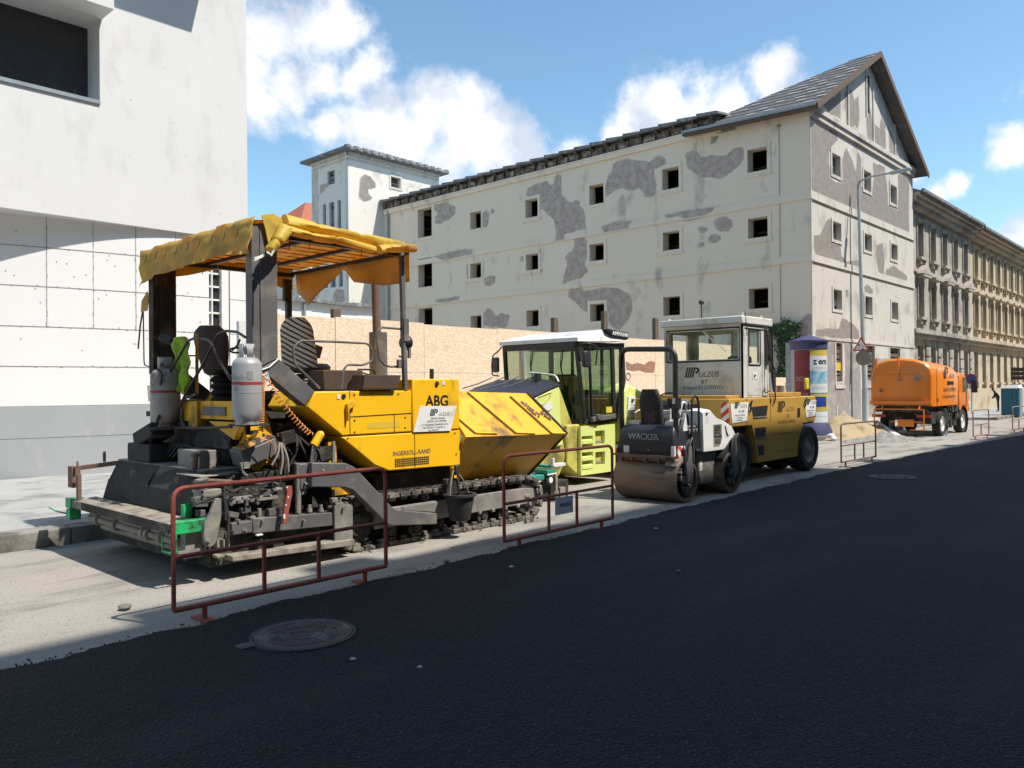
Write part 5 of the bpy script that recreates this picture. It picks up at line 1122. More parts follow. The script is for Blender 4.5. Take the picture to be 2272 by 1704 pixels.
m = MB(); m.prism(xz([q4(1665,1185,7.16),q5(560,1065,7.16),q5(565,1158,7.16),q4(1665,1320,7.16)]),'y',7.16,7.4); m.build('slide_beam','machine_grey',pv,bevel=.008)
m = MB(); m.prism(xz([q5(570,1008,7.16),q5(620,990,7.16),q5(697,1015,7.16),q5(698,1255,7.16),q5(640,1278,7.16),q5(570,1275,7.16)]),'y',7.14,7.17); m.prism(xz([q5(560,990,7.2),q5(600,960,7.2),q5(605,1080,7.2),q5(560,1100,7.2)]),'y',7.17,7.2); m.build('end_plate','dusty_steel',pv,bevel=.006)
m = MB(); m.prism(xz([q4(1460,1512,7.14),q5(690,1248,7.14),q5(700,1290,7.14),q4(1460,1558,7.14)]),'y',7.08,7.3); m.build('side_ski','plank',pv,bevel=.006)
m = MB(); m.prism(xz([q4(1940,900,7.08),q4(1992,898,7.08),q4(1998,960,7.08),q4(1965,1130,7.08),q4(1945,1232,7.08),q4(1912,1230,7.08),q4(1925,1100,7.08),q4(1950,960,7.08)]),'y',7.05,7.075); rl = m.build('red_lever','red_rust',pv,bevel=.004)
m = MB()
for p in ((1965,915),(1975,1000),(1955,1070)): c_ = q4(*p,7.045); m.cyl(c_,c_+Vector((0,.02,0)),.009,n=8)
m.box(q4(1930,1190,7.05).x,7.045,q4(1930,1190,7.05).z,q4(1945,1190,7.05).x,7.05,q4(1930,1150,7.05).z); m.build('lever_pin','sign_white',rl)
for (x0,y0,x1,y1,r_) in ((2058,705,2060,1140,.03),(2140,720,2140,900,.026),(1720,1100,1720,1180,.02),(2160,1065,2160,1140,.018)): m = MB(); m.cyl(q4(x0,y0,7.2),q4(x1,y1,7.2),r_,n=14); m.build('guide_tube','dusty_steel',pv)
for x in (400,480): m = MB(); m.cyl(q5(x,1010,7.2),q5(x,1075,7.2),.02,n=12); m.cyl(q5(x,1040,7.2),q5(x,1060,7.2),.03,n=12); m.build('guide_tube','dusty_steel',pv)
m = MB(); m.cyl(q5(566,905,7.2),q5(570,1060,7.2),.018,n=10); m.build('guide_tube','dusty_steel',pv)
p4box(2070,740,2205,900,7.22,.15,'machine_grey','screed_block'); p5box(335,720,405,905,7.16,.15,'machine_grey','screed_block'); p4box(1210,925,1390,1010,7.25,.2,'dusty_steel'); p4box(1850,915,1925,950,7.15,.1,'dusty_steel'); p4box(1350,1370,1420,1450,7.16,.1,'plank'); p4box(1700,1320,1755,1345,7.14,.05,'sign_white','tag_plate'); p4box(1350,1500,1420,1540,7.1,.1,'plank')
p4box(1195,1110,1250,1180,7.3,.1,'machine_grey'); p4box(1440,795,1460,820,7.3,.1,'dusty_steel'); p5box(100,1250,180,1290,7.18,.06,'dusty_steel'); p5box(560,960,600,1000,7.12,.06,'plank'); p4box(1450,780,1560,800,7.35,.4,'plank','deck_edge'); p4box(1195,795,1450,830,7.3,.5,'plank','deck_edge')
m = MB(); rnd = random.Random(12)
for k in range(22):
    m = MB(); c_ = q4(rnd.uniform(1180,2200),rnd.uniform(830,1500),7.22); m.obox(c_,(rnd.uniform(.03,.14),.08,rnd.uniform(.02,.09)),(0,rnd.uniform(-.3,.3),0)); m.build('screed_fitting',rnd.choice(['machine_grey','tar_black','dusty_steel']),pv,bevel=.004)
m = MB()
for k in range(16):
    x, y = rnd.uniform(1200,2200), rnd.choice((1225,1290,1205,1470,930,880)); c_ = q4(x,y,7.12); m.cyl(c_,c_+Vector((0,.06,0)),rnd.uniform(.008,.014),n=8); m.build('screed_bolt','dusty_steel',pv); m = MB()
m = MB()
for a, b_, c_ in (((1170,1060),(1320,1000),(1560,920)),((1190,1050),(1300,1040),(1420,960)),((1400,900),(1480,960),(1540,930)),((1600,830),(1700,900),(1830,860))): m.tube([q4(*a,7.13),q4(*b_,7.1),q4(*c_,7.13)],.012,7,fillet=.08)
m.tube([q4(1400,960,7.1),q4(1450,1180,7.08),q4(1440,1440,7.1)],.016,7); m.tube([q4(1410,920,7.1),q4(1425,1200,7.09)],.014,7); m.tube([q4(1500,1300,7.13),q4(1330,1275,7.09),q4(1330,1260,7.09)],.006,6)
m.build('screed_cable','black_rubber',pv)
m = MB(); m.tube(coil(q4(1425,1300,7.1),q4(1450,1440,7.1),.012,8,n=6),.005,4); m.build('short_chain','dusty_steel',pv)
m = MB(); m.tube([q5(630,1030,7.15),q5(610,990,7.15),q5(625,955,7.15),q5(670,970,7.15)],.007,5,fillet=.03); m.tube([q5(530,1050,7.2),q5(525,1000,7.2),q5(510,985,7.2)],.006,5); m.build('bent_wire','plank',pv)
# coiled cables
m = MB(); m.tube(coil(q3(965,1250,7.1),q3(955,1660,7.12)+Vector((0,0,-.02)),.025,26,n=8),.006,5); m.tube([q4(1735,490,7.12),q4(1800,500,7.1),q4(1850,540,7.1),q4(1860,610,7.1)],.006,6,fillet=.06); m.build('orange_spiral_cable','orange_coil',pv)
m = MB(); m.tube(coil(q3(990,1290,7.12),q5(410,520,7.15),.028,17,sag=.05,n=8),.006,5); m.build('orange_spiral_cable','orange_coil',pv)
m = MB(); m.tube(coil(PX(*T4(750,20),3.85),PX(*T4(760,160),3.85),.015,9,n=7),.004,4); m.tube(coil(PX(*T4(960,350),3.9),PX(*T4(1220,395),3.9),.02,15,sag=.05,n=7),.005,4); m.tube(coil(PX(*T4(930,560),3.8),PX(*T4(850,630),3.8),.018,7,n=7),.005,4); m.build('black_spiral_cable','black_paint',pv)
m = MB(); m.tube([q3(950,1250,7.12),q3(980,1270,7.08),q3(1000,1300,7.1),q3(965,1310,7.1)],.008,6,fillet=.03)
for k in range(10): c_ = q3(rnd.uniform(960,1010),rnd.uniform(1250,1350),7.1); m.tube([c_,c_+Vector((.02,.0,.02)),c_+Vector((.03,0,-.02))],.005,5)
m.build('cable_bundle','sign_white',pv)
m = MB(); m.tube([PX(*T3(205,1640),3.7),PX(*T3(155,1560),3.7),PX(*T3(150,1300),3.7),PX(*T3(190,1210),3.7),PX(*T3(235,1250),3.7),PX(*T3(200,1420),3.7),PX(*T3(160,1500),3.7)],.011,7,fillet=.08)
m.tube([PX(*T3(210,1560),3.68),PX(*T4(790,440),3.68),PX(*T4(740,600),3.68)],.016,7,fillet=.05); m.build('gas_hose','black_rubber',pv)
# --- gas bottles (separate things strapped to the paver)
def bottle(label, c, r, z0_, z1_, mt):
    t = thing('gas_cylinder', label, 'gas cylinder', (c[0],c[1],z0_), 'propane cylinders on the paver'); h = z1_-z0_
    m = MB(); pr = [(0,.02),(r*.8,.0),(r*.95,.04),(r,.08)]
    for k in range(1,8): a = math.pi/2*k/8; pr.append((r*(.42+.58*math.cos(a)), h*.66+r*.62*math.sin(a)))
    pr.append((r*.3,h*.66+r*.66)); pr.append((0,h*.66+r*.66)); m.lathe(pr,(c[0],c[1],z0_),n=32); m.lathe([(r*1.004,h*.34),(r*1.012,h*.345),(r*1.004,h*.35)],(c[0],c[1],z0_),n=32); b_ = m.build('bottle',mt,t,ang=50)
    m = MB(); m.lathe([(r*1.006,h*.44),(r*1.006,h*.475)],(c[0],c[1],z0_),n=32); m.build('band','red_band',b_)
    m = MB(); r2 = r*.52; segs = []
    for k in range(24):
        a0_, a1_ = 2*math.pi*k/24, 2*math.pi*(k+1)/24; hole = k % 6 in (2,3); z_ = z0_+h*.66+r*.36
        for (za, zb) in ([(0,.06),(.10,.165)] if hole else [(0,.165)]):
            m.quad((c[0]+r2*math.cos(a0_),c[1]+r2*math.sin(a0_),z_+za),(c[0]+r2*math.cos(a1_),c[1]+r2*math.sin(a1_),z_+za),(c[0]+r2*.97*math.cos(a1_),c[1]+r2*.97*math.sin(a1_),z_+zb),(c[0]+r2*.97*math.cos(a0_),c[1]+r2*.97*math.sin(a0_),z_+zb))
    o = m.build('collar',mt,t); s_ = o.modifiers.new('thick','SOLIDIFY'); s_.thickness = .006
    m = MB(); m.cyl((c[0],c[1],z0_+h*.66+r*.6),(c[0],c[1],z0_+h*.66+r*.6+.09),.018,n=12); m.cyl((c[0],c[1]-.04,z0_+h*.66+r*.6+.06),(c[0],c[1]+.04,z0_+h*.66+r*.6+.06),.014,n=10); m.build('valve','dusty_steel',t)
    m = MB(); m.lathe([(r*.8,-.03),(r*.8,.02),(r*.76,.02),(r*.76,-.03)],(c[0],c[1],z0_),n=28); m.build('foot_ring',mt,t)
    return t
gb = bottle('shiny grey gas cylinder with red band standing beside the near canopy post', (3.86,7.08), .14, 1.50, 2.30, 'bottle_grey')
m = MB(); m.box(3.78,7.0,1.455,4.05,7.3,1.475); m.bar((3.9,7.15,1.38),(3.9,7.15,1.46),.04,.04); m.bar((3.9,7.15,1.38),(4.2,7.5,1.38),.04,.03); m.build('bottle_shelf','tar_black',pv)
m = MB(); P_ = [(3.80,6.945,1.86),(3.86,6.938,1.86),(3.86,6.938,1.98),(3.80,6.945,2.0)]; m.lathe([(.1412,.40),(.1412,.48)],(3.86,7.08,1.50),n=12,a0=R(-118),a1=R(-96)); m.build('label_patch','ink_grey',gb)
bottle('dull off-white gas cylinder with red band at the far rear corner, below the green vest', (3.80,8.75), .155, 1.44, 2.21, 'old_white_bottle')
m = MB(); m.lathe([(.005,0),(.2,0),(.2,.03),(.005,.03)],(3.80,8.75,1.38),n=20); m.build('bottle_shelf','tar_black',pv)
# hi-vis vest hung over the rail
def vest(u, v):
    w = .15+.07*v-.12*v*v; p0 = PX(*T3(350,985),3.95); p1 = PX(*T3(395,1390),3.9); c_ = p0.lerp(p1, v); return c_+Vector((.035*math.sin(u*13+v*5)+.02*math.sin(v*19+u*6), (0.5-u)*2*w*(1.0+.10*math.sin(v*11)), .02*math.sin(u*11)*v))
m = MB(); nu, nv = 14, 16; V_ = [vest(i/nu,j/nv) for i in range(nu+1) for j in range(nv+1)]
m.add(V_, [(i*(nv+1)+j,(i+1)*(nv+1)+j,(i+1)*(nv+1)+j+1,i*(nv+1)+j+1) for i in range(nu) for j in range(nv)]); o = m.build('safety_vest','hivis',None,ang=60); s_ = o.modifiers.new('thick','SOLIDIFY'); s_.thickness = .008
tag(o,'crumpled yellow-green safety vest hung on the rail beside the off-white cylinder','vest')
# ================================================================ OTHER MACHINES
glass('cab_glass', (0.50,0.64,0.52), 0.3); glass('clear_glass', (0.85,0.92,0.9), 0.2)
mat('roller_lime', (0.76,0.84,0.28), (0.70,0.78,0.25), rough=0.4, nscale=1.5, coat=0.2)
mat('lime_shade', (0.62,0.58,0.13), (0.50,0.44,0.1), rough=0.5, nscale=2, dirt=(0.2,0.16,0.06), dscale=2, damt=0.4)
mat('roller_white', (0.80,0.80,0.78), (0.74,0.74,0.72), rough=0.4, nscale=2, dirt=(0.5,0.47,0.42), dscale=3.5, damt=0.2, coat=0.2)
mat('cab_cream', (0.72,0.70,0.65), (0.64,0.62,0.57), rough=0.5, nscale=1.4, dirt=(0.45,0.41,0.35), dscale=2.2, damt=0.3)
mat('ochre', (0.54,0.31,0.06), (0.47,0.265,0.05), rough=0.5, nscale=1.5, dirt=(0.38,0.22,0.06), dscale=2.5, damt=0.12)
mat('drum_rust', (0.27,0.19,0.135), (0.19,0.135,0.10), rough=0.55, nscale=3, dirt=(0.11,0.08,0.06), dscale=2, damt=0.35, metal=0.25, stretch=(1,0.25,1))
mat('tyre', (0.022,0.022,0.022), (0.04,0.037,0.033), rough=0.9, nscale=5, dirt=(0.12,0.105,0.09), dscale=5, damt=0.2, bump=0.3, bscale=25)
mat('hood_black', (0.028,0.028,0.038), (0.035,0.035,0.045), rough=0.38, nscale=3)
mat('sweeper_orange', (0.84,0.235,0.012), (0.78,0.21,0.012), rough=0.42, nscale=1.5, dirt=(0.6,0.2,0.03), dscale=2.5, damt=0.08, coat=0.2)
mat('lamp_red', (0.45,0.03,0.02), rough=0.3)
mat('post_paint', (0.42,0.50,0.53), (0.36,0.43,0.46), rough=0.45, nscale=4, metal=0.2)
mat('sign_yellow', (0.80,0.62,0.06), rough=0.5); mat('teal_paint', (0.03,0.22,0.18), (0.04,0.28,0.22), rough=0.5, nscale=6)
mat('purple_cap', (0.05,0.05,0.13), (0.07,0.07,0.16), rough=0.6, nscale=3)
mat('poster_red', (0.22,0.02,0.03), (0.16,0.015,0.02), rough=0.5); mat('poster_white', (0.70,0.74,0.76), rough=0.5)
mat('poster_blue', (0.10,0.32,0.45), (0.45,0.60,0.68), rough=0.5, nscale=5, namt=0.25); mat('poster_yellow', (0.62,0.46,0.07), rough=0.5); mat('poster_letter', (0.42,0.20,0.2), rough=0.6)
mat('toilet_blue', (0.015,0.13,0.20), (0.012,0.11,0.17), rough=0.5); mat('navy_cloth', (0.03,0.035,0.06), rough=0.9); mat('skin', (0.45,0.27,0.2), rough=0.6); mat('hair', (0.04,0.03,0.025), rough=0.9)
mat('sign_blue', (0.02,0.06,0.30), rough=0.4); mat('sign_red', (0.50,0.03,0.03), rough=0.4); mat('brown_board', (0.10,0.055,0.045), (0.07,0.04,0.035), rough=0.8)
mat('leaf', (0.025,0.06,0.014), (0.045,0.09,0.022), rough=0.55, nscale=9, namt=0.25)
TE = lambda x, y: (1060+x*.31348, 700+y*.31348)
TR = lambda x, y: (1320+x*.29540, 640+y*.29540)
TZ1 = lambda x, y: (1080+x*.14467, 720+y*.14467)
TZ2 = lambda x, y: (1340+x*.17477, 840+y*.17477)
TZ3 = lambda x, y: (1140+x*.13259, 940+y*.13259)
TH3 = lambda x, y: (1560+x*.20492, 660+y*.20492)
TH4 = lambda x, y: (2020+x*.18077, 700+y*.18077)
def pz(T, Y): return lambda x, y: PY(*T(x,y), Y)
def wheel(name, c, r, w, parent, rim='dusty_steel', hub=.45, tread=0):
    # axle along Y; c is the centre of the outer (near) face; extends +w
    m = MB(); c = Vector(c)
    prof = [(r*.62,0.015),(r*.72,0.0),(r*.93,0.0),(r*.985,.03*w/.2),(r,.06*w/.2),(r,w-.06*w/.2),(r*.985,w-.03*w/.2),(r*.93,w),(r*.62,w)]
    m.lathe(prof, c, 'y', 40)
    if tread:
        for k in range(tread):
            a = 2*math.pi*k/tread; m.obox(c+Vector((math.cos(a)*r,w/2,math.sin(a)*r)),(.03,w*.9,.03),(0,-a,0))
    t = m.build('wheel', 'tyre', parent)
    m = MB(); m.lathe([(r*.62,.02),(r*.58,.05),(r*.5,.075),(r*.25,.06),(r*.2,.03),(r*.12,.02),(.001,.02)], c, 'y', 32)
    for k in range(8): a = 2*math.pi*k/8; m.cyl(c+Vector((math.cos(a)*r*.34,.045,math.sin(a)*r*.34)),c+Vector((math.cos(a)*r*.34,.07,math.sin(a)*r*.34)),r*.03,n=8)
    m.build('rim', rim, t); return t
# ---------------------------------------------------------------- lime roller with cab
rl1 = thing('cab_roller', 'lime green tandem roller with white-roofed glass cab, half hidden by the paver hopper', 'road roller', (11.5,9.9,0))
Z = pz(TZ1, 9.05); YN, YF = 9.05, 10.9
m = MB(); m.prism([(9.95,1.60),(10.25,1.62),(10.95,1.84),(10.98,1.3),(11.05,.75),(10.2,.75),(9.9,1.2)],'y',YN,YF-.1); b1 = m.build('engine_cover','roller_lime',rl1,bevel=.03)
m = MB()
def roof_y(y): return 1-((y-9.975)/.93)**4
rings = []
for x, z in ((9.85,1.55),(9.95,1.66),(10.3,1.74),(10.7,1.86),(10.95,1.92),(11.02,1.86)):
    rings.append([(x,YN-.01,z-.09)]+[(x,YN-.01+.12*k*0+ (YF-.09-YN)*k/8, z-.09+.13*max(0,roof_y(YN+(YF-.1-YN)*k/8))**.5) for k in range(9)]+[(x,YF-.09,z-.09)])
m.loft(rings); m.build('hood','hood_black',rl1,ang=50)
m = MB(); c_ = Z(840,880); m.cyl((c_.x+.35,9.45,1.85),(c_.x+.35,9.45,2.06),.085,.07,n=20); m.build('air_intake','hood_black',rl1)
m = MB()
for y in (9.5,9.85,10.2,10.5): m.tube([(9.95,y,1.80),(10.35,y,1.885),(10.72,y,2.0)],.012,5)
m.build('hood_rib','hood_black',rl1)
m = MB(); m.tube([Z(760,1170),Z(785,1120),Z(900,1075),Z(985,1040),Z(960,1120),Z(900,1200),Z(840,1235)],.012,6,fillet=.02); m.build('hood_recess','lime_shade',rl1)
m = MB(); P = [Z(*p)-Vector((0,.02,0)) for p in ((850,1280),(880,1215),(990,1180),(1000,1270),(950,1320),(880,1310))]; m.plate(P[::-1] if True else P,.004); m.build('hood_sticker','sign_white',rl1)
m = MB(); m.tube([(10.98,9.1,1.9),(11.02,9.2,2.02),(11.0,9.8,2.08)],.018,8,fillet=.08); m.build('rail','roller_white',rl1)
# slanted column below the cab front, cab frame
CX0, CX1 = 11.45, 12.92
m = MB()
m.bar((CX0,9.07,2.64),(11.68,9.07,1.17),.07,.07,(0,1,0)); m.bar((CX0,10.87,2.64),(11.55,10.87,1.2),.07,.07,(0,1,0)); m.bar((CX1-.04,9.07,2.66),(CX1,9.07,1.9),.08,.09,(0,1,0)); m.bar((CX1,9.07,1.92),(12.7,9.07,1.2),.08,.09,(0,1,0)); m.bar((CX1-.04,10.87,2.66),(CX1-.04,10.87,1.2),.08,.09,(0,1,0))
m.bar((11.80,9.04,2.60),(11.87,9.04,1.2),.04,.05,(0,1,0)); m.bar((12.55,9.06,2.62),(12.6,9.06,1.2),.10,.05,(0,1,0))
m.bar((CX0,9.07,2.58),(CX1,9.07,2.60),.08,.10); m.bar((CX0,10.87,2.58),(CX1,10.87,2.60),.08,.10); m.bar((CX0,9.07,2.58),(CX0,10.87,2.58),.08,.12); m.bar((CX1-.04,9.07,2.6),(CX1-.04,10.87,2.6),.08,.12)
for y in (9.55,10.3): m.bar((CX1-.04,y,2.6),(CX1-.04,y,1.2),.06,.05,(0,1,0))
m.bar((11.95,10.87,2.6),(11.95,10.87,1.2),.10,.06,(0,1,0))
m.build('cab_frame','black_paint',rl1,bevel=.01)
m = MB(); m.box(11.6,9.08,1.12,12.75,10.85,1.2); m.box(12.0,9.3,1.2,12.6,9.7,1.35); m.box(12.2,9.6,1.2,12.85,10.7,1.75); m.prism([(11.65,1.2),(11.75,2.05),(12.0,1.95),(12.1,1.2)],'y',9.35,9.85); m.build('cab_floor','black_rubber',rl1,bevel=.01)
m = MB(); m.quad((CX0+.0,9.12,2.52),(11.66,9.12,1.2),(11.56,10.8,1.2),(CX0,10.8,2.52)); m.quad((CX1-.02,9.12,2.55),(CX1-.02,10.8,2.55),(CX1-.02,10.8,1.25),(CX1-.02,9.12,1.9)); m.quad((11.5,9.09,2.54),(12.54,9.09,2.54),(12.58,9.09,1.2),(11.68,9.09,1.2)); m.quad((11.5,10.86,2.54),(11.55,10.86,1.25),(12.88,10.86,1.25),(12.88,10.86,2.54)); m.build('cab_pane','cab_glass',rl1,smooth=False)
m = MB()
m.loft([[(CX0-.06,8.98,2.64),(CX0-.06,10.96,2.64),(CX0-.06,10.96,2.71),(CX0-.06,8.98,2.71)],[(CX0+.25,8.97,2.65),(CX0+.25,10.97,2.65),(CX0+.25,10.9,2.80),(CX0+.25,9.05,2.80)],[(12.3,8.96,2.67),(12.3,10.98,2.67),(12.3,10.8,2.90),(12.3,9.12,2.90)],[(12.42,8.96,2.68),(12.42,10.98,2.68),(12.42,10.9,2.80),(12.42,9.05,2.80)],[(CX1+.03,8.96,2.69),(CX1+.03,10.98,2.69),(CX1+.03,10.96,2.75),(CX1+.03,8.98,2.75)]])
m.build('cab_roof','roller_white',rl1,ang=25)
a, b_ = Z(1790,90), Z(2150,205)
m = MB(); m.prism([(12.30,2.905),(12.98,2.86),(12.95,2.74),(12.42,2.79)],'y',8.95,9.1); sb = m.build('name_board','black_paint',rl1,bevel=.006)
text('cab_letters','AMMANN','sign_white',sb,(12.42,8.948,2.80),(1,0,-.055),(0,0,1),.105,align='LEFT',sx=1.12,bold=.003)
m = MB(); 
for (y, zz) in ((10.1,0),(9.35,0)):
    m.tube([(CX0-.02,y,2.5),(CX0+.02,y+.10,2.15),(CX0+.1,y+.09,1.95),(11.58,y+.1,1.65)],.012,6); m.tube([(CX0-.01,y+.06,2.5),(CX0+.03,y+.12,2.18)],.008,5); m.bar((CX0+.01,y+.1,2.3),(CX0+.1,y+.1,1.75),.014,.02)
m.build('wiper','black_paint',rl1)
def mirror(par, arm, c, sz, mt='hood_black'):
    m = MB(); m.tube(arm,.014,7,fillet=.05); o = m.build('mirror_arm','black_paint',par); m = MB(); m.obox(c,sz); m.build('mirror',mt,o,bevel=.03)
mirror(rl1,[(CX0,9.0,2.58),(CX0+.1,8.85,2.60),(CX0+.33,8.82,2.55),(CX0+.30,8.85,2.2)],PY(*TZ1(1520,530),8.85),(.17,.08,.30))
mirror(rl1,[PX(*TZ1(*p),11.35) for p in ((230,340),(180,410),(95,470),(75,620),(85,780),(190,790))],PX(*TZ1(140,620),11.35),(.06,.17,.30))
m = MB(); c_ = Z(1750,440); P = []
m.lathe([(.0,-.02),(.15,-.02),(.16,0),(.15,.02),(.0,.02)],c_+Vector((.1,.5,0)),'y',20); m.build('red_disc','poster_red',rl1)
m = MB(); m.box(12.35,9.06,1.31,12.56,9.075,1.42); m.build('door_sticker','sign_yellow',rl1); m = MB(); m.box(11.6,9.075,1.86,11.7,9.085,1.92); m.build('pane_sticker','lime_shade',rl1)
m = MB(); m.obox((12.2,9.02,1.22),(.75,.07,.09),(0,-.06,0)); m.obox((12.0,9.0,1.24),(.12,.1,.1)); m.build('door_sill','machine_grey',rl1,bevel=.01)
# lower body with steps
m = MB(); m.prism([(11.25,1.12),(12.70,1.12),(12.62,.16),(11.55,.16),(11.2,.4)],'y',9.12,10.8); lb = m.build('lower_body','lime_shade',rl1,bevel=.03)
m = MB()
wall_holes(m,(11.55,9.05,.18),(1,0,0),(0,-1,0),1.06,.90,[(.02,.10,.36,.72),(.43,.55,.73,.80),(.43,.16,.73,.40)],.12)
m.box(11.56,9.17,.2,12.6,9.19,1.05); m.box(11.56,9.051,1.075,12.6,9.19,1.085); m.box(12.605,9.051,.18,12.615,9.19,1.08); m.box(11.54,9.051,.18,11.549,9.19,1.08)
sp_ = m.build('step_panel','roller_lime',rl1,smooth=False)
m = MB()
for k in range(4): z = .29+k*.155; m.prism([(9.04,z+.06),(9.17,z+.11),(9.17,z+.095),(9.04,z+.0)],'x',11.575,11.90)
m.build('step','roller_lime',sp_); m = MB()
for k in range(2): m.box(11.99,9.1,.36+.39*k,12.27,9.16,.40+.39*k)
m.build('tread','dusty_steel',sp_)
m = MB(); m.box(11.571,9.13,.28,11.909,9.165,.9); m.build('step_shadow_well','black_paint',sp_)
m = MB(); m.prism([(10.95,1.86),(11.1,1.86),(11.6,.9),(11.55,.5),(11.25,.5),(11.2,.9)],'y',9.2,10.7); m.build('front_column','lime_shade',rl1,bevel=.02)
# drums
def drum(par, x, y0, y1, r, mt='drum_rust'):
    m = MB(); m.lathe([(r*.86,.05),(r*.86,0),(r*.97,0),(r,.02),(r,y1-y0-.02),(r*.97,y1-y0),(r*.86,y1-y0),(r*.86,y1-y0-.05)],(x,y0,r),'y',64)
    o = m.build('drum',mt,par)
    m = MB(); m.lathe([(r*.86,.06),(r*.6,.10),(.001,.10)],(x,y0,r),'y',48); m.lathe([(r*.3,.02),(r*.3,.1)],(x,y0,r),'y',24); m.lathe([(.001,.02),(r*.3,.02)],(x,y0,r),'y',24)
    m.build('drum_web','tar_black',o); return o
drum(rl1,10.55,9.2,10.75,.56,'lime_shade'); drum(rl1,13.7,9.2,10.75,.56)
m = MB(); m.lathe([(.0,-.0),(.50,0),(.52,.02),(.52,.05)],(10.66,9.12,.62),'y',40); m.build('drum_cheek','lime_shade',rl1)
m = MB(); m.prism([(12.95,1.3),(13.0,1.72),(13.15,1.86),(13.5,1.75),(14.3,1.5),(14.4,.8),(13.1,.7)],'y',9.1,10.8); m.build('rear_cover','roller_lime',rl1,bevel=.04)
P = [PY(*TZ1(*p),9.06) for p in ((2105,1020),(2180,1040),(2212,1060),(2212,1400),(2050,1395),(2045,1250))]
m = MB(); P = [(13.08,1.2),(13.12,1.62),(13.42,1.60),(13.42,1.2)]; m.prism(P,'y',9.08,9.09); sg = m.build('side_board','sign_white',rl1,smooth=False)
logo('mark','ink_teal',sg,(13.2,9.078,1.48),(1,0,0),(0,0,1),.08); 
for i in range(4): text('board_line',['ULZUS','KÖZMŰ-','ÉS ÚT-','ÉPÍTÉS'][i],'ink_grey',sg,(13.27,9.078,1.42-.06*i),(1,0,0),(0,0,1),.05)
# ---------------------------------------------------------------- pump / small green machine seen behind the hopper
t = thing('green_compressor', 'small teal machine on a castor wheel just in front of the paver hopper', 'machine', (9.35,8.2,0))
Y_ = 8.1
Zq = pz(TZ3, Y_)
m = MB(); a, b_ = Zq(560,850), Zq(700,760); m.box(a.x,Y_,a.z,b_.x,Y_+.5,b_.z); a, b_ = Zq(350,970), Zq(620,870); m.box(a.x,Y_+.05,a.z,b_.x,Y_+.5,b_.z+.02); a, b_ = Zq(610,745), Zq(690,690); m.box(a.x,Y_+.05,a.z,b_.x,Y_+.4,b_.z); m.build('housing','teal_paint',t,bevel=.01)
m = MB(); a, b_ = Zq(680,720), Zq(870,660); m.obox((a+b_)/2+Vector((0,.05,0)),(b_.x-a.x,.1,.05)); m.tube([Zq(560,860),Zq(710,830)],.012,6); m.tube([Zq(345,900),Zq(350,960),Zq(450,970)],.012,6); m.obox(Zq(650,640),(.05,.05,.12)); m.build('fittings','roller_white',t,bevel=.004)
c_ = Zq(620,945); m = MB(); m.lathe([(.0,.0),(.06,0),(.09,.02),(.09,.08),(.06,.1)],c_,'y',20); w_ = m.build('wheel','tyre',t); m = MB(); m.lathe([(.0,-.008),(.045,-.006),(.05,.005)],c_,'y',16); m.build('hub_cap','sign_white',w_)
m = MB(); m.bar(Zq(695,850),Zq(700,1230),.05,.05,(0,1,0)); m.bar(Zq(800,1060),Zq(800,1330),.13,.05,(0,1,0)); m.bar(Zq(700,1120),Zq(700,1230),.10,.04,(0,1,0)); m.build('prop','plank',t)
m = MB(); m.box(Zq(400,1000).x,Y_+.1,.02,Zq(1000,1000).x,Y_+.8,Zq(400,1000).z-.02); m.build('skid','tar_black',t,bevel=.02)
# ---------------------------------------------------------------- small twin drum roller (white hood, black tail)
r2 = thing('tandem_roller', 'small white and black twin-drum roller with roll bar and rusty brown drums', 'road roller', (11.6,7.0,0))
d1 = drum(r2,10.87,6.45,7.60,.345); d2 = drum(r2,12.36,6.45,7.60,.345)
for xc in (10.87,12.36):
    m = MB(); rnd = random.Random(int(xc*10))
    for k in range(14): a = rnd.uniform(0,6.28); q_ = rnd.uniform(.05,.2); m.obox((xc+math.cos(a)*q_,6.50,.345+math.sin(a)*q_),(rnd.uniform(.03,.09),.06,rnd.uniform(.03,.08)),(0,rnd.random()*3,0))
    m.lathe([(.001,-.05),(.07,-.05),(.09,.05)],(xc,6.50,.345),'y',16); m.build('drum_drive','dusty_steel',r2)
    m = MB(); s_ = .0 if xc < 11 else 0
    m.prism([(xc-.04,.30),(xc+.10,.30),(xc+.13,.62),(xc+.10,.86),(xc+.02,.98),(xc-.05,.90),(xc-.09,.62)],'y',6.40,6.44)
    m.tube([(xc-.07,6.39,.66),(xc-.03,6.37,.92),(xc+.03,6.37,1.0),(xc+.09,6.39,.9),(xc+.12,6.39,.62)],.016,7); m.build('drum_yoke','machine_grey',r2,bevel=.006)
m = MB(); m.box(10.56,6.5,.70,10.66,7.62,.73); m.cyl((10.57,6.62,.69),(10.57,7.5,.69),.014,n=8)
for y in (6.75,7.0,7.25,7.45): m.box(10.56,y,.62,10.6,y+.03,.70)
m.bar((10.62,6.5,.66),(10.62,7.6,.66),.03,.05); m.build('scraper_bar','rust_pipe',r2)
m = MB(); m.prism([(10.62,.66),(10.80,.72),(10.72,.60),(10.58,.58)],'y',6.46,6.66); m.build('scraper_guard','plank',r2)
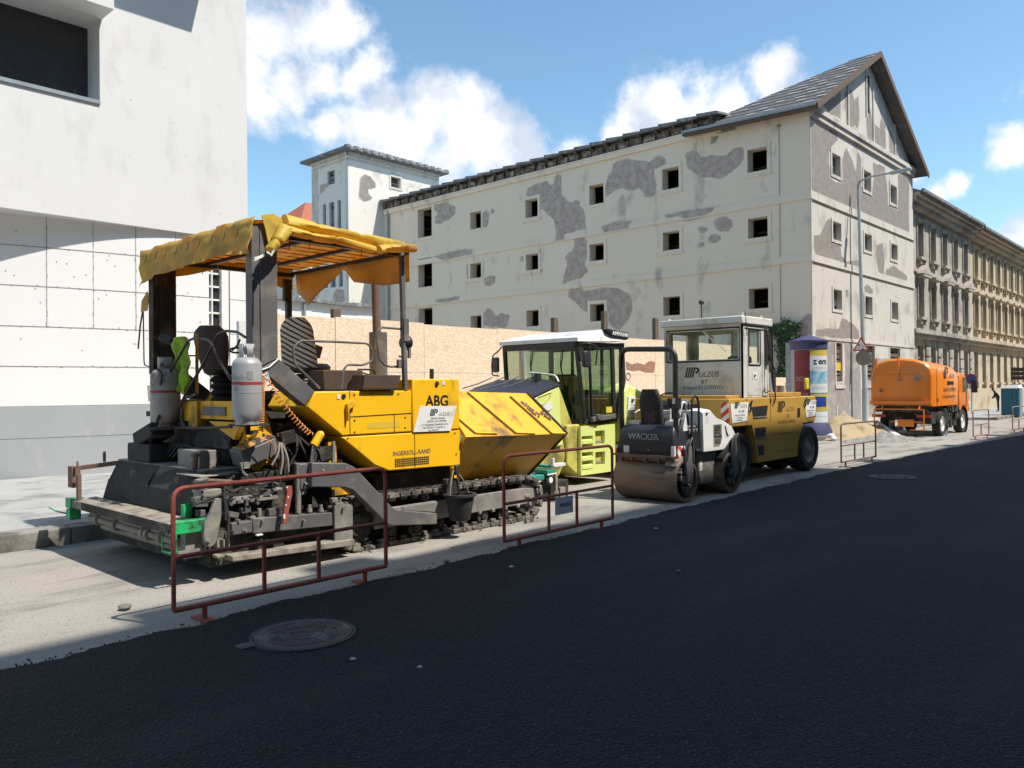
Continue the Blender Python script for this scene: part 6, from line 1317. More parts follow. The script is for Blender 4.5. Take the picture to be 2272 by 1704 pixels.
# tail: black cowl
m = MB(); rings = []
for z, x, ins in ((.72,10.66,.0),(.90,10.62,.0),(1.10,10.66,.02),(1.17,10.72,.05),(1.19,10.80,.08)):
    rings.append([(x,6.53+ins,z),(x,7.57-ins,z),(11.05,7.57-ins,z),(11.05,6.53+ins,z)])
m.loft(rings); cw = m.build('rear_cowl','hood_black',r2,bevel=.025)
text('maker_name','WACKER','ink_grey',cw,(10.622,7.08,.965),(0,-1,0),(0.08,0,1),.135,bold=.003)
m = MB(); m.box(10.64,6.55,.72,10.7,7.56,.86); m.build('light_panel','black_paint',r2,bevel=.01)
m = MB(); m.box(10.625,7.35,.74,10.645,7.46,.86); m.box(10.63,6.98,.79,10.645,7.0,.81); m.build('lamp','sign_white',r2,bevel=.01)
m = MB(); m.box(10.70,6.50,.70,10.93,6.53,.87); m.build('hazard_plate','red_white',r2)
m = MB(); m.box(10.66,7.60,.72,10.8,7.64,.86); m.build('hazard_plate','red_white',r2)
m = MB(); m.box(10.60,6.50,.7,10.64,6.56,.88); m.build('tail_bracket','sign_white',r2)
m = MB(); m.tube([(10.78,6.58,.75),(10.78,6.58,2.38),(10.78,7.60,2.42),(10.78,7.60,.75)],.042,12,fillet=.16,fs=6); m.box(10.72,6.53,1.45,10.86,6.63,1.62); m.box(10.72,6.53,1.3,10.82,6.62,1.38); m.build('roll_bar','black_paint',r2)
m = MB(); m.box(10.715,6.55,1.53,10.719,6.60,1.62); m.build('bar_label','sign_white',r2)
m = MB(); rings = []
for k in range(8):
    t_ = k/7; w = .21*(1-.35*max(0,t_-.7)/.3); x = 10.98-.08*t_; z = 1.2+.56*t_; rings.append([(x+.07*math.cos(a), 7.13+w*math.copysign(abs(math.sin(a))**.55,math.sin(a)), z) for a in [2*math.pi*j/16 for j in range(16)]])
m.loft(rings); st = m.build('seat','black_rubber',r2,ang=60); m = MB(); m.box(10.885,7.02,1.22,10.905,7.24,1.6); m.build('seat_panel','seat_brown',st,bevel=.01); m = MB(); m.obox((11.2,7.13,1.28),(.45,.46,.12)); m.build('seat_cushion','black_rubber',st,bevel=.04)
m = MB(); m.box(11.0,6.55,.75,11.55,7.55,1.12); m.box(11.0,6.6,1.12,11.5,6.8,1.17); m.build('floor_block','machine_grey',r2,bevel=.02)
m = MB(); m.tube([(10.95,7.42,1.2),(10.93,7.44,1.38),(11.05,7.43,1.42)],.013,6); m.box(10.85,7.3,1.19,11.05,7.52,1.24); m.build('lever','roller_white',r2); m = MB(); m.tube([(10.95,6.78,1.2),(10.95,6.78,1.45)],.016,6); m.box(10.9,6.7,1.19,11.1,6.85,1.25); m.build('lever','roller_white',r2)
m = MB(); c_ = Vector((11.33,7.05,1.62)); m.tube([c_+Vector((.08*math.cos(a)*.5,.17*math.sin(a),.17*math.cos(a)*.45)) for a in [2*math.pi*k/20 for k in range(21)]],.013,7); m.bar((11.33,7.05,1.6),(11.5,7.05,1.3),.04,.04); m.build('steering_wheel','black_paint',r2)
m = MB(); m.prism([(11.42,1.15),(11.50,1.52),(11.58,1.55),(11.62,1.1)],'y',6.75,7.4); m.build('dashboard','hood_black',r2,bevel=.02)
# hood
m = MB(); prof = [(11.48,.74),(11.46,1.40),(11.55,1.44),(11.75,1.42),(11.98,1.28),(12.28,1.20),(12.50,1.12),(12.62,.98),(12.66,.92),(12.36,.80),(12.16,.74)]
rings = [[(x,6.50+i,z) for x,z in [(11.55+(px-11.55)*(1-s_),.8+(pz_-.8)*(1-s_)) for px,pz_ in prof]] for i,s_ in ((0,.06),(.04,.015),(.08,0),(1.0,0),(1.06,.06))]
m.loft(rings); hd = m.build('hood','roller_white',r2,ang=40)
m = MB(); vent_grille(m,11.82,1.00,12.05,1.155,9,6,6.496); vent_grille(m,11.84,.84,12.05,.93,8,4,6.496); m.box(11.86,.9,.0,11.86,.9,.0); m.build('hood_grille','black_paint',hd,smooth=False)
m = MB(); m.prism([(11.80,.80),(11.80,1.17),(12.09,1.17),(12.09,.92),(12.0,.80)],'y',6.4985,6.5005); m.build('grille_decal','plank',hd)
text('hood_name','WACKER','ink_teal',hd,(11.945,6.495,.948),(1,0,0),(0,0,1),.062,bold=.002)
logo('mark','ink_teal',hd,(11.55,6.498,1.32),(1,0,0),(0,0,1),.05)
m = MB(); m.tube([(12.2,6.497,1.13),(12.24,6.495,1.02),(12.3,6.497,.96)],.014,6); m.build('hood_crease','dusty_steel',hd)
m = MB(); m.prism([(11.50,.74),(12.15,.74),(12.05,.20),(11.6,.20),(11.52,.4)],'y',6.62,7.5); m.build('centre_frame','dusty_steel',r2,bevel=.02); m = MB(); m.box(11.3,6.65,.3,11.56,7.5,.9); m.build('joint_block','tar_black',r2)
m = MB(); m.box(11.55,6.615,.42,11.64,6.62,.58); m.build('frame_label','sign_white',r2)
m = MB(); m.tube([(11.12,6.50,.8),(11.12,6.50,1.52),(11.17,6.50,1.64),(11.29,6.50,1.64),(11.34,6.50,1.52),(11.34,6.50,.8)],.018,8,fillet=.05); m.box(11.12,6.49,.8,11.34,6.53,1.08); m.box(11.13,6.5,1.45,11.33,6.52,1.52); m.build('step_rail','black_paint',r2)
m = MB(); m.tube([(11.05,7.5,1.1),(11.12,6.62,1.3),(11.15,6.6,1.52),(11.05,6.62,1.56),(10.95,6.66,1.2),(11.05,6.6,.85)],.02,8,fillet=.05); m.prism([(10.94,1.15),(11.03,1.38),(11.08,1.1),(11.08,.72),(11.02,.72)],'y',6.55,6.6); m.build('side_rail','roller_white',r2)
m = MB(); m.prism([(12.18,.76),(12.42,.92),(12.52,.90),(12.45,.5),(12.1,.42),(12.05,.6)],'y',6.48,7.5); m.build('front_yoke','black_rubber',r2,bevel=.01)
# ---------------------------------------------------------------- rubber-tyred roller with big white cab
r3 = thing('tyre_roller', 'ochre rubber-tyred roller with boxy cream cab, standing behind the small roller', 'road roller', (15.2,8.0,0))
NY, FYr = 6.92, 8.95
m = MB(); m.prism([(13.17,1.05),(13.15,1.57),(17.0,1.57),(16.98,1.03),(16.35,1.0),(16.08,.33),(14.22,.33),(14.02,1.05)],'y',NY,FYr); bd = m.build('body','ochre',r3,bevel=.02)
m = MB(); m.bar((13.82,NY-.002,1.02),(13.82,NY-.002,1.57),.006,.008,(0,1,0)); m.bar((14.02,NY-.002,1.05),(14.22,NY-.002,.33),.006,.008,(0,1,0)); m.bar((14.82,NY-.002,1.1),(14.82,NY-.002,1.57),.005,.006,(0,1,0)); m.bar((15.0,NY-.002,.5),(15.9,NY-.002,.5),.005,.006); m.bar((15.0,NY-.002,.85),(15.9,NY-.002,.85),.005,.006); m.build('panel_gap','black_paint',bd)
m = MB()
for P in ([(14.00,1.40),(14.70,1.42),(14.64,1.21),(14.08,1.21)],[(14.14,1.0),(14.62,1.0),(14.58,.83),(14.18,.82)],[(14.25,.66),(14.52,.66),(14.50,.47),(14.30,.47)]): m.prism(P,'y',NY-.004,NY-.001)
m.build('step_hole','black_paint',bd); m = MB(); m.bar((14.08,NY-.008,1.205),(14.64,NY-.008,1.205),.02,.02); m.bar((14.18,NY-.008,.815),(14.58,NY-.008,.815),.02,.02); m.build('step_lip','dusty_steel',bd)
logo('body_mark','ink',bd,(15.12,NY-.001,1.27),(1,0,0),(0,0,1),.22)
text('body_name','ULZUS','decal_grey',bd,(15.52,NY-.001,1.28),(1,0,0),(0,0,1),.13,align='LEFT',shear=.15); text('body_name','RT','decal_grey',bd,(15.62,NY-.001,1.14),(1,0,0),(0,0,1),.12); text('body_line','KÖZMŰ-ÉS ÚTÉPÍTÉS','decal_grey',bd,(15.55,NY-.001,1.04),(1,0,0),(0,0,1),.085)
m = MB(); m.box(16.06,NY-.004,1.14,16.2,NY-.001,1.33); m.build('hatch','black_paint',bd)
def board(x0, x1, z0_, z1_, y, par):
    m = MB(); m.prism([(x0+.06,z0_),(x0,z1_-.03),(x1+.02,z1_),(x1-.05,z0_+.03)],'y',y-.012,y-.002); s_ = m.build('company_board','sign_white',par,smooth=False)
    xm = (x0+x1)/2; logo('mark','ink_teal',s_,(xm-.2,y-.013,z0_+.27),(1,0,0),(0,0,1),.12); text('board_name','ULZUS','ink_grey',s_,(xm+.02,y-.013,z0_+.28),(1,0,0),(0,0,1),.09,align='LEFT'); text('board_name','RT. 1991','ink',s_,(xm+.08,y-.013,z0_+.19),(1,0,0),(0,0,1),.06)
    for k in range(3): text('board_line',['KÖZMŰ- ÉS ÚTÉPÍTÉS','1112 Budapest','Tel: 249-56-11'][k],'ink_grey',s_,(xm,y-.013,z0_+.13-.045*k),(1,0,0),(0,0,1),.04)
board(13.18,13.86,1.12,1.50,NY,r3); board(16.42,17.0,1.12,1.48,NY,r3)
m = MB(); m.box(13.14,NY+.01,1.12,13.148,NY+.16,1.5); m.build('hazard_plate','red_white',r3); m = MB(); m.box(17.002,NY,1.1,17.01,NY+.1,1.56); m.build('hazard_plate','red_white',r3)
m = MB(); m.prism([(7.75,1.07),(7.75,1.55),(8.0,1.55),(7.9,1.07)],'x',13.13,13.148); m.build('pale_patch','cab_cream',r3)
m = MB(); m.tube([(13.92,NY-.02,1.30),(13.9,NY-.05,1.45),(13.95,NY-.05,1.52),(14.02,NY-.02,1.52)],.016,6); m.tube([(16.42,NY-.02,1.35),(16.40,NY-.05,1.48),(16.45,NY-.05,1.54),(16.5,NY-.02,1.54)],.016,6); m.build('grab_hook','black_paint',r3)
# cab shell with real window openings
cabx0, cabx1, cy0, cy1, cz0, cz1 = 13.78, 14.80, 6.97, 8.66, 1.58, 2.98
m = MB()
wall_holes(m,(cabx0,cy1,cz0),(0,-1,0),(-1,0,0),cy1-cy0,cz1-cz0,[(.06,.70,1.63,1.32)],.05)
wall_holes(m,(cabx0,cy0,cz0),(1,0,0),(0,-1,0),.88,cz1-cz0,[(.24,.62,.72,1.30)],.05)
wall_holes(m,(cabx1+.05,cy0,cz0),(0,1,0),(1,0,0),cy1-cy0,cz1-cz0,[(.12,.60,.62,1.30),(.74,.60,1.55,1.30)],.05)
wall_holes(m,(cabx1+.05,cy1,cz0),(-1,0,0),(0,1,0),1.07,cz1-cz0,[(.2,.6,.85,1.3)],.05)
# canted front corner
m.add([(14.66,cy0,cz0),(14.85,cy0+.02,cz0),(14.98,cy0+.02,cz0+.45),(14.72,cy0,cz0+.55)],[(0,1,2,3)])
cs = m.build('cab','cab_cream',r3,smooth=False); s_ = cs.modifiers.new('thick','SOLIDIFY'); s_.thickness = .03; s_.offset = -1
m = MB(); m.box(cabx0+.002,cy0+.002,cz0,cabx0+.05,cy0+.06,cz1-.03); m.box(cabx0+.002,cy1-.06,cz0,cabx0+.05,cy1-.002,cz1-.03); m.build('corner_post','cab_cream',r3)
m = MB(); m.box(cabx0-.08,cy0-.04,cz1-.02,14.98,cy1+.06,cz1+.13); m.build('cab_roof','cab_cream',r3,bevel=.02)
m = MB(); m.tube([(cabx0-.075,y,cz1+.0) for y in (cy0,cy1)],.008,5); m.tube([(cabx0+.1,cy0-.045,cz1-.03),(14.95,cy0-.045,cz1-.03)],.01,5); m.tube([(13.83,cy0-.03,cz1+.2),(13.84,cy0-.05,cz1+.0),(13.86,cy0-.05,cz1-.25)],.007,5); m.build('cab_trim','black_paint',r3)
m = MB(); m.cyl((13.83,cy0+.02,cz1+.13),(13.83,cy0+.02,cz1+.2),.02,n=8); m.cyl((14.6,cy0+.02,cz1+.13),(14.6,cy0+.02,cz1+.18),.02,n=8); m.cyl((13.8,8.55,cz1+.13),(13.8,8.55,cz1+.17),.02,n=8); m.build('roof_stud','sign_white',r3)
m = MB()
def rub(pts): m.tube(pts+[pts[0]],.016,6)
rub([(cabx0-.003,y,z) for y,z in ((8.60,2.28),(8.60,2.90),(7.03,2.90),(7.03,2.28))]); rub([(x,cy0-.003,z) for x,z in ((14.02,2.20),(14.02,2.88),(14.50,2.88),(14.50,2.20))]); rub([(cabx1+.053,y,z) for y,z in ((7.09,2.2),(7.09,2.88),(7.59,2.88),(7.59,2.2))]); rub([(cabx1+.053,y,z) for y,z in ((7.71,2.2),(7.71,2.88),(8.52,2.88),(8.52,2.2))])
m.build('window_rubber','black_rubber',r3)
m = MB(); m.quad((cabx0+.02,8.62,2.26),(cabx0+.02,7.0,2.26),(cabx0+.02,7.0,2.92),(cabx0+.02,8.62,2.92)); m.quad((14.0,cy0+.02,2.18),(14.52,cy0+.02,2.18),(14.52,cy0+.02,2.9),(14.0,cy0+.02,2.9)); m.quad((cabx1+.03,7.05,2.16),(cabx1+.03,8.55,2.16),(cabx1+.03,8.55,2.9),(cabx1+.03,7.05,2.9)); m.build('cab_pane','clear_glass',r3,smooth=False)
m = MB(); m.prism([(14.70,2.20),(14.82,2.22),(14.90,2.35),(14.78,2.86),(14.70,2.88)],'y',cy0-.012,cy0-.004); m.build('corner_window','smoked_glass',r3)
m = MB(); m.tube([(14.70,cy0-.015,2.20),(14.82,cy0-.015,2.22),(14.90,cy0-.015,2.35),(14.78,cy0-.015,2.86),(14.70,cy0-.015,2.88),(14.70,cy0-.015,2.20)],.012,6); m.build('window_rubber','black_rubber',r3)
m = MB(); m.bar((13.98,cy0-.002,1.60),(13.98,cy0-.002,2.95),.004,.006,(0,1,0)); m.bar((14.60,cy0-.002,1.60),(14.58,cy0-.002,2.95),.004,.006,(0,1,0)); m.bar((13.98,cy0-.002,1.62),(14.6,cy0-.002,1.62),.004,.006); m.build('door_gap','ink_grey',cs)
m = MB(); m.box(14.18,cy0-.006,1.93,14.36,cy0-.001,2.05); m.build('door_sticker','sign_white',cs); logo('mark','ink_teal',cs,(14.21,cy0-.008,1.96),(1,0,0),(0,0,1),.055)
m = MB(); m.tube([(14.66,cy0-.02,1.75),(14.58,cy0-.04,1.72),(14.6,cy0-.05,1.66),(14.82,cy0-.05,1.70)],.01,6,fillet=.03); m.tube([(14.84,cy0-.02,2.4),(14.96,cy0-.08,2.1),(14.97,cy0-.08,1.5),(14.9,cy0-.05,1.4),(14.86,cy0-.02,1.45)],.014,7,fillet=.05); m.box(14.8,cy0-.05,1.45,14.86,cy0-.01,1.55); m.tube([(14.05,cy0+.1,2.32),(14.15,cy0+.1,2.26),(14.25,cy0+.1,2.3),(14.1,cy0+.1,2.36)],.01,6); m.build('door_handle','black_paint',r3)
cc_ = Vector((cabx0-.002,7.85,1.70))
logo('cab_mark','ink',cs,(cabx0-.001,8.20,1.97),(0,-1,0),(0,0,1),.20); text('cab_name','ULZUS','ink',cs,(cabx0-.001,7.90,1.98),(0,-1,0),(0,0,1),.145,align='LEFT',shear=.2); text('cab_name','RT','ink',cs,(cabx0-.001,7.78,1.84),(0,-1,0),(0,0,1),.12,shear=.2); text('cab_line','Közmű-ÉS ÚTÉPÍTÉS','ink',cs,(cabx0-.001,7.80,1.74),(0,-1,0),(0,0,1),.10,shear=.1)
m = MB(); m.cyl((14.1,8.0,cz1+.1),(14.1,8.0,3.42),.012,n=8); m.ball((14.1,8.0,3.46),.055,12); m.build('aerial','black_paint',r3)
m = MB(); rings = []
m.obox((14.2,7.25,2.28),(.12,.50,.20)); m.build('seat_back','black_rubber',r3,bevel=.06)
m = MB(); m.tube([(14.3,7.6,2.2),(14.3,7.4,2.35)],.01,6); m.bar((13.77,7.78,2.86),(13.77,7.55,2.65),.02,.02); m.bar((13.765,7.6,2.7),(13.765,7.3,2.45),.008,.008); m.build('wiper','sign_white',r3)
m = MB(); m.box(14.9,6.98,1.58,16.4,8.6,1.66); m.box(13.2,7.0,1.57,13.7,8.6,1.63); m.prism([(14.90,1.57),(15.05,2.1),(15.1,2.3),(15.15,2.1),(15.35,1.57)],'y',7.1,7.2); m.build('deck','ochre',r3,bevel=.01)
m = MB(); m.cyl((16.0,7.25,1.57),(16.0,7.25,1.8),.08,n=18); m.build('exhaust','dusty_steel',r3); m = MB(); m.bar((15.3,7.1,1.57),(15.15,7.1,2.05),.1,.01,(0,1,0)); m.build('pale_panel','zinc',r3)
m = MB(); m.box(13.1,7.0,.95,13.9,8.9,1.05); m.box(13.3,7.2,.3,16.9,8.7,1.0); m.build('under_frame','tar_black',r3)
for y in (6.95,7.45,7.95,8.45): wheel('w',(13.62,y,.47),.47,.36,r3,hub=.3)
for y in (6.86,7.4,7.9,8.4): wheel('w',(16.55,y,.475),.475,.36,r3,hub=.3)
m = MB(); m.tube([(16.35,7.0,1.0),(16.6,6.98,1.03),(16.9,7.0,1.0)],.02,6); m.box(16.3,7.0,.98,17.1,7.4,1.02); m.build('wheel_guard','tar_black',r3)
m = MB(); m.box(16.45,7.05,1.57,16.52,7.1,1.7); m.tube([(16.5,7.05,1.6),(16.55,7.03,1.85)],.012,6); m.build('mirror_arm','black_paint',r3); m = MB(); c_ = PY(*TH3(1122,935),7.0); m.obox(c_,(.17,.05,.24)); m.build('mirror','sign_yellow',r3,bevel=.02)
# ---------------------------------------------------------------- orange sweeper truck
tr = thing('sweeper_truck', 'orange road sweeper lorry parked beyond the sand heap with its rear towards the viewer', 'truck', (31.5,8.9,0))
sec = [(7.92,1.05),(7.90,2.05),(7.96,2.32),(8.15,2.52),(8.5,2.64),(8.95,2.69),(9.4,2.66),(9.75,2.55),(9.92,2.35),(9.98,2.1),(9.98,1.05)]
m = MB(); rings = []
for x, k, dz in ((29.42,.93,-.05),(29.55,1.0,0),(32.3,1.0,-.10),(32.45,.96,-.16)):
    rings.append([(x,8.95+(y-8.95)*k,1.05+(z-1.05)*k+(dz if z>1.1 else 0)) for y,z in sec])
m.loft(rings); hp = m.build('hopper_body','sweeper_orange',tr,ang=30)
m = MB(); rings = []
for x, k in ((29.26,.80),(29.32,.93),(29.42,.97)):
    rings.append([(x,8.95+(y-8.95)*k,1.10+(z-1.05)*k+.02) for y,z in sec])
m.loft(rings); dr = m.build('rear_door','sweeper_orange',tr,ang=30)
m = MB(); m.bar((29.25,9.0,2.75),(29.25,9.0,2.1),.08,.05,(0,1,0)); m.bar((29.25,8.2,2.15),(29.25,9.85,2.15),.02,.015); m.bar((29.22,7.95,1.17),(29.22,9.95,1.17),.08,.12); m.bar((29.22,8.05,1.3),(29.22,9.9,1.3),.04,.03); m.box(29.3,8.05,2.2,29.34,8.2,2.32); m.bar((29.24,8.0,1.2),(29.24,8.0,2.3),.02,.02,(0,1,0)); m.bar((29.24,9.9,1.2),(29.24,9.9,2.3),.02,.02,(0,1,0)); m.cyl((29.3,9.75,2.35),(29.3,9.75,2.72),.05,n=10); m.build('door_ribs','sweeper_orange',dr,bevel=.006)
m = MB(); c_ = PX(*TD(1210,730),29.2); m.cyl(c_,c_+Vector((.1,0,0)),.09,n=16); c_ = PX(*TD(895,835),29.2); m.cyl(c_,c_+Vector((.08,0,0)),.06,n=12); c_ = PX(*TD(1055,745),29.2); m.obox(c_,(.05,.12,.06)); m.build('door_fittings','dusty_steel',dr)
m = MB(); m.box(29.7,7.893,1.2,29.78,7.899,1.32); m.bar((29.62,7.893,1.05),(29.62,7.893,2.35),.01,.012,(0,1,0)); m.build('side_gap','black_paint',hp)
logo('body_mark','ink',hp,(30.45,7.893,2.0),(1,0,0),(0,0,1),.40,bars=2); text('body_name','ULZUS','decal_grey',hp,(31.15,7.893,2.02),(1,0,0),(0,0,1),.22,align='LEFT'); m = MB(); m.box(30.9,7.892,1.78,31.7,7.898,1.9); m.build('name_plate','ink',hp); text('body_line','KÖZMŰ- ÉS ÚTÉPÍTÉS','decal_grey',hp,(31.2,7.893,1.55),(1,0,0),(0,0,1),.16); text('body_line','1112 Budapest Repülőtéri út','decal_grey',hp,(31.1,7.893,1.33),(1,0,0),(0,0,1),.14)
m = MB(); m.prism([(32.62,.85),(32.58,2.10),(32.72,2.22),(33.4,2.20),(33.6,2.05),(33.85,1.55),(34.05,1.48),(34.1,.75),(33.6,.75),(33.45,.98),(33.05,1.0),(32.9,.8)],'y',7.95,9.9); cb_ = m.build('cab','sweeper_orange',tr,bevel=.04)
m = MB(); m.prism([(33.15,1.5),(33.15,2.05),(33.48,2.05),(33.74,1.55)],'y',7.935,7.948); m.prism([(8.1,1.6),(8.1,2.05),(9.75,2.05),(9.75,1.6)],'x',32.56,32.575); m.build('cab_window','smoked_glass',cb_)
m = MB(); m.lathe([(.0,.0),(.1,0),(.1,.12),(.06,.18),(.0,.2)],(32.9,8.3,2.22),n=14); m.lathe([(.0,.0),(.1,0),(.1,.12),(.06,.18),(.0,.2)],(32.9,9.6,2.22),n=14); m.build('beacon','lamp_red',tr)
mirror(tr,[(33.6,7.9,2.0),(33.7,7.72,2.05),(33.7,7.7,1.5)],(33.72,7.7,1.72),(.12,.2,.5)); m = MB(); m.box(33.95,7.93,.85,34.12,8.2,1.15); m.build('headlight','sign_white',tr,bevel=.02)
m = MB(); m.box(29.6,8.3,.55,33.9,9.6,.85); m.box(29.3,8.1,.85,33.0,9.8,1.04); m.box(30.9,7.98,.3,32.4,8.4,.75); m.box(29.35,8.0,.45,29.9,8.45,.85); m.box(31.0,8.05,.75,31.5,8.5,1.0)
rnd = random.Random(2)
for k in range(14): m.obox((rnd.uniform(30.9,32.3),7.95,rnd.uniform(.3,.95)),(rnd.uniform(.1,.35),.12,rnd.uniform(.1,.25)),(0,rnd.uniform(-.4,.4),0))
m.build('chassis','tar_black',tr,bevel=.01)
for x in (30.42,33.05):
    for y in (7.92,9.62): wheel('w',(x,y,.43),.43,.26,tr,rim='roller_white')
m = MB(); m.lathe([(.50,0),(.50,.34)],(30.42,7.88,.45),'y',24,a0=R(10),a1=R(170)); m.lathe([(.52,0),(.50,0),(.50,.02)],(30.42,7.88,.45),'y',24,a0=R(10),a1=R(170)); m.build('mudguard','zinc',tr); m = MB(); m.lathe([(.50,0),(.50,.34)],(33.05,7.88,.45),'y',24,a0=R(10),a1=R(200)); m.build('mudguard','black_paint',tr)
m = MB()
for p_, q_ in (((29.05,9.75,.95),(29.05,8.15,.95)),((29.05,8.15,.95),(29.05,8.15,.25)),((29.05,8.15,.25),(29.05,8.6,.25)),((29.05,8.15,.52),(29.05,9.2,.52)),((29.05,9.75,.95),(29.05,9.75,.3)),((29.2,8.3,1.1),(29.05,8.3,.95)),((29.2,9.5,1.1),(29.05,9.5,.95))): m.bar(p_,q_,.035,.035,(1,0,0) if p_[2]!=q_[2] else (0,0,1))
m.box(29.1,8.5,.36,29.2,9.0,.6); m.build('rear_frame','sweeper_orange',tr)
m = MB(); m.box(29.28,8.0,.66,29.34,8.45,.76); m.box(29.28,9.45,.66,29.34,9.9,.76); m.build('tail_light','lamp_red',tr)
# ================================================================ BARRIERS
def barrier(loc, label, L_=2.03, mt='red_rust', cells=2, h=1.05, rot=0):
    t = thing('barrier', label, 'barrier', (0,0,0), 'tubular road barriers along the edge of the new asphalt')
    m = MB(); r_ = .019; z0_ = .12
    m.tube([(0,0,z0_),(0,0,h),(L_,0,h),(L_,0,z0_)],r_,8,fillet=.10,fs=5); m.tube([(0,0,z0_),(L_,0,z0_)],r_*1.1,8); fr_ = m.build('frame',mt,t)
    m = MB(); m.tube([(0.01,0,h*.50),(L_-.01,0,h*.50+.01)],r_*.9,8); m.build('middle_rail',mt,t)
    for k in range(1,cells+1):
        m = MB(); x = L_*(k/(cells+1.0)) if cells != 2 else L_*(.375+.26*(k-1)); m.tube([(x,0,z0_),(x,0,h*.5)],r_,8); m.build('upright',mt,t)
    for x in (L_*.12,L_*.88):
        m = MB(); m.cyl((x,0,.006),(x,0,z0_),r_*1.15,n=10); m.obox((x,0,.006),(.09,.30,.01)); m.build('foot',mt,t,smooth=True)
    t.location = loc; t.rotation_euler.z = rot; return t
bA = barrier((2.68,6.05,0.0),'rusty red tubular barrier nearest the camera, in front of the paver screed')
bB = copy_thing(bA,(6.32,6.03,0.0),'red barrier carrying a small blue company plate, in front of the paver tracks',R(.3))
q1 = MB(); q1.box(7.17,6.00,.30,7.50,6.01,.50); o = q1.build('plate','poster_white',None); 
for v in o.data.vertices: v.co -= Vector((6.32,6.03,0.0))
o.parent = bB; bB['_org'] = [6.32,6.03,0.0]
text('plate_name','PULZUS','sign_blue',bB,(7.35,5.996,.39),(1,0,0),(0,0,1),.06)
m = MB(); m.box(7.19,5.9985,.31,7.48,5.9999,.36); 
mat('barrier_grey', (0.17,0.13,0.11), (0.11,0.085,0.075), rough=0.7, nscale=6, dirt=(0.28,0.1,0.07), dscale=5, damt=0.4)
bC = barrier((17.52,6.58,0.0),'dark brown barrier with three lower bays, standing before the sand heap',1.95,'barrier_grey',2,.95,R(-2))
mat('pale_red', (0.42,0.20,0.17), (0.3,0.17,0.15), rough=0.7, nscale=5)
bD = barrier((28.7,6.6,0.0),'thin pinkish barrier alone to the right of the sweeper truck',1.65,'pale_red',1,.95,R(-3))
bE = copy_thing(bD,(33.6,6.45,0.0),'thin pinkish barrier in front of the blue toilet cabin',R(-3))
# ================================================================ STREET FURNITURE
LX, LY = 36.35, 12.6
lp = thing('street_lamp', 'tall pale blue-grey lamp post with one long arm in front of the gable', 'street lamp', (LX,LY,.12))
le = PX(*(1962*1.02712,368*1.02712),LX)
m = MB(); m.tube([(LX,LY,.12),(LX,LY,1.6)],.12,14); m.tube([(LX,LY,1.6),(LX,LY+.10,6),(LX,LY+.18,10.6)],[.095,.08,.06],12); m.build('pole','post_paint',lp)
m = MB(); m.tube([(LX,LY+.18,10.5),(LX,LY+.16,10.82),(LX,LY-.4,10.95),(LX,le.y+.5,le.z+.02)],.045,10,fillet=.1); m.build('arm','post_paint',lp)
m = MB(); m.obox((LX,le.y+.3,le.z+.03),(.26,.85,.13),(-.05,0,0)); m.build('lamp_head','post_paint',lp,bevel=.04)
ts = thing('warning_sign', 'red-edged triangular warning sign with two arrows on the lamp post', 'traffic sign', (LX-.14,LY+.1,3.3))
sc_ = PX(*TD(735,455),LX-.14); SY, SZ = sc_.y, sc_.z
def tri(s, x, th, mt, par, nm):
    m = MB(); c_ = Vector((x,SY,SZ)); P = [c_+Vector((0,s*math.sin(a),s*math.cos(a))) for a in (0,2*math.pi/3,4*math.pi/3)]; m.plate(P if (P[0].cross(P[1])+P[1].cross(P[2])+P[2].cross(P[0])).x<0 else P[::-1],th); return m.build(nm,mt,par,smooth=False)
tri(.42,LX-.14,.02,'sign_red',ts,'border'); tri(.31,LX-.152,.006,'sign_white',ts,'face')
m = MB()
for s_ in (1,-1):
    y = SY+.075*s_; m.bar((LX-.157,y,SZ-.13),(LX-.157,y,SZ+.03),.03,.008,(0,1,0)); zb = SZ+.03 if s_>0 else SZ-.12; m.prism([(y-.05,zb),(y+.05,zb),(y,zb+.08*s_)],'x',LX-.162,LX-.156)
m.build('arrows','ink',ts)
rc = PX(*TD(755,555),LX-.14); rs = thing('round_sign', 'grey back of a round traffic sign right below the triangular sign', 'traffic sign', (LX-.14,rc.y,rc.z-.3))
m = MB(); m.lathe([(.001,0),(.33,0),(.34,.01),(.33,.02),(.001,.02)],(LX-.15,rc.y,rc.z),'x',32); m.box(LX-.12,rc.y-.05,rc.z-.2,LX-.08,rc.y+.05,rc.z+.2); m.build('disc','dusty_steel',rs)
ns = thing('no_stopping_sign', 'blue round no-stopping sign with red cross on a pole beyond the sweeper cab', 'traffic sign', (50,11.57,0))
c_ = Vector((50,11.57,2.07)); m = MB(); m.cyl((50.05,11.57,.1),(50.05,11.57,2.3),.03,n=8); m.build('pole','post_paint',ns); m = MB(); m.lathe([(.0,0),(.30,0),(.30,.02),(.0,.02)],c_,'x',28); m.build('ring','sign_red',ns); m = MB(); m.lathe([(.0,-.006),(.24,-.006),(.24,0)],c_,'x',28); m.build('face','sign_blue',ns); m = MB(); m.bar(c_+Vector((-.01,-.16,-.16)),c_+Vector((-.01,.16,.16)),.01,.05,(1,0,0)); m.bar(c_+Vector((-.01,.16,-.16)),c_+Vector((-.01,-.16,.16)),.01,.05,(1,0,0)); m.build('cross','sign_red',ns)
bb = thing('brown_board', 'brown plank board high on posts behind the toilet at the right edge', 'board', (55,10.3,0)); m = MB()
for k in range(3): m.box(55,9.6,2.02+.25*k,55.03,10.6,2.24+.25*k)
m.build('planks','brown_board',bb); m = MB(); m.box(55.04,9.9,0,55.1,9.96,2.8); m.box(55.04,10.4,0,55.1,10.46,2.8); m.build('post','barrier_grey',bb)
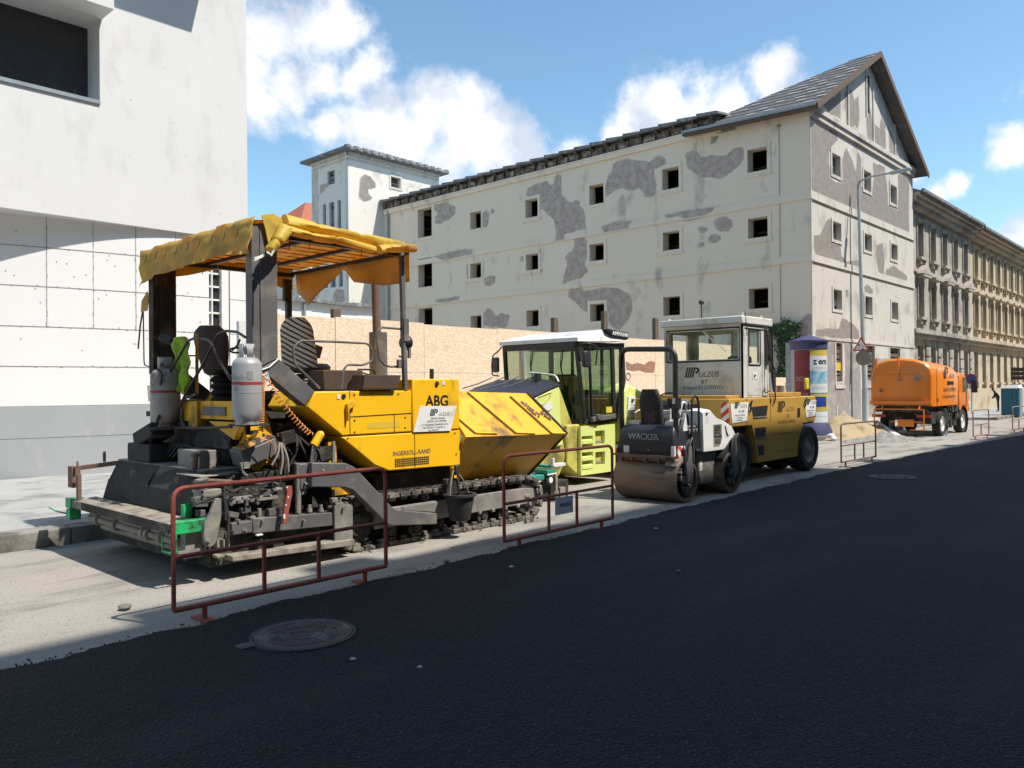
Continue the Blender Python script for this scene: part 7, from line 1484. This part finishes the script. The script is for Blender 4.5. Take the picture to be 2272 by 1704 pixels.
# advertising column
ac = thing('advertising_column', 'round advertising column with purple cap, dark red and white posters, before the gable', 'advertising column', (26.5,11.0,.12))
CO = Vector((26.55,11.02,0)); Rr_ = .57
m = MB(); m.lathe([(Rr_,.12),(Rr_,3.0)],CO,n=48); m.build('drum','zinc',ac)
m = MB(); m.lathe([(Rr_+.16,.12),(Rr_+.16,.24),(Rr_+.06,.52),(Rr_+.01,.54)],CO,n=40); m.build('base','purple_cap',ac)
m = MB(); m.lathe([(Rr_+.01,3.0),(Rr_+.03,3.02),(Rr_+.03,3.24),(Rr_+.09,3.25),(Rr_+.09,3.30),(Rr_*.5,3.42),(.05,3.50),(.001,3.56)],CO,n=40); m.build('cap','purple_cap',ac)
def poster(a0_, a1_, z0_, z1_, mt, nm='poster', k=.006):
    m = MB(); m.lathe([(Rr_+k,z0_),(Rr_+k,z1_)],CO,n=14,a0=R(a0_),a1=R(a1_)); return m.build(nm,mt,ac)
pr_ = poster(150,206,.95,2.98,'poster_red'); poster(206,296,2.78,2.98,'poster_yellow'); pw = poster(206,296,1.55,2.78,'poster_white'); poster(206,296,1.86,2.28,'poster_blue','poster_picture',.009); poster(206,296,.95,1.50,'poster_yellow'); poster(212,270,1.08,1.42,'sign_blue','poster_picture',.009); poster(206,296,.56,.93,'poster_white')
def wraptext(s, ang, z, size, mt, step):
    for i, ch in enumerate(s):
        a = R(ang+step*i); n_ = Vector((math.cos(a),math.sin(a),0)); ux = Vector((-math.sin(a),math.cos(a),0)); text('poster_letter',ch,mt,ac,CO+n_*(Rr_+.009)+Vector((0,0,z)),ux,(0,0,1),size,bold=.004)
wraptext('zem',222,2.50,.30,'ink',19); wraptext('OROJV',158,1.95,.20,'poster_letter',10.5); wraptext('7-28',168,1.45,.15,'poster_letter',9)
for z in (2.38,2.33,1.72,1.66,1.02,.75): wraptext('iiiiiiiiii',214,z,.045,'ink_grey',6)
gp = MB(); gp.box(26.48,11.50,.12,26.53,11.80,3.27); tag(gp.build('grey_panel','zinc'),'narrow grey upright panel standing directly left of the advertising column','panel')
# low chipboard beside the column with a chalk drawing
lh = thing('low_hoarding','short chipboard hoarding with a line drawing of figures beside the advertising column','fence',(30.4,13.6,.12)); m = MB(); m.box(29.6,13.58,.12,31.8,13.62,2.12); m.build('board','osb',lh,smooth=False)
m = MB()
for cx_, cz_, s in ((30.45,1.85,1.0),(30.25,1.65,.8),(30.72,1.68,.85)):
    m.tube(ringpts((cx_,13.575,cz_),.06*s,12),.008,4)
    for a, b_ in (((0,-.06),(-.14,-.4)),((0,-.06),(.13,-.4)),((-.14,-.4),(-.1,-.75)),((.13,-.4),(.14,-.75)),((0,-.1),(-.2,-.2)),((0,-.1),(.2,-.22))): m.tube([(cx_+a[0]*s,13.575,cz_+a[1]*s),(cx_+b_[0]*s,13.575,cz_+b_[1]*s)],.008,4)
m.build('drawing','ink',lh)
gpo = thing('timber_post','thick weathered timber post rising over the hoarding beside the ivy','post',(31.4,13.9,0)); m = MB(); m.prism([(14.72,.1),(14.78,4.0),(14.60,4.0),(14.56,.1)],'x',31.4,31.55); m.build('post','old_wood',gpo)
# ivy on the corner
iv = thing('ivy','dark green ivy climbing the warehouse wall left of its street corner','plant',(31.6,14.2,.1)); rnd = random.Random(17); m = MB()
for (px,py,r_) in ((735,350,34),(780,335,40),(820,330,45),(890,285,40),(905,330,50),(960,330,45),(1005,300,22),(1035,292,14),(860,400,75),(930,420,75),(980,400,45),(870,500,65),(930,480,50),(885,580,58),(880,660,52),(875,730,50),(860,790,50),(835,835,34),(900,840,30),(880,900,60),(860,980,60)):
    c_ = PX(*TH3(px,py),31.62); rm = r_*.0040
    for k in range(int(30+r_*2.4)):
        p = c_+Vector((rnd.uniform(-.25,.2),rnd.gauss(0,rm*.55),rnd.gauss(0,rm*.55))); s = rnd.uniform(.035,.075); n_ = Vector((-1+rnd.uniform(-.7,.7),rnd.uniform(-.8,.5),rnd.uniform(-.3,.9))).normalized(); a = n_.cross(Vector((rnd.random(),rnd.random(),rnd.random()))).normalized(); b_ = n_.cross(a)
        m.add([p-a*s,p-b_*s*.5+a*s*.1,p+a*s*1.1,p+b_*s*.6+a*s*.1],[(0,1,2,3)])
m.build('foliage','leaf',iv,smooth=False); m = MB(); m.tube([(31.75,14.35,.1),(31.7,14.3,1.6),(31.72,14.15,2.8),(31.7,14.0,3.9)],[.05,.04,.03,.02],8); m.tube([(31.72,14.2,2.6),(31.7,14.6,3.4),(31.7,14.9,3.9)],.02,6); m.build('stem','old_wood',iv)
# sand heap and gravel
def heap(cx_, cy_, rx, ry, h, mt, nm, seed, rot=0):
    rnd = random.Random(seed); n_ = 40; m = MB(); ph = [rnd.uniform(0,6.28) for _ in range(8)]; vs = []
    for i in range(n_+1):
        for j in range(n_+1):
            u, v = i/n_*2-1, j/n_*2-1; d = math.sqrt(u*u+v*v); w = max(0,1-d*(1+.12*math.sin(3*math.atan2(v,u)+ph[0]))); z = h*(w**1.1)*(1+.22*math.sin(u*5+ph[1])*math.sin(v*4+ph[2]))+.05*w**.3*math.sin(u*17+ph[3])*math.sin(v*15+ph[4])+rnd.uniform(-.01,.02)*(w>0)
            c_, s_ = math.cos(rot), math.sin(rot); vs.append((cx_+rx*u*c_-ry*v*s_, cy_+rx*u*s_+ry*v*c_, z-.02))
    m.add(vs,[(i*(n_+1)+j,(i+1)*(n_+1)+j,(i+1)*(n_+1)+j+1,i*(n_+1)+j+1) for i in range(n_) for j in range(n_)]); return m.build(nm,mt,ang=60)
tag(heap(28.6,10.6,2.7,1.7,.86,'sand','sand_heap',3),'heap of brown sand between the advertising column and the sweeper truck','sand heap')
tag(heap(27.3,8.9,2.6,.9,.22,'gravel_grey','gravel_heap',5),'low spread of grey gravel at the road side foot of the sand heap','gravel heap')
a, b_ = PX(*TD(855,1098),29.9), PX(*TD(1065,1240),28.5)
m = MB(); m.bar(a,Vector((b_.x,b_.y,.05)),.18,.04,(0,0,1)); pk = m.build('warning_plank','sign_white'); tag(pk,'long white warning plank with a red tip leaning on the sand heap','plank'); m = MB(); d_ = (Vector((b_.x,b_.y,.05))-a).normalized(); m.bar(a-d_*.02,a+d_*.22,.19,.05,(0,0,1)); o = m.build('red_tip','sign_red',None)
for v in o.data.vertices: v.co -= pk.location
o.parent = pk
for i,(px,py) in enumerate(((480,1258),(500,1265))):
    g = G(*TD(px,py)); m = MB(); rock(m,g.x,g.y,0,.16-.05*i,.7); tag(m.build('plastic_bag','poster_white'),['crumpled white plastic bag on the kerb near the advertising column','smaller white scrap beside the crumpled bag near the kerb'][i],'litter')
g = G(*TD(400,1050),.12)
# toilet and person
tl = thing('portable_toilet','blue portable toilet cabin with white roof at the right edge','portable toilet',(49.4,9.5,0))
m = MB(); m.box(48.89,9.09,.05,49.8,9.91,1.55); m.build('cabin','toilet_blue',tl,bevel=.02); m = MB(); m.loft([[(48.85,9.05,1.55),(49.84,9.05,1.55),(49.84,9.95,1.55),(48.85,9.95,1.55)],[(48.95,9.15,1.72),(49.74,9.15,1.72),(49.74,9.85,1.72),(48.95,9.85,1.72)]]); m.build('roof','sign_white',tl); m = MB()
for y in (9.2,9.4,9.6,9.8): m.box(48.875,y-.02,.1,48.888,y+.02,1.5)
m.build('ribs','toilet_blue',tl); m = MB(); m.box(49.0,9.07,.08,49.7,9.088,1.5); m.build('door','zinc',tl)
def skinbody(name, verts, edges, rad, mt, par, sub=2):
    me = bpy.data.meshes.new(name); me.from_pydata([tuple(Vector(v)-parent_origin(par)) for v in verts], edges, []); o = bpy.data.objects.new(name, me); COL.objects.link(o); o.parent = par; me.materials.append(MATS[mt])
    s_ = o.modifiers.new('skin','SKIN'); 
    for i, r_ in enumerate(rad): me.skin_vertices[0].data[i].radius = (r_, r_)
    me.skin_vertices[0].data[0].use_root = True; ss = o.modifiers.new('sub','SUBSURF'); ss.levels = sub; ss.render_levels = sub; s_.use_smooth_shade = True; return o
g = G(*TH4(1072,1180),.12); k = .82; pn = thing('person','person in dark blue clothes bending forward beside the blue toilet','person',(g.x,g.y,.12))
def pp(a, b, c): return (g.x+b*.35*k, g.y-a*k, .12+c*k)
V_ = [pp(0,0,.95),pp(0,.0,1.15),pp(-.12,0,1.38),pp(-.20,0,1.46),pp(-.27,0,1.56),pp(-.30,0,1.64), pp(.02,.25,.92),pp(.0,.25,.50),pp(.02,.25,.08),pp(-.10,.25,.03), pp(.02,-.25,.92),pp(.06,-.25,.50),pp(.08,-.25,.08),pp(-.04,-.25,.03), pp(-.14,.45,1.36),pp(-.22,.5,1.08),pp(-.38,.4,.95),pp(-.14,-.45,1.36),pp(-.2,-.5,1.1),pp(-.36,-.4,1.0)]
E_ = [(0,1),(1,2),(2,3),(3,4),(4,5),(0,6),(6,7),(7,8),(8,9),(0,10),(10,11),(11,12),(12,13),(2,14),(14,15),(15,16),(2,17),(17,18),(18,19)]
skinbody('body',V_,E_,[x*k for x in (.15,.15,.17,.06,.10,.08,.09,.07,.045,.035,.09,.07,.045,.035,.07,.05,.035,.07,.05,.035)],'navy_cloth',pn)
m = MB(); h_ = Vector(pp(-.28,0,1.60)); m.ball(h_,.10*k,14,(1,.9,1.15)); m.build('head','skin',pn); m = MB(); m.ball(h_+Vector((0,.015,.03)),.105*k,14,(1,.95,1.05)); m.build('hair','hair',pn)
